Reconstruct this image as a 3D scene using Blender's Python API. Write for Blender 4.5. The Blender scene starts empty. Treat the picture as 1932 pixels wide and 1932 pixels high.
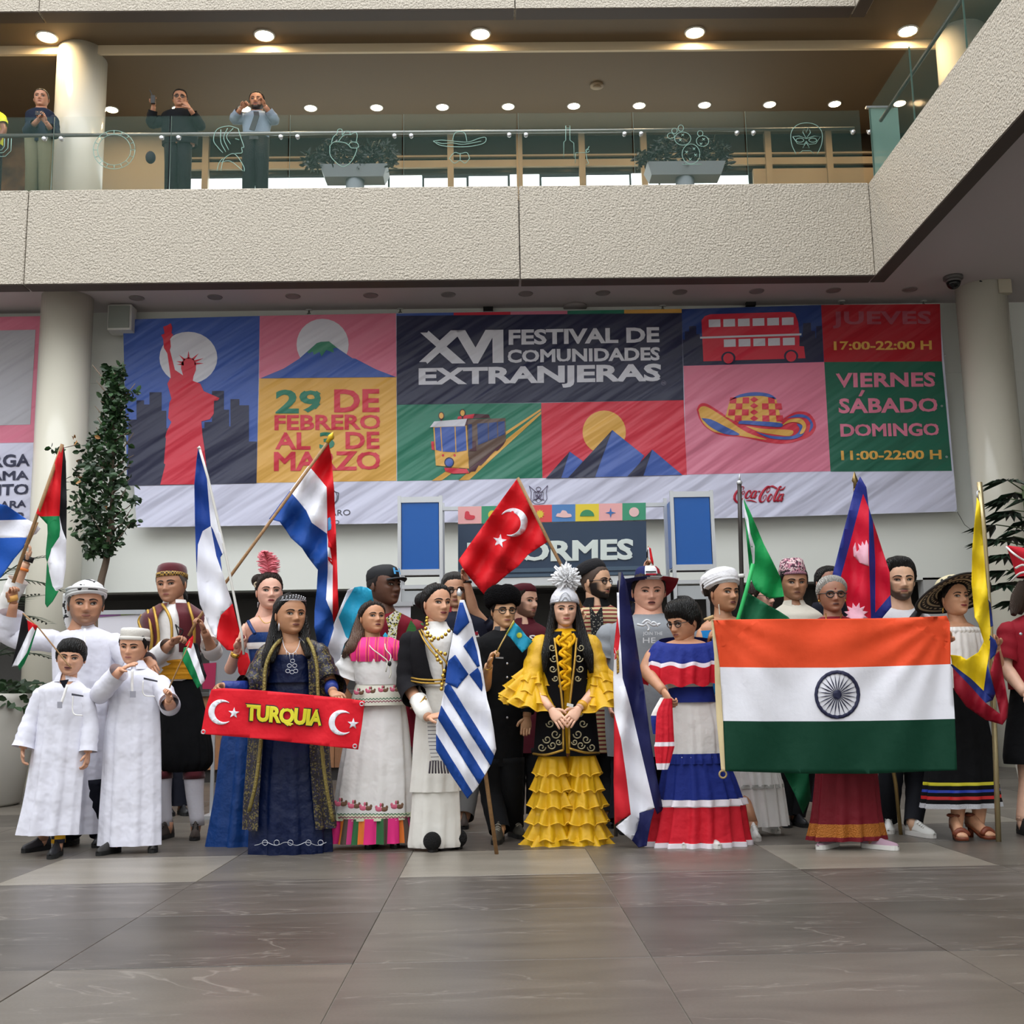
import bpy, bmesh, math, random
import numpy as np
from mathutils import Vector, Matrix
random.seed(7); np.random.seed(7)
scn = bpy.context.scene
COL = scn.collection
# ------------------------------------------------------------------ camera
F = 2130.0; CH = 0.98
YAW, PIT, ROL = 1.05, 9.4, 1.0
def _axes():
    y, p, r = map(math.radians, (YAW, PIT, ROL))
    fw = np.array([math.sin(y)*math.cos(p), math.cos(y)*math.cos(p), math.sin(p)])
    rt = np.array([math.cos(y), -math.sin(y), 0.0])
    up = np.cross(rt, fw)
    rt2 = rt*math.cos(r) - up*math.sin(r)
    return fw, rt2, np.cross(rt2, fw)
FW, RT, UP = _axes()
CAM = np.array([0, 0, CH])
cd = bpy.data.cameras.new('camera'); co = bpy.data.objects.new('camera', cd); COL.objects.link(co)
cd.sensor_width = 36.0; cd.lens = 36.0*F/1932.0; cd.clip_end = 200
co.matrix_world = Matrix(((RT[0], UP[0], -FW[0], 0), (RT[1], UP[1], -FW[1], 0), (RT[2], UP[2], -FW[2], CH), (0, 0, 0, 1)))
scn.camera = co
# ------------------------------------------------------------------ sky (overcast daylight through the open atrium roof) and exposure
wd = bpy.data.worlds.new('sky'); scn.world = wd; wd.use_nodes = True
wn = wd.node_tree.nodes; wl = wd.node_tree.links
_tc = wn.new('ShaderNodeTexCoord'); _sx = wn.new('ShaderNodeSeparateXYZ'); _mr = wn.new('ShaderNodeMapRange')
wl.new(_tc.outputs['Generated'], _sx.inputs[0]); wl.new(_sx.outputs['Z'], _mr.inputs['Value'])
_mr.inputs['From Min'].default_value = 0; _mr.inputs['From Max'].default_value = 1
_mr.inputs['To Min'].default_value = 0.9; _mr.inputs['To Max'].default_value = 2.0
wl.new(_mr.outputs[0], wn['Background'].inputs['Strength'])
wn['Background'].inputs['Color'].default_value = (0.93, 0.96, 1.0, 1)
vs = scn.view_settings
vs.view_transform = 'Standard'; vs.look = 'None'; vs.gamma = 1; vs.use_curve_mapping = False
vs.exposure = 1.02
try:
    cy = scn.cycles; cy.max_bounces = 6; cy.diffuse_bounces = 3; cy.glossy_bounces = 2; cy.transmission_bounces = 3; cy.transparent_max_bounces = 10
except AttributeError: pass
# ------------------------------------------------------------------ projection helpers (pixel of the 1932 frame -> point of the place)
def ray(u, v): return FW*F + RT*(u-966) - UP*(v-966)
def atY(u, v, Y):
    d = ray(u, v); return CAM + d*(Y/d[1])
def atZ(u, v, Z):
    d = ray(u, v); return CAM + d*((Z-CH)/d[2])
def mpp(Y): return Y/F*1.0
def proj(P):
    d = np.asarray(P, float)-CAM; w = d@FW; return 966+F*(d@RT)/w, 966-F*(d@UP)/w
# ------------------------------------------------------------------ colours and materials
def lin(c):
    if isinstance(c, str):
        c = c.lstrip('#'); c = [int(c[i:i+2], 16)/255 for i in (0, 2, 4)]
    return tuple((x/12.92 if x <= 0.04045 else ((x+0.055)/1.055)**2.4) for x in c[:3])
_M = {}
def mat(name, col, rough=0.7, metal=0.0, bump=None, var=None, trans=None, alpha=None, emit=None, spec=None, sheen=0, beard=None):
    """bump=(scale,strength,distance[,kind]); var=(scale,amount[,second colour])"""
    if name in _M: return _M[name]
    m = bpy.data.materials.new(name); m.use_nodes = True; nt = m.node_tree; N = nt.nodes; L = nt.links
    b = N['Principled BSDF']; c = lin(col)
    b.inputs['Base Color'].default_value = (*c, 1); b.inputs['Roughness'].default_value = rough; b.inputs['Metallic'].default_value = metal
    if spec is not None: b.inputs['Specular IOR Level'].default_value = spec
    if sheen: b.inputs['Sheen Weight'].default_value = sheen
    if trans: b.inputs['Transmission Weight'].default_value = trans
    if alpha is not None: b.inputs['Alpha'].default_value = alpha
    if emit: b.inputs['Emission Color'].default_value = (*lin(emit[0]), 1); b.inputs['Emission Strength'].default_value = emit[1]
    csock = None
    if var or bump or beard:
        tc = N.new('ShaderNodeTexCoord')
    if var:
        n = N.new('ShaderNodeTexNoise'); n.inputs['Scale'].default_value = var[0]; n.inputs['Detail'].default_value = 4
        L.new(tc.outputs['Object'], n.inputs['Vector'])
        mx = N.new('ShaderNodeMix'); mx.data_type = 'RGBA'
        mx.inputs[6].default_value = (*c, 1)
        c2 = lin(var[2]) if len(var) > 2 else tuple(x*(1-var[1]) for x in c)
        mx.inputs[7].default_value = (*c2, 1)
        rp = N.new('ShaderNodeMapRange'); rp.inputs['From Min'].default_value = 0.35; rp.inputs['From Max'].default_value = 0.65
        L.new(n.outputs[0], rp.inputs['Value']); L.new(rp.outputs[0], mx.inputs[0]); csock = mx.outputs[2]
    if beard:
        at = N.new('ShaderNodeAttribute'); at.attribute_name = 'beard'
        mx2 = N.new('ShaderNodeMix'); mx2.data_type = 'RGBA'
        if csock: L.new(csock, mx2.inputs[6])
        else: mx2.inputs[6].default_value = (*c, 1)
        mx2.inputs[7].default_value = (*lin(beard), 1); L.new(at.outputs['Fac'], mx2.inputs[0]); csock = mx2.outputs[2]
    if csock: L.new(csock, b.inputs['Base Color'])
    if bump:
        kind = bump[3] if len(bump) > 3 else 'noise'
        if kind == 'voronoi':
            t = N.new('ShaderNodeTexVoronoi'); t.inputs['Scale'].default_value = bump[0]; o = t.outputs['Distance']
        elif kind == 'wave':
            t = N.new('ShaderNodeTexWave'); t.inputs['Scale'].default_value = bump[0]; t.inputs['Distortion'].default_value = 6; t.inputs['Detail'].default_value = 3
            t.inputs['Detail Scale'].default_value = 1.5; o = t.outputs['Fac']
        else:
            t = N.new('ShaderNodeTexNoise'); t.inputs['Scale'].default_value = bump[0]; t.inputs['Detail'].default_value = 3; o = t.outputs[0]
        L.new(tc.outputs['Object'], t.inputs['Vector'])
        bp = N.new('ShaderNodeBump'); bp.inputs['Strength'].default_value = bump[1]; bp.inputs['Distance'].default_value = bump[2]
        L.new(o, bp.inputs['Height']); L.new(bp.outputs[0], b.inputs['Normal'])
    _M[name] = m
    return m
def fabric(name, col, rough=0.8, s=14, k=0.5, d=0.012, **kw): return mat(name, col, rough, bump=(s, k, d), **{'spec': 0.22, **kw})
def satin(name, col): return mat(name, col, 0.42, bump=(9, 0.8, 0.03), spec=0.3)
# ------------------------------------------------------------------ mesh building
class MB:
    def __init__(s): s.v = []; s.f = []; s.m = []; s.n = 0
    def add(s, V, Fc, mi=0):
        V = np.asarray(V, float).reshape(-1, 3); o = s.n
        s.v.append(V); s.n += len(V)
        if isinstance(mi, (list, tuple, np.ndarray)): s.m += list(mi)
        else: s.m += [mi]*len(Fc)
        s.f += [tuple(i+o for i in f) for f in Fc]
        return s
    def verts(s): return np.concatenate(s.v) if s.v else np.zeros((0, 3))
def link(o, parent=None):
    COL.objects.link(o)
    if parent is not None: o.parent = parent
    return o
def mk(name, mb, mats, parent=None, smooth=True, loc=None, attr=None):
    """one mesh object; vertices are in place coordinates, the origin sits at the parent's (or at loc)"""
    if not isinstance(mats, (list, tuple)): mats = [mats]
    me = bpy.data.meshes.new(name)
    V = mb.verts()
    org = np.zeros(3)
    if parent is not None: org = np.array(parent['_o'])
    elif loc is not None: org = np.array(loc, float)
    me.from_pydata((V-org).tolist(), [], mb.f)
    for m in mats: me.materials.append(m)
    if len(mats) > 1: me.polygons.foreach_set('material_index', mb.m)
    if smooth: me.polygons.foreach_set('use_smooth', [True]*len(me.polygons))
    if attr:
        for k, a in attr.items():
            at = me.attributes.new(k, 'FLOAT', 'POINT'); at.data.foreach_set('value', np.asarray(a, float))
    me.update()
    o = bpy.data.objects.new(name, me)
    link(o, parent)
    if parent is None: o.location = org
    o['_o'] = list(map(float, org))
    return o
def thing(name, label, cat, loc, group=None, kind=None):
    o = bpy.data.objects.new(name, None); COL.objects.link(o); o.empty_display_size = 0.1
    o.location = loc; o['_o'] = [float(x) for x in loc]
    if label: o['label'] = label
    if cat: o['category'] = cat
    if group: o['group'] = group
    if kind: o['kind'] = kind
    return o
def tag(o, label=None, cat=None, group=None, kind=None):
    if label: o['label'] = label
    if cat: o['category'] = cat
    if group: o['group'] = group
    if kind: o['kind'] = kind
    return o
def box(x0, x1, y0, y1, z0, z1):
    V = [(x, y, z) for x in (x0, x1) for y in (y0, y1) for z in (z0, z1)]
    return V, [(0, 1, 3, 2), (4, 6, 7, 5), (0, 4, 5, 1), (2, 3, 7, 6), (0, 2, 6, 4), (1, 5, 7, 3)]
def bevbox(x0, x1, y0, y1, z0, z1, b=0.004):
    """box with chamfered vertical edges and top"""
    pts = [(x0+b, y0), (x1-b, y0), (x1, y0+b), (x1, y1-b), (x1-b, y1), (x0+b, y1), (x0, y1-b), (x0, y0+b)]
    cx, cy = (x0+x1)/2, (y0+y1)/2
    ins = [(x+(cx-x)/max(abs(cx-x), 1e-9)*b, y+(cy-y)/max(abs(cy-y), 1e-9)*b) for x, y in pts]
    V = [(x, y, z0) for x, y in pts]+[(x, y, z1-b) for x, y in pts]+[(x, y, z1) for x, y in ins]
    n = 8; Fc = []
    for r in range(2):
        for i in range(n): Fc.append((r*n+i, r*n+(i+1) % n, (r+1)*n+(i+1) % n, (r+1)*n+i))
    Fc += [tuple(range(2*n, 3*n)), tuple(range(n-1, -1, -1))]
    return V, Fc
def loft(rings, closed=True, caps=(True, True)):
    R = [np.asarray(r, float) for r in rings]; n = len(R[0]); V = np.concatenate(R); Fc = []
    for k in range(len(R)-1):
        for i in range(n if closed else n-1):
            j = (i+1) % n
            Fc.append((k*n+i, k*n+j, (k+1)*n+j, (k+1)*n+i))
    if closed and caps[0]: Fc.append(tuple(range(n-1, -1, -1)))
    if closed and caps[1]: Fc.append(tuple(range((len(R)-1)*n, len(R)*n)))
    return V, Fc
def _frames(P):
    P = np.asarray(P, float); T = np.gradient(P, axis=0)
    T /= np.maximum(np.linalg.norm(T, axis=1), 1e-9)[:, None]
    ref = np.array([0, 1.0, 0]) if abs(T[0][1]) < 0.9 else np.array([1.0, 0, 0])
    A = []; a = np.cross(T[0], ref); a /= np.linalg.norm(a)
    for t in T:
        a = a-t*np.dot(a, t); a /= max(np.linalg.norm(a), 1e-9); A.append(a.copy())
    A = np.array(A); B = np.cross(T, A)
    return P, A, B
def tube(path, rad, n=10, caps=(True, True), flat=1.0):
    """swept tube; rad may be a list, flat squashes along the second frame axis"""
    P, A, B = _frames(path)
    rad = np.broadcast_to(np.asarray(rad, float), (len(P),))
    th = np.linspace(0, 2*math.pi, n, endpoint=False); c, s = np.cos(th), np.sin(th)
    R = [P[k]+rad[k]*(c[:, None]*A[k]+flat*s[:, None]*B[k]) for k in range(len(P))]
    return loft(R, True, caps)
def smooth_path(pts, n=12):
    """Catmull-Rom through points"""
    P = [np.asarray(p, float) for p in pts]
    P = [2*P[0]-P[1]]+P+[2*P[-1]-P[-2]]; out = []
    for i in range(1, len(P)-2):
        for t in np.linspace(0, 1, n, endpoint=False):
            a, b, c, d = P[i-1], P[i], P[i+1], P[i+2]
            out.append(0.5*((2*b)+(c-a)*t+(2*a-5*b+4*c-d)*t*t+(3*b-a-3*c+d)*t**3))
    out.append(P[-2]); return np.array(out)
def ellipsoid(c, r, nu=16, nv=10, M=None):
    V = [];
    for k in range(nv+1):
        ph = math.pi*k/nv
        for i in range(nu):
            th = 2*math.pi*i/nu; V.append((math.sin(ph)*math.cos(th)*r[0], math.sin(ph)*math.sin(th)*r[1], math.cos(ph)*r[2]))
    V = np.array(V)
    if M is not None: V = V@np.asarray(M).T
    V = V+np.asarray(c)
    Fc = [(k*nu+i, (k+1)*nu+i, (k+1)*nu+(i+1) % nu, k*nu+(i+1) % nu) for k in range(nv) for i in range(nu)]
    return V, Fc
def torus(c, R, r, nx=20, nr=6, ax=(0, 1, 0), sx=1.0):
    ax = np.asarray(ax, float); ax /= np.linalg.norm(ax)
    u = np.cross(ax, [0, 0, 1.0])
    if np.linalg.norm(u) < 1e-3: u = np.array([1.0, 0, 0])
    u /= np.linalg.norm(u); w = np.cross(ax, u); V = []
    for i in range(nx):
        t = 2*math.pi*i/nx; d = u*math.cos(t)+w*math.sin(t)
        for j in range(nr):
            p = 2*math.pi*j/nr; V.append(np.asarray(c)+d*(R+r*math.cos(p))+ax*r*math.sin(p))
    Fc = [(i*nr+j, ((i+1) % nx)*nr+j, ((i+1) % nx)*nr+(j+1) % nr, i*nr+(j+1) % nr) for i in range(nx) for j in range(nr)]
    return V, Fc
def slab(pts, thick=(0, 0.01, 0)):
    """polygon of 3D points given a thickness vector (pts is the front)"""
    P = np.asarray(pts, float); n = len(P); Q = P+np.asarray(thick)
    V = np.concatenate([P, Q]); Fc = [tuple(range(n)), tuple(range(2*n-1, n-1, -1))]
    Fc += [((i+1) % n, i, n+i, n+(i+1) % n) for i in range(n)]
    return V, Fc
def disc_poly(cu, cv, ru, rv=None, n=28, a0=0, a1=2*math.pi):
    rv = ru if rv is None else rv
    return [(cu+ru*math.cos(a0+(a1-a0)*i/n), cv+rv*math.sin(a0+(a1-a0)*i/n)) for i in range(n if abs(a1-a0) > 6.2 else n+1)]
def K(x0, y0, s):
    return lambda pts: [(x0+x/s, y0+y/s) for x, y in pts]
def star_poly(cu, cv, r, n=5, inner=0.382, rot=-math.pi/2):
    return [(cu+(r if i % 2 == 0 else r*inner)*math.cos(rot+i*math.pi/n), cv+(r if i % 2 == 0 else r*inner)*math.sin(rot+i*math.pi/n)) for i in range(2*n)]
# ------------------------------------------------------------------ lettering
_TX = {}
def glyphs(body, bold=0.0, shear=0.0, space=1.0):
    key = (body, bold, shear, space)
    if key not in _TX:
        cu = bpy.data.curves.new('t', 'FONT'); cu.body = body; cu.bevel_depth = bold; cu.bevel_resolution = 0; cu.shear = shear; cu.space_character = space; cu.resolution_u = 3
        ob = bpy.data.objects.new('t', cu); COL.objects.link(ob)
        dg = bpy.context.evaluated_depsgraph_get(); me = bpy.data.meshes.new_from_object(ob.evaluated_get(dg))
        V = np.array([v.co[:] for v in me.vertices]); Fc = [tuple(p.vertices) for p in me.polygons]
        if bold:   # drop spikes that the emboldening throws at sharp corners
            cu.bevel_depth = 0; bpy.context.view_layer.update(); dg = bpy.context.evaluated_depsgraph_get(); m0 = bpy.data.meshes.new_from_object(ob.evaluated_get(dg))
            B = np.array([v.co[:] for v in m0.vertices]); lo, hi = B.min(0)-bold*1.02, B.max(0)+bold*1.02; bpy.data.meshes.remove(m0)
            ok = ((V[:, :2] >= lo[:2]) & (V[:, :2] <= hi[:2])).all(1); Fc = [f for f in Fc if all(ok[i] for i in f)]
            ix = np.cumsum(ok)-1; Fc = [tuple(int(ix[i]) for i in f) for f in Fc]; V = V[ok]
        bpy.data.objects.remove(ob); bpy.data.curves.remove(cu); bpy.data.meshes.remove(me)
        _TX[key] = (V, Fc)
    return _TX[key]
def text(body, quad, place, m, parent, bold=0.03, shear=0.0, space=1.0, name='lettering'):
    """quad: TL,TR,BR,BL pixels; place(u,v) -> point"""
    V, Fc = glyphs(body, bold, shear, space)
    mn = V.min(0); mx = V.max(0); s = (V[:, 0]-mn[0])/(mx[0]-mn[0]); t = (V[:, 1]-mn[1])/(mx[1]-mn[1])
    q = np.array(quad, float)
    uv = ((1-s)*(t))[:, None]*q[0]+(s*t)[:, None]*q[1]+(s*(1-t))[:, None]*q[2]+((1-s)*(1-t))[:, None]*q[3]
    W = np.array([place(a, b) for a, b in uv])
    W[:, 1] -= (V[:, 2]-mn[2])*0.02
    return mk(name, MB().add(W, Fc), m, parent, smooth=False)
# ================================================================== THE BUILDING
def stone_mat(name, base, light, seed):
    m = bpy.data.materials.new(name); m.use_nodes = True; N = m.node_tree.nodes; L = m.node_tree.links; b = N['Principled BSDF']
    tc = N.new('ShaderNodeTexCoord'); mp = N.new('ShaderNodeMapping'); mp.inputs['Location'].default_value = (seed*3.1, seed*1.7, seed)
    L.new(tc.outputs['Object'], mp.inputs[0])
    n1 = N.new('ShaderNodeTexNoise'); n1.inputs['Scale'].default_value = 2.2; n1.inputs['Detail'].default_value = 6; n1.inputs['Distortion'].default_value = 0.6
    mp2 = N.new('ShaderNodeMapping'); mp2.inputs['Scale'].default_value = (0.6, 2.4, 1); L.new(mp.outputs[0], mp2.inputs[0])
    L.new(mp2.outputs[0], n1.inputs['Vector'])
    n2 = N.new('ShaderNodeTexNoise'); n2.inputs['Scale'].default_value = 90; n2.inputs['Detail'].default_value = 2; L.new(mp.outputs[0], n2.inputs['Vector'])
    r1 = N.new('ShaderNodeValToRGB'); r1.color_ramp.elements[0].position = 0.3; r1.color_ramp.elements[1].position = 0.72
    r1.color_ramp.elements[0].color = (*lin(base), 1); r1.color_ramp.elements[1].color = (*lin(light), 1); L.new(n1.outputs[0], r1.inputs[0])
    # veins: thin ridge of a distorted noise
    n3 = N.new('ShaderNodeTexNoise'); n3.inputs['Scale'].default_value = 0.9; n3.inputs['Detail'].default_value = 5; n3.inputs['Distortion'].default_value = 1.2
    mp3 = N.new('ShaderNodeMapping'); mp3.inputs['Scale'].default_value = (0.55, 2.2, 1); mp3.inputs['Rotation'].default_value = (0, 0, 0.16); L.new(mp.outputs[0], mp3.inputs[0]); L.new(mp3.outputs[0], n3.inputs['Vector'])
    s1 = N.new('ShaderNodeMath'); s1.operation = 'SUBTRACT'; s1.inputs[1].default_value = 0.5; L.new(n3.outputs[0], s1.inputs[0])
    ab = N.new('ShaderNodeMath'); ab.operation = 'ABSOLUTE'; L.new(s1.outputs[0], ab.inputs[0])
    mr = N.new('ShaderNodeMapRange'); mr.inputs['From Min'].default_value = 0.0; mr.inputs['From Max'].default_value = 0.006; mr.inputs['To Min'].default_value = 0.28; mr.inputs['To Max'].default_value = 0
    L.new(ab.outputs[0], mr.inputs['Value'])
    mx = N.new('ShaderNodeMix'); mx.data_type = 'RGBA'; mx.inputs[7].default_value = (*lin('#b5ada2'), 1); L.new(mr.outputs[0], mx.inputs[0]); L.new(r1.outputs[0], mx.inputs[6])
    mg = N.new('ShaderNodeMix'); mg.data_type = 'RGBA'; mg.blend_type = 'MULTIPLY'; mg.inputs[0].default_value = 0.35
    L.new(mx.outputs[2], mg.inputs[6]); L.new(n2.outputs[0], mg.inputs[7]); L.new(mg.outputs[2], b.inputs['Base Color'])
    b.inputs['Roughness'].default_value = 0.36; b.inputs['Specular IOR Level'].default_value = 0.45
    bp = N.new('ShaderNodeBump'); bp.inputs['Strength'].default_value = 0.12; bp.inputs['Distance'].default_value = 0.004; L.new(n1.outputs[0], bp.inputs['Height']); L.new(bp.outputs[0], b.inputs['Normal'])
    return m
M_white = mat('white_paint', '#d9d8d3', 0.8)
M_wallw = mat('bulkhead_paint', '#eff1ea', 0.85, bump=(60, 0.1, 0.002))
M_soffit = mat('soffit_paint', '#c4bbba', 0.8)
M_col = mat('column_gloss', '#e6e2d2', 0.2)
M_peb = mat('pebble_dash', '#d4cbbc', 0.9, bump=(36, 1.0, 0.05), var=(60, 0.3, '#b4ab9c'))
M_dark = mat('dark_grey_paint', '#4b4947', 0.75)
M_shadebracket = mat('dark_brown_shade_bracket', '#4a3f38', 0.7)
M_ceilb = mat('brown_ceiling', '#665640', 0.75)
M_cream = mat('cream_paint', '#c9b899', 0.7)
M_alu = mat('aluminium', '#c9ccd0', 0.35, 0.7)
M_black = mat('black_plastic', '#141414', 0.45)
M_glassgreen = mat('balustrade_glass', '#6f9488', 0.06, alpha=0.055, spec=0.25)
M_glassedge = mat('glass_edge_green', '#4a635a', 0.3)
M_steel = mat('steel_rail', '#8a8a86', 0.3, 0.9)
# floor: each stone slab is a piece of its own
flo = thing('floor', None, None, (0, 0, 0), kind='structure')
mk('grout_bed', MB().add(*box(-16, 16, -12, 20, -0.12, -0.006)), mat('grout', '#8f887e', 0.9), flo, False)
TX, TY = 1.135, 1.053
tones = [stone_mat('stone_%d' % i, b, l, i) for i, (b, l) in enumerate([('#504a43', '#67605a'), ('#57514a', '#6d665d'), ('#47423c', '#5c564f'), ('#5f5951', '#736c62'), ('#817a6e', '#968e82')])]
tiles_me = []
for i, tm in enumerate(tones):
    b = MB().add(*bevbox(0.002, TX-0.002, 0.002, TY-0.002, -0.03, 0.0, 0.0015))
    me = bpy.data.meshes.new('stone_slab'); me.from_pydata([tuple(v) for v in b.verts()], [], b.f); me.materials.append(tm); tiles_me.append(me)
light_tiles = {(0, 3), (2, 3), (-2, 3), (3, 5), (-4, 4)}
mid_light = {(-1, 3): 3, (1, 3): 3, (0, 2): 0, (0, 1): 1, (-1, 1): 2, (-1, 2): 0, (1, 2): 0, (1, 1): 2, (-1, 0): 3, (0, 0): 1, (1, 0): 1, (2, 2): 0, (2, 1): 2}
rt_ = random.Random(3)
for i in range(-7, 9):
    for j in range(-4, 13):
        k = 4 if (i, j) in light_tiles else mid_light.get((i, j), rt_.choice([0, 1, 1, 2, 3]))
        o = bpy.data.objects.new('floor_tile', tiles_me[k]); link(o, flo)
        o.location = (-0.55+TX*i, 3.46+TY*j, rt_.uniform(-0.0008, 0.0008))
# bulkhead wall and the dark recess under it
YW = 15.6
tag(mk('wall_back', MB().add(*box(-14, 14, YW, YW+0.3, 2.52, 6.6)), M_wallw, None, False), kind='structure')
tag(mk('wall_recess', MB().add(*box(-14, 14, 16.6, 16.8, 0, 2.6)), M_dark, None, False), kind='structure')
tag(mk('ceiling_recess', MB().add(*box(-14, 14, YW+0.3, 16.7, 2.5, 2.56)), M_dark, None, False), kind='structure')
tag(mk('trim_1', MB().add(*box(-14, 14, YW-0.012, YW+0.3, 5.5, 5.53)), M_wallw, None, False), kind='structure')
# end wall at the side of the recess, with a skirting
tag(mk('wall_side', MB().add(*box(8.4, 14, 15.2, 15.6, 0, 6.55)), M_wallw, None, False), kind='structure')
tag(mk('baseboard_side', MB().add(*box(6.0, 14, 15.55, 15.6, 0, 0.14)), mat('skirting', '#55504c', 0.5), None, False), kind='structure')
tag(mk('wall_low', MB().add(*box(6.0, 8.4, 15.6, 15.8, 0, 2.55)), mat('grey_wall', '#b7b6b4', 0.8), None, False), kind='structure')
# soffit under the gallery
so = MB().add(*box(-14, 14, 13.98, 15.9, 6.55, 6.65)).add(*box(5.18, 14, 0, 13.98, 6.55, 6.65))
tag(mk('ceiling', so, M_soffit, None, False), kind='structure')
# gallery slab, brown ceiling with the stepped cream edge
gs = MB().add(*box(-14, 14, 13.98, 18.6, 7.3, 7.45)).add(*box(5.18, 14, 0, 13.98, 7.3, 7.45))
tag(mk('floor_gallery', gs, mat('gallery_floor', '#8b8378', 0.3), None, False), kind='structure')
gc = MB().add(*box(-14, 14, 13.98, 14.78, 10.2, 10.4)).add(*box(-14, 14, 14.8, 18.6, 10.08, 10.4)).add(*box(5.18, 14, 0, 13.98, 10.2, 10.4))
tag(mk('ceiling_gallery', gc, M_ceilb, None, False), kind='structure')
tag(mk('trim_2', MB().add(*box(-14, 14, 14.76, 14.81, 10.07, 10.2)), M_cream, None, False), kind='structure')
# pebble-dashed parapets: panels with a joint between them
def parapet(name, rects, z0, z1):
    r = thing(name, None, None, (0, 13.8, z0), kind='structure')
    for (x0, x1, y0, y1) in rects:
        mk('parapet_panel', MB().add(*bevbox(x0, x1, y0, y1, z0, z1, 0.012)), M_peb, r, False)
        mk('underside_shade_strip', MB().add(*box(x0+0.01, x1-0.01, y0+0.012, y1+0.05, z0-0.012, z0+0.002)), M_shadebracket, r, False)  # dark strip paints in the shade on the panel's underside
    return r
jx = [-14, -5.92, 0.412, 5.0]
parapet('wall_parapet', [(jx[i]+0.006, jx[i+1]-0.006, 13.8, 14.0) for i in range(3)]+[(5.0, 5.2, 7.4, 13.99), (5.0, 5.2, 0, 7.388)], 6.3, 7.57)
parapet('wall_parapet_upper', [(jx[i]+0.006, jx[i+1]-0.006, 13.8, 14.0) for i in range(3)]+[(5.0, 5.2, 0, 13.99)], 10.1, 11.4)
# columns
def column(x, y, z0, z1, r):
    n = 40; b = MB(); rg = []
    prof = [(r*1.0, z0), (r, z1)]
    for rr, z in prof: rg.append([(x+rr*math.cos(2*math.pi*i/n), y+rr*math.sin(2*math.pi*i/n), z) for i in range(n)])
    return tag(mk('column', b.add(*loft(rg)), M_col, None, True, loc=(x, y, z0)), kind='structure')
column(-5.81, 15.0, 0, 6.56, 0.34); column(6.9, 15.0, 0, 6.56, 0.34)
column(-5.75, 14.95, 7.45, 10.2, 0.34); column(6.75, 14.6, 7.45, 10.2, 0.34)
# glazed partition at the back of the gallery
gw = thing('wall_gallery', None, None, (0, 17.2, 7.45), kind='structure')
M_dg = mat('dark_glazing', '#2b2620', 0.12); M_tan = mat('tan_mullion', '#a5947a', 0.5)
mk('glazing', MB().add(*box(-5.0, 9, 17.25, 17.3, 9.45, 10.08)), M_dg, gw, False)
mk('side_panel', MB().add(*box(-7.0, -5.02, 17.1, 17.3, 7.45, 10.08)), mat('warm_wall', '#bcb09a', 0.8), gw, False)
mk('reflection_panel', MB().add(*box(-14, -7.02, 17.1, 17.3, 7.45, 10.08)), mat('brown_reflection', '#5a3c2a', 0.5, var=(3, 0.5, '#9a6a40')), gw, False)  # brownish reflections painted in as a panel
for z0, z1 in ((9.52, 9.64), (9.70, 9.73)):
    mk('transom', MB().add(*box(-5.0, 9, 17.19, 17.26, z0, z1)), M_tan, gw, False)
for px in (388, 850, 980, 1098, 1215, 1450, 1565):
    X = atY(px, 300, 17.18)[0]
    mk('mullion', MB().add(*box(X-0.05, X+0.05, 17.15, 17.27, 7.45, 10.08)), M_tan, gw, False)
M_day = mat('daylit_pane', '#e8f4f8', 0.3, emit=('#e2f2f6', 1.6))
xs = [-4.9]+[atY(p, 340, 17.2)[0] for p in (733, 798, 882, 960, 1020, 1105, 1190, 1245)]+[4.3]
for i in range(len(xs)-1):
    mk('pane', MB().add(*box(xs[i]+0.02, xs[i+1]-0.02, 17.24, 17.28, 8.3, 9.38+0.03*math.sin(i*2.1))), M_day, gw, False)
mk('bottom_band', MB().add(*box(4.35, 9, 17.2, 17.28, 7.45, 9.45)), M_tan, gw, False)
# atrium walls outside the view; side and rear ones added to block low daylight
tag(mk('wall_left', MB().add(*box(-14.2, -14, -12, 19, 0, 14)), M_white, None, False), kind='structure')
tag(mk('wall_right', MB().add(*box(14, 14.2, -12, 19, 0, 14)), M_white, None, False), kind='structure')
tag(mk('wall_rear_light_block', MB().add(*box(-14, 14, -12.2, -12, 0, 14)), M_white, None, False), kind='structure')
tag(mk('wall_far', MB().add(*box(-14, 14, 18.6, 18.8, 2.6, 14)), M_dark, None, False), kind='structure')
# ------------------------------------------------------------------ downlights
def cyl(c, r, h, n=24, axis=2):
    rg = []
    for z in (0, h):
        ring = []
        for i in range(n):
            a = 2*math.pi*i/n; p = [r*math.cos(a), r*math.sin(a)]; p.insert(axis, z); ring.append(np.array(c)+p)
        rg.append(ring)
    return loft(rg)
M_lamp = mat('lit_lamp', '#fff2d8', 0.4, emit=('#ffdfae', 60)); M_lamp2 = mat('lit_lamp_small', '#fff2d8', 0.4, emit=('#ffdaa4', 50))
M_off = mat('unlit_lamp', '#8c8481', 0.4)
def downlight(x, y, z, r, lit, label, group):
    t = thing('downlight', label, 'ceiling light', (x, y, z), group)
    mk('trim_ring', MB().add(*torus((x, y, z-0.003), r*1.12, r*0.13, 28, 6, (0, 0, 1))), M_white if lit else M_off, t)
    mk('lens', MB().add(*cyl((x, y, z-0.008), r, 0.012)), lit if lit else M_off, t, False)
for k in range(5): downlight(-6.1+3.02*k, 14.54, 10.2, 0.12, M_lamp, 'large lit downlight in front strip of gallery ceiling', 'large gallery downlights')
for k in range(-6, 7): downlight(0.35+1.022*k, 16.3, 10.08, 0.085, M_lamp2, 'small lit downlight in deep part of gallery ceiling', 'small gallery downlights')
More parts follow.
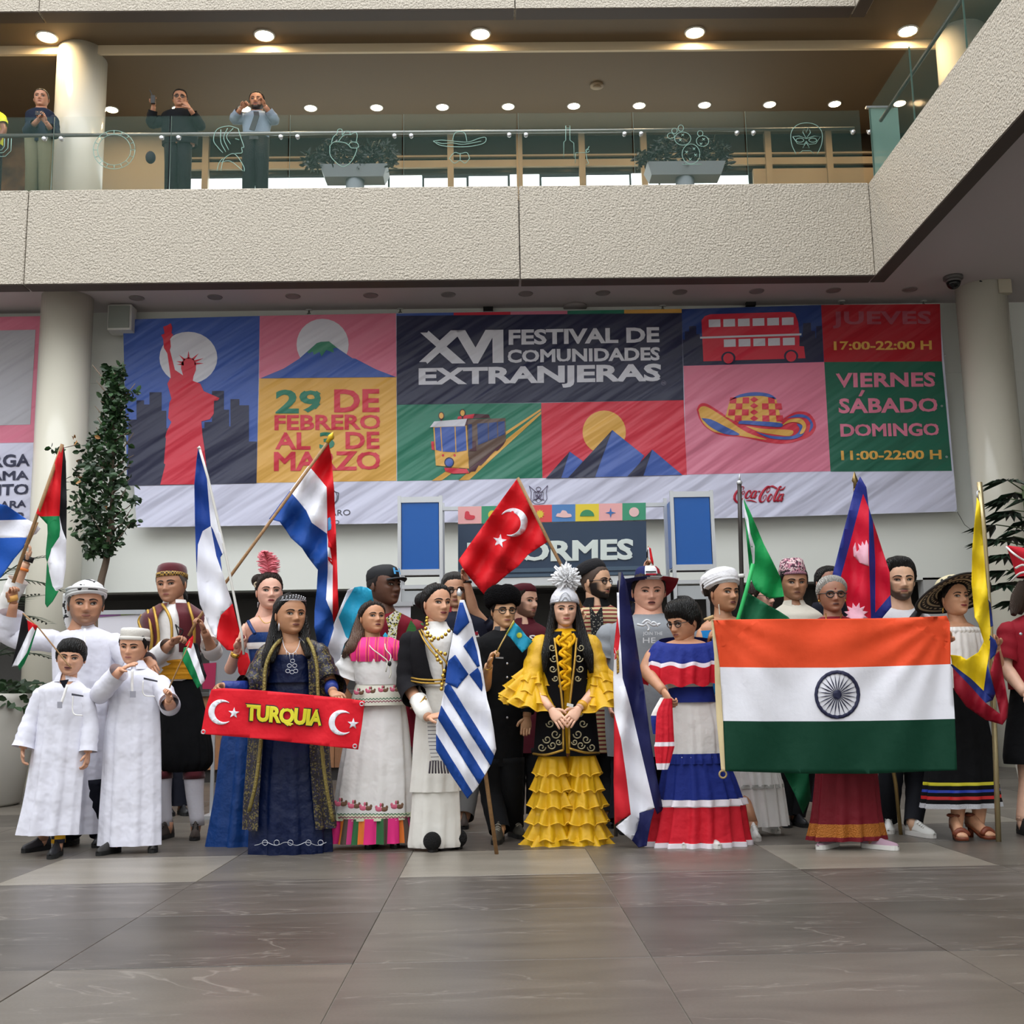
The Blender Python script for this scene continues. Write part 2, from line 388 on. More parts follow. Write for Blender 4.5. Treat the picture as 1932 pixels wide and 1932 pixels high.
for k in range(-4, 8): downlight(-0.54+1.078*k-0.02, 15.02, 6.552, 0.085, None, 'unlit grey downlight in soffit above the festival banner', 'unlit soffit downlights')
# sprinklers and small ceiling fittings
def fitting(name, u, v, z, label, cat, build, group=None):
    p = atZ(u, v, z); t = thing(name, label, cat, tuple(p), group); build(p, t); return t
def sprk(p, t):
    mk('plate', MB().add(*cyl(p+[0, 0, -0.008], 0.05, 0.01)), M_white, t); mk('nozzle', MB().add(*cyl(p+[0, 0, -0.05], 0.012, 0.045)).add(*cyl(p+[0, 0, -0.055], 0.026, 0.006)), M_steel, t)
for u, v in ((583, 585), (755, 583), (1250, 577), (1588, 568), (1742, 568)):
    fitting('sprinkler', u, v, 6.55, 'small ceiling sprinkler above the top edge of the banner', 'sprinkler', sprk, 'soffit sprinklers')
def sens(p, t):
    mk('housing', MB().add(*cyl(p+[0, 0, -0.03], 0.1, 0.03)).add(*cyl(p+[0, 0, -0.05], 0.06, 0.02)), mat('brownish_white', '#8d7a60', 0.6), t)
fitting('smoke_detector', 1126, 160, 10.08, 'round smoke detector on the brown gallery ceiling', 'smoke detector', sens)
def smoke(p, t): mk('housing', MB().add(*cyl(p+[0, 0, -0.03], 0.17, 0.03)), mat('soffit_cover', '#9a9290', 0.7), t)
fitting('access_cover', 1085, 577, 6.55, 'wide round cover plate in the grey soffit', 'ceiling cover', smoke)
def slot(p, t): mk('housing', MB().add(*box(p[0]-0.07, p[0]+0.07, p[1]-0.04, p[1]+0.04, p[2]-0.05, p[2])), M_black, t, False)
fitting('black_sensor', 921, 580, 6.55, 'small black box sensor above the dark blue title panel', 'sensor', slot)
fitting('black_sensor', 1416, 571, 6.55, 'small black box sensor above the red bus print', 'sensor', slot)
def dome(p, t):
    mk('base', MB().add(*cyl(p+[0, 0, -0.04], 0.13, 0.04)).add(*cyl(p+[0, 0, -0.08], 0.1, 0.04)), mat('cctv_grey', '#6d6a68', 0.5), t)
    rg = []
    for k in range(7):
        a = k/6*math.pi/2; rg.append([(p[0]+0.095*math.cos(a)*math.cos(q)+1e-4*math.cos(q), p[1]+0.095*math.cos(a)*math.sin(q)+1e-4*math.sin(q), p[2]-0.08-0.1*math.sin(a)) for q in np.linspace(0, 2*math.pi, 20, endpoint=False)])
    mk('dome', MB().add(*loft(rg)), mat('smoked_dome', '#0c0c0d', 0.08), t)
fitting('security_camera', 1798, 522, 6.55, 'black dome security camera hanging from the soffit beside the column', 'security camera', dome)
def ibox(p, t):
    mk('case', MB().add(*bevbox(p[0]-0.09, p[0]+0.09, p[1]-0.05, p[1]+0.05, p[2]-0.2, p[2], 0.01)), mat('ivory_plastic', '#c4bba6', 0.5), t, False)
    mk('cable', MB().add(*tube(smooth_path([p+[-0.09, 0, -0.05], p+[-0.2, 0, -0.06], p+[-0.33, 0, -0.01]], 6), 0.012, 6)), M_black, t)
fitting('junction_box', 1893, 528, 6.55, 'small ivory box fixed to the soffit above the column', 'junction box', ibox)
p = atY(227, 600, 15.25)
spk = thing('wall_speaker', 'white square wall speaker with grey grille hung beside the banner', 'speaker', (p[0], 15.3, p[2]))
mk('cabinet', MB().add(*bevbox(p[0]-0.17, p[0]+0.17, 15.2, 15.45, p[2]-0.19, p[2]+0.19, 0.015)), M_white, spk, False)
mk('grille', MB().add(*bevbox(p[0]-0.145, p[0]+0.145, 15.185, 15.2, p[2]-0.16, p[2]+0.16, 0.004)), mat('speaker_grille', '#8d938c', 0.7), spk, False)
mk('bracket', MB().add(*box(p[0]-0.03, p[0]+0.03, 15.42, 15.6, p[2]-0.02, p[2]+0.02)), M_shadebracket, spk, False)
# ------------------------------------------------------------------ glass balustrade with etched drawings
GY = 13.86; GZ0, GZ1 = 7.5, 8.62
bal = thing('glass_balustrade', 'clear glass balustrade with etched line drawings along the gallery edge', 'balustrade', (0, GY, GZ0))
gx = [atY(u, 280, GY)[0] for u in (-120, 98, 320, 545, 760, 977, 1195, 1408, 1628)]
panels = []
for i in range(len(gx)-1):
    g = mk('glass_panel', MB().add(*bevbox(gx[i]+0.012, gx[i+1]-0.012, GY, GY+0.016, GZ0, GZ1, 0.003)), M_glassgreen, bal, False); panels.append(g)
    mk('edge_strip', MB().add(*box(gx[i]+0.008, gx[i]+0.012, GY-0.001, GY+0.017, GZ0, GZ1)), M_glassedge, bal, False)
rz = atY(980, 248, GY+0.1)[2]
mk('handrail', MB().add(*tube([(gx[0], GY+0.1, rz), (gx[-1]-0.06, GY+0.1, rz)], 0.025, 12)), M_steel, bal)
for i in range(len(gx)):
    for s in (-0.11, 0.11):
        mk('standoff', MB().add(*tube([(gx[i]+s, GY-0.012, rz-0.1), (gx[i]+s, GY+0.03, rz-0.1), (gx[i]+s, GY+0.1, rz-0.03)], [0.028, 0.024, 0.012], 10)), M_alu, bal)
ret = thing('glass_balustrade', 'clear glass balustrade with steel rail on the side return of the gallery', 'balustrade', (5.08, 10, GZ0))
ys = [13.84, 12.4, 10.9, 9.4, 7.9]
for i in range(4):
    mk('glass_panel', MB().add(*bevbox(5.08, 5.096, ys[i+1]+0.012, ys[i]-0.012, GZ0, GZ1, 0.003)), M_glassgreen, ret, False)
    mk('edge_strip', MB().add(*box(5.078, 5.098, ys[i]-0.026, ys[i]-0.021, GZ0, GZ1)), M_glassedge, ret, False)
mk('handrail', MB().add(*tube([(5.2, 13.75, rz), (5.2, 7.9, rz)], 0.025, 12)), mat('dark_steel', '#4c4a47', 0.35, 0.8), ret)
mk('end_pane', MB().add(*bevbox(5.11, 5.5, 13.9, 13.915, GZ0, GZ1+0.06, 0.003)), mat('green_tinted_glass', '#9cc4b8', 0.08, alpha=0.45), ret, False)
mk('top_edge', MB().add(*box(5.07, 5.42, 13.88, 13.93, GZ1+0.05, GZ1+0.075)), M_alu, ret, False)
M_etch = mat('etched_frost', '#8fb0a6', 0.9)
def etch(panel, lines, r=0.005):
    b = MB()
    for ln in lines:
        P = np.array([atY(u, v, GY-0.006) for u, v in ln]); b.add(*tube(P, r, 5))
    mk('etched_drawing', b, M_etch, bal)
def arc(cu, cv, ru, rv, a0, a1, n=20): return [(cu+ru*math.cos(math.radians(a0+(a1-a0)*i/n)), cv+rv*math.sin(math.radians(a0+(a1-a0)*i/n))) for i in range(n+1)]
k0 = K(0, 0, 2.76); k6 = K(600, 0, 2.76); k12 = K(1232, 0, 2.76)
def sm(pts, n=5): return [tuple(p) for p in smooth_path([(a, b, 0) for a, b in pts], n)[:, :2]]
# woman in profile
etch(0, [k0(sm(l)) for l in ([(1150, 890), (1165, 830), (1210, 800), (1240, 820), (1270, 870), (1272, 892)], [(1130, 890), (1140, 850), (1160, 825)],
     [(1240, 670), (1255, 720), (1270, 765), (1258, 770), (1260, 795), (1225, 800)], [(1240, 670), (1190, 657), (1130, 675), (1112, 730), (1135, 768), (1160, 795)],
     [(1150, 675), (1150, 740), (1175, 790)], [(1185, 668), (1165, 720), (1190, 780)], [(1215, 668), (1180, 710), (1200, 750)], [(1150, 845), (1200, 840), (1265, 890)], [(1225, 722), (1245, 728)])])
# heart
etch(0, [k0(sm(l)) for l in ([(1718, 760), (1720, 810), (1755, 850), (1790, 868), (1830, 840), (1855, 790), (1858, 770)], [(1718, 760), (1740, 740), (1790, 742), (1815, 755), (1830, 770), (1865, 768), (1860, 745), (1830, 740), (1815, 755)],
     [(1725, 745), (1735, 715), (1755, 695), (1760, 675), (1780, 675), (1782, 705)], [(1782, 705), (1800, 685), (1820, 685), (1825, 700), (1850, 690), (1860, 705), (1855, 740)], [(1760, 740), (1790, 705), (1830, 702)])])
# sombrero with moustache
etch(0, [k6(sm(l)) for l in ([(600, 735), (640, 730), (700, 735), (780, 740), (840, 720), (873, 717), (865, 745), (800, 762), (720, 765), (640, 758), (600, 735)], [(700, 732), (712, 695), (740, 686), (765, 695), (775, 735)], [(615, 740), (650, 748), (700, 745), (750, 752), (800, 745), (850, 735)],
     [(683, 825), (710, 795), (740, 800), (775, 795), (790, 825)], [(683, 825), (710, 850), (740, 835), (765, 850), (790, 825)], [(740, 800), (740, 835)])])
# bottle, glass
etch(0, [k6(l) for l in ([(1280, 820), (1280, 740), (1290, 730), (1290, 655), (1312, 655), (1312, 730), (1332, 745), (1334, 822)], [(1288, 668), (1314, 668)], [(1340, 850), (1342, 795), (1395, 795), (1400, 830), (1410, 850), (1395, 860)], [(1395, 795), (1412, 762)])]+[k6(disc_poly(1403, 785, 9, 9, 12))], 0.0045)
# cactus
cl = [k12(disc_poly(198, 802, 46, 52)+[(244, 802)]), k12(disc_poly(155, 722, 42, 34)+[(197, 722)]), k12(disc_poly(258, 735, 32, 28)+[(290, 735)]), k12(disc_poly(93, 708, 18, 15)+[(111, 708)]), k12(disc_poly(145, 668, 14, 17)+[(159, 668)]), k12(disc_poly(246, 695, 14, 14)+[(260, 695)]), k12(disc_poly(112, 682, 14, 14)+[(126, 682)]), k12([(152, 856), (255, 856)])]
for cx, cy in ((175, 793), (214, 776), (222, 808), (194, 830), (155, 703), (142, 730), (264, 726), (250, 750)):
    cl += [k12([(cx-6, cy-6), (cx+6, cy+6)]), k12([(cx-6, cy+6), (cx+6, cy-6)])]
etch(0, cl, 0.0045)
# wrestler mask
etch(0, [k12(sm(l)) for l in ([(745, 803), (722, 750), (720, 690), (750, 652), (800, 640), (850, 652), (880, 690), (878, 750), (855, 803)],)]+[k12(l) for l in ([(728, 712), (760, 708), (798, 722), (840, 708), (872, 712), (848, 748), (812, 752), (798, 735), (786, 752), (752, 748), (728, 712)],
     [(798, 742), (815, 770), (780, 770), (798, 742)], [(760, 800), (778, 785), (820, 785), (838, 800)], [(798, 722), (780, 688), (786, 668), (798, 690), (810, 662), (820, 690), (798, 722)])]+[k12(disc_poly(765, 730, 20, 11)+[(785, 730)]), k12(disc_poly(832, 730, 20, 11)+[(852, 730)])], 0.0045)
# round calendar wheel and scroll corner
k03 = K(0, 190, 6.0375)
etch(0, [k03(disc_poly(1300, 560, 238, 220)+[(1538, 560)]), k03(disc_poly(1300, 560, 190, 175)+[(1490, 560)])]+[k03([(1300+190*math.cos(a), 560+175*math.sin(a)), (1300+238*math.cos(a), 560+220*math.sin(a))]) for a in np.linspace(0, 6.28, 16, endpoint=False)], 0.0045)
etch(0, [k03([(-60, 640), (60, 635), (125, 570), (130, 430)]), k03([(-60, 600), (40, 590), (90, 540), (95, 430)]), k03([(-60, 570), (20, 560), (50, 520), (52, 430)])], 0.0045)
# ================================================================== BANNERS AND SIGNS
def bmat(name, col, k=1.0, rough=0.42):
    """printed vinyl: colour plus diagonal drapery relief"""
    if name in _M: return _M[name]
    m = bpy.data.materials.new(name); m.use_nodes = True; N = m.node_tree.nodes; L = m.node_tree.links; b = N['Principled BSDF']
    b.inputs['Base Color'].default_value = (*lin(col), 1); b.inputs['Roughness'].default_value = rough
    tc = N.new('ShaderNodeTexCoord'); a = math.radians(33)
    d1 = N.new('ShaderNodeVectorMath'); d1.operation = 'DOT_PRODUCT'; d1.inputs[1].default_value = (-math.sin(a)*3.4, 0, math.cos(a)*3.4)
    d2 = N.new('ShaderNodeVectorMath'); d2.operation = 'DOT_PRODUCT'; d2.inputs[1].default_value = (math.cos(a)*0.35, 0, math.sin(a)*0.35)
    cb = N.new('ShaderNodeCombineXYZ'); n = N.new('ShaderNodeTexNoise'); n.inputs['Scale'].default_value = 1.0; n.inputs['Detail'].default_value = 2.5
    for d in (d1, d2): L.new(tc.outputs['Object'], d.inputs[0])
    L.new(d1.outputs['Value'], cb.inputs[0]); L.new(d2.outputs['Value'], cb.inputs[1]); L.new(cb.outputs[0], n.inputs['Vector'])
    bp = N.new('ShaderNodeBump'); bp.inputs['Strength'].default_value = 0.55*k; bp.inputs['Distance'].default_value = 0.22
    L.new(n.outputs[0], bp.inputs['Height']); L.new(bp.outputs[0], b.inputs['Normal'])
    _M[name] = m; return m
B_blue = bmat('print_blue', '#4664b4'); B_navy = bmat('print_navy', '#2c2f4b'); B_pink = bmat('print_pink', '#e2809a'); B_oran = bmat('print_orange', '#e6b055')
B_green = bmat('print_green', '#2f8168'); B_red = bmat('print_red', '#d93449'); B_white = bmat('print_white', '#dcdce6'); B_wlow = bmat('print_lavender_white', '#d9daf0')
B_dred = bmat('print_dark_red', '#b51f2d'); B_dgreen = bmat('print_dark_green', '#1f6650'); B_brown = bmat('print_brown', '#6b564c'); B_plum = bmat('print_plum', '#522a36')
B_grey = bmat('print_grey', '#8e8aa0'); B_dblue = bmat('print_deep_blue', '#2b4585'); B_rose = bmat('print_rose', '#a8505f')
YB = 15.36
ban = thing('festival_banner', 'wide printed festival banner with statue, tram and hat panels hung on the wall', 'banner', (0, YB, 3.3))
def prn(parent, Y, name, pts, m, layer=1, t=0.003):
    P = [atY(u, v, Y-0.0045*layer) for u, v in pts]
    return mk(name, MB().add(*slab(P, (0, t, 0))), m, parent, False)
def bp_(name, pts, m, layer=1): return prn(ban, YB, name, pts, m, layer)
def bt(body, quad, m, layer=2, bold=0.03, **kw): return text(body, quad, lambda u, v: atY(u, v, YB-0.0045*layer-0.002), m, ban, bold, **kw)
k4 = K(0, 540, 3.864); k5 = K(450, 540, 3.864); k7 = K(740, 580, 3.45); k8 = K(1280, 560, 3.715); k9 = K(740, 740, 6.44)
# backing sheet
bp_('banner_cloth', [(232, 603), (490, 596), (747, 591), (1286, 583), (1549, 576), (1772, 575), (1806, 965), (1400, 977), (900, 985), (258, 995)], B_wlow, 0)
# statue panel
bp_('printed_panel', [(232, 603), (490, 596), (484, 911), (240, 916)], B_blue)
bp_('printed_skyline', k4([(928, 1455), (936, 972), (995, 972), (995, 832), (1050, 832), (1050, 862), (1090, 862), (1090, 773), (1178, 773), (1178, 908), (1212, 908), (1212, 1035), (1490, 1035), (1490, 990), (1545, 990), (1545, 763), (1632, 763), (1632, 900), (1670, 900), (1670, 1022), (1680, 1022), (1680, 823), (1745, 823), (1745, 868), (1815, 868), (1815, 1132), (1873, 1132), (1870, 1436)]), B_navy, 2)
bp_('printed_moon', k4(disc_poly(1373, 522, 211, 190)), B_white, 2)
bp_('printed_statue', k4([(1175, 355), (1200, 345), (1190, 295), (1220, 285), (1245, 270), (1255, 300), (1250, 340), (1262, 355), (1240, 385), (1245, 440), (1238, 465), (1275, 610), (1335, 650), (1320, 600), (1322, 560), (1340, 532), (1375, 518), (1412, 530), (1428, 565), (1428, 610), (1410, 655), (1405, 690), (1460, 710), (1485, 765), (1600, 815), (1588, 832), (1560, 835), (1558, 930), (1530, 970), (1468, 985), (1475, 1080), (1490, 1180), (1505, 1320), (1510, 1443), (1168, 1447), (1205, 1300), (1195, 1290), (1210, 1110), (1205, 1100), (1215, 1060), (1250, 990), (1225, 960), (1235, 850), (1250, 820), (1220, 710), (1245, 665), (1220, 490), (1195, 450), (1190, 385)]), B_red, 3)
for x, y in ((1285, 547), (1305, 500), (1374, 472), (1447, 490), (1482, 525), (1484, 562), (1288, 572)):
    dx, dy = x-1374, y-565; L_ = math.hypot(dx, dy); nx, ny = -dy/L_*9, dx/L_*9
    bp_('crown_ray', k4([(x, y), (1374+dx*0.4+nx, 565+dy*0.4+ny), (1374+dx*0.4-nx, 565+dy*0.4-ny)]), B_red, 3)
# volcano panel
bp_('printed_panel', [(490, 596), (747, 591), (748, 711), (489, 714)], B_pink)
bp_('printed_moon', k5(disc_poly(613, 425, 190, 188)), B_white, 2)
bp_('printed_mountain', k5([(160, 671), (330, 600), (440, 530), (570, 415), (600, 405), (660, 402), (705, 440), (830, 525), (850, 527), (1000, 605), (1148, 662)]), B_blue, 3)
bp_('printed_snowcap', k5([(500, 480), (570, 415), (600, 405), (660, 402), (720, 450), (690, 450), (695, 485), (640, 465), (605, 512), (590, 478), (550, 500), (540, 475), (515, 490)]), bmat('print_mint', '#4a8f74'), 4)
# dates panel
bp_('printed_panel', [(489, 714), (748, 711), (748, 907), (484, 911)], B_oran)
def r5(x0, x1, y0, y1, sl=-0.008): return k5([(x0, y0), (x1, y0+sl*(x1-x0)), (x1, y1+sl*(x1-x0)), (x0, y1)])
bt('29', r5(270, 600, 755, 928), B_green); bt('DE', r5(697, 1028, 752, 920), B_red); bt('FEBRERO', r5(262, 1033, 940, 1050), B_red)
bt('AL', r5(268, 525, 1066, 1193), B_red); bt('3', r5(590, 700, 1064, 1188), B_green); bt('DE', r5(780, 1028, 1062, 1187), B_red); bt('MARZO', r5(258, 1033, 1207, 1347), B_red)
# title panel
bp_('printed_panel', k7([(28, 55), (1885, 36), (1897, 603), (30, 633)]), B_navy, 2)
for (a, b), m in zip(((28, 400), (400, 770), (770, 1140), (1140, 1510), (1510, 1885)), (B_blue, B_red, B_pink, B_green, B_oran)):
    f = lambda x: 40-(x-28)*0.0165
    bp_('colour_strip', k7([(a, f(a)), (b, f(b)), (b, f(b)+26), (a, f(a)+26)]), m)
bt('XVI', k7([(175, 152), (723, 145), (725, 362), (175, 370)]), B_white, 3, 0.045, space=0.92)
bt('FESTIVAL DE', k7([(758, 145), (1738, 127), (1740, 228), (758, 245)]), B_white, 3, 0.035)
bt('COMUNIDADES', k7([(752, 275), (1740, 258), (1742, 345), (752, 362)]), B_white, 3, 0.035)
bt('EXTRANJERAS', k7([(172, 395), (1748, 365), (1748, 513), (172, 537)]), B_white, 3, 0.04)
bt('MR', k7([(1757, 484), (1777, 484), (1777, 500), (1757, 500)]), B_grey, 3, 0.0)
mk('trademark_ring', MB().add(*torus(atY(*k7([(1767, 492)])[0], YB-0.016), 0.033, 0.003, 20, 5)), B_grey, ban)
# tram panel
bp_('printed_panel', k7([(30, 633), (970, 622), (978, 1110), (32, 1130)]), B_green)
for q in ([(480, 1075), (600, 1072), (1400, 505), (1806, 225), (1806, 200), (1380, 480)], [(808, 1070), (935, 1066), (1400, 640), (1808, 265), (1808, 235), (1390, 570)]):
    bp_('printed_rail', k9(q), B_oran, 2)
bp_('tram_roof_box', k9([(790, 325), (800, 295), (1000, 262), (980, 318)]), B_red, 3); bp_('tram_roof_side', k9([(1000, 262), (1170, 270), (1192, 312), (980, 318)]), B_plum, 3)
bp_('tram_side', k9([(905, 330), (1375, 315), (1382, 590), (935, 925)]), B_brown, 3)
bp_('tram_skirt', k9([(930, 925), (1380, 590), (1350, 640), (1320, 672), (1280, 712), (1250, 712), (1200, 760), (1120, 850), (1080, 890), (1050, 890), (1010, 962), (960, 965), (935, 985)]), B_plum, 3)
bp_('tram_front', k9([(498, 420), (905, 400), (932, 928), (530, 890)]), B_oran, 4)
bp_('tram_bumper', k9([(630, 915), (910, 932), (935, 985), (740, 990), (645, 960)]), B_red, 4)
bp_('tram_visor', k9([(458, 425), (510, 355), (910, 322), (880, 410)]), B_white, 5); bp_('tram_visor_side', k9([(910, 322), (920, 345), (915, 400), (880, 408)]), B_plum, 5)
for q in ([(515, 430), (582, 425), (600, 718), (530, 700)], [(594, 424), (756, 418), (768, 728), (612, 722)], [(770, 418), (890, 412), (905, 705), (780, 728)]): bp_('tram_window', k9(q), B_blue, 5)
for q in ([(922, 390), (968, 388), (975, 690), (930, 690)], [(1032, 382), (1160, 372), (1165, 592), (1042, 642)], [(1172, 372), (1272, 362), (1276, 548), (1175, 588)], [(1284, 360), (1366, 352), (1368, 510), (1288, 542)]): bp_('tram_window', k9(q), B_dblue, 4)
bp_('tram_door', k9([(972, 600), (1018, 595), (1022, 715), (930, 712), (972, 680)]), B_plum, 5)
bp_('tram_lamp_ring', k9(disc_poly(692, 853, 60, 62)), B_navy, 5); bp_('tram_lamp', k9(disc_poly(692, 853, 47, 48)), B_blue, 6)
for x in (617, 758): bp_('tram_marker', k9(disc_poly(x, 767, 15, 15, 14)), B_red, 5)
for x, y in ((596, 285), (854, 252)):
    bp_('tram_headlamp_ring', k9(disc_poly(x, y, 36, 46)), B_plum, 4); bp_('tram_headlamp', k9(disc_poly(x, y, 26, 36)), B_oran, 5); bp_('lamp_stem', k9([(x-10, y+44), (x+10, y+44), (x+10, y+72), (x-10, y+72)]), B_plum, 4)
bp_('tram_side_lamp', k9([(472, 600), (505, 596), (512, 705), (480, 695)]), B_red, 3)
# mountains panel
bp_('printed_panel', k7([(970, 622), (1897, 603), (1918, 1090), (978, 1110)]), B_red)
bp_('printed_sun', k7(disc_poly(1380, 812, 141, 141)), B_oran, 2)
for l, rr in (([(1155, 938), (1240, 1000), (1200, 1108), (1100, 1110)], [(1155, 938), (1000, 1112), (1100, 1110)]), ([(1432, 798), (1640, 965), (1560, 1100), (1320, 1104)], [(1432, 798), (1145, 1108), (1320, 1104)]), ([(1692, 925), (1888, 1090), (1635, 1096)], [(1692, 925), (1530, 1100), (1635, 1096)])):
    bp_('printed_mountain', k7(l), B_blue, 3); bp_('printed_mountain_shade', k7(rr), B_navy, 4)
# bus panel
bp_('printed_panel', k8([(22, 86), (1000, 57), (1020, 457), (35, 484)]), B_dblue)
bp_('printed_skyline', k8([(35, 482), (30, 300), (45, 300), (45, 243), (75, 243), (75, 207), (125, 204), (125, 262), (150, 262), (150, 300), (870, 280), (875, 185), (928, 182), (930, 240), (958, 240), (960, 290), (966, 290), (966, 206), (1005, 204), (1018, 455)]), B_navy, 2)
bp_('bus_body', k8([(162, 165), (185, 135), (225, 122), (780, 105), (818, 118), (840, 180), (848, 260), (848, 345), (880, 347), (890, 430), (175, 452)]), B_red, 3)
bp_('bus_stripe', k8([(152, 280), (862, 256), (862, 270), (152, 293)]), B_white, 4)
for k in range(6):
    x = 212+k*102.6; y = 160-k*2.8; bp_('bus_window', k8([(x, y), (x+82, y-3), (x+83, y+50), (x+1, y+53)]), B_white, 4)
for k in range(5):
    x = 318+k*103.5; y = 299-k*2.8; bp_('bus_window', k8([(x, y), (x+83, y-3), (x+84, y+50), (x+1, y+53)]), B_white, 4)
for x, y in ((350, 428), (790, 415)):
    bp_('wheel_arch', k8(disc_poly(x, y, 50, 44)), B_navy, 4); bp_('bus_wheel', k8(disc_poly(x, y+3, 36, 36)), B_red, 5)
# hat panel
bp_('printed_panel', k8([(35, 484), (1022, 457), (1066, 1222), (58, 1246)]), B_pink)
bp_('hat_brim', k8(sm([(128, 790), (150, 752), (200, 750), (300, 810), (420, 880), (700, 890), (740, 850), (830, 805), (920, 820), (965, 900), (930, 970), (840, 1010), (740, 1030), (620, 1020), (450, 985), (300, 970), (200, 920), (150, 860), (128, 790)], 4)), B_red, 2)
bp_('hat_brim_band', k8(sm([(140, 795), (160, 770), (210, 775), (330, 850), (480, 950), (620, 1000), (500, 985), (380, 965), (250, 945), (170, 880), (140, 795)], 4)), B_oran, 3)
bp_('hat_brim_band', k8(sm([(160, 850), (230, 860), (330, 910), (430, 965), (330, 962), (230, 915), (160, 850)], 4)), B_blue, 4)
bp_('hat_brim_band', k8(sm([(470, 905), (600, 925), (740, 930), (805, 940), (780, 975), (680, 965), (560, 945), (470, 905)], 4)), B_oran, 3)
bp_('hat_brim_band', k8(sm([(540, 945), (660, 975), (800, 975), (850, 930), (830, 890), (880, 910), (870, 970), (780, 1000), (640, 990), (540, 945)], 4)), B_blue, 4)
bp_('hat_brim_band', k8(sm([(720, 905), (780, 860), (860, 855), (895, 900), (880, 950), (850, 960), (870, 905), (830, 880), (780, 880), (720, 905)], 4)), B_oran, 5)
bp_('hat_brim_band', k8(sm([(760, 850), (840, 822), (910, 840), (945, 900), (915, 950), (925, 890), (890, 850), (820, 845), (760, 850)], 4)), B_blue, 3)
bp_('hat_crown', k8([(330, 840), (360, 725), (440, 690), (540, 680), (640, 690), (685, 715), (718, 850), (715, 885), (540, 880), (420, 880)]), B_oran, 3)
bp_('hat_top', k8(sm([(355, 728), (430, 685), (540, 668), (640, 682), (685, 718), (600, 696), (500, 696), (420, 706), (355, 728)], 4)), B_blue, 4)
bp_('hat_band', k8(sm([(418, 890), (440, 868), (560, 872), (715, 885), (718, 912), (600, 905), (500, 895), (418, 890)], 4)), B_blue, 5)
for r in range(4):
    for c in range(8):
        if (r+c) % 2 == 0 and c not in (3, 4):
            y0 = 705+r*42; fx = lambda cc, yy: 540+(cc-4)*(44+(yy-700)*0.03)
            bp_('hat_check', k8([(fx(c, y0), y0), (fx(c+1, y0), y0), (fx(c+1, y0+42), y0+42), (fx(c, y0+42), y0+42)]), B_red, 4)
for k in range(4): bp_('hat_diamond', k8([(530, 700+k*44), (560, 720+k*44), (530, 740+k*44), (502, 720+k*44)]), B_red, 4)
# days panels
bp_('printed_panel', k8([(1000, 57), (1833, 50), (1847, 452), (1020, 457)]), B_dred); bp_('printed_panel', k8([(1022, 457), (1847, 452), (1917, 1220), (1066, 1225)]), B_dgreen)
bt('JUEVES', k8([(1078, 102), (1765, 98), (1770, 218), (1080, 222)]), B_rose, 2, 0.035, space=1.08); bt('17:00-22:00 H', k8([(1088, 312), (1775, 306), (1777, 370), (1090, 374)]), B_oran, 2, 0.03)
bt('VIERNES', k8([(1102, 533), (1797, 528), (1800, 630), (1105, 637)]), B_pink, 2, 0.035, space=1.05); bt('SABADO', k8([(1120, 712), (1812, 705), (1818, 810), (1125, 818)]), B_pink, 2, 0.035, space=1.05)
bp_('accent', k8([(1262, 697), (1285, 652), (1308, 656), (1284, 697)]), B_pink, 2)
bt('DOMINGO', k8([(1132, 890), (1822, 883), (1828, 975), (1137, 982)]), B_pink, 2, 0.035); bt('11:00-22:00 H', k8([(1138, 1078), (1842, 1072), (1845, 1138), (1142, 1145)]), B_oran, 2, 0.03)
# sponsors along the white edge
B_ink = bmat('print_ink', '#33313f'); B_line = bmat('print_lilac_line', '#5b4a6a'); B_cola = bmat('print_logo_red', '#c4203c')
bt('QUERETARO', [(553, 965), (661, 961), (661, 974), (553, 978)], B_ink, 1, 0.0); bt('MUNICIPIO', [(573, 984), (640, 981), (640, 989), (573, 992)], B_ink, 1, 0.0)
def strokes(name, parent, Y, kk, lines, m, w=0.006):
    b = MB()
    for ln in lines:
        rr = [q[2]*mpp(Y)/2 for q in ln] if len(ln[0]) > 2 else w
        P = np.array([atY(u, v, Y) for u, v in kk([q[:2] for q in ln])])
        if len(ln[0]) > 2:
            S = smooth_path(P, 5); rr = np.interp(np.linspace(0, 1, len(S)), np.linspace(0, 1, len(P)), rr)
        else: S = P
        b.add(*tube(S, rr, 6))
    return mk(name, b, m, parent)
I1 = K(0, 0, 1)
cr = sm([(621, 930), (625, 925), (632, 927), (636, 935), (634, 945), (628, 952), (631, 960)], 5)
strokes('printed_crest', ban, YB-0.012, I1, [cr, sm([(606, 930), (610, 945), (622, 955), (636, 945), (639, 930)], 5), [(606, 930), (622, 924), (639, 930)], disc_poly(622, 938, 8, 9, 14)+[(630, 938)]], B_ink, 0.004)
kc = K(900, 540, 3.864)
strokes('printed_crest', ban, YB-0.012, kc, [[(380, 1455), (395, 1500), (392, 1560), (420, 1585), (450, 1590), (490, 1580), (510, 1550), (505, 1500), (515, 1452)], [(378, 1455), (430, 1500)], [(516, 1452), (470, 1500)],
    disc_poly(448, 1478, 17, 14, 14)+[(465, 1478)], disc_poly(448, 1520, 22, 25, 16)+[(470, 1520)], [(415, 1500), (415, 1550), (448, 1580), (482, 1550), (482, 1500), (415, 1500)], [(405, 1560), (448, 1545), (492, 1560)], [(430, 1520), (466, 1560)], [(430, 1560), (466, 1520)], disc_poly(448, 1520, 9, 12, 10)+[(457, 1520)]], B_line, 0.004)
kcc = K(1370, 890, 14.86)
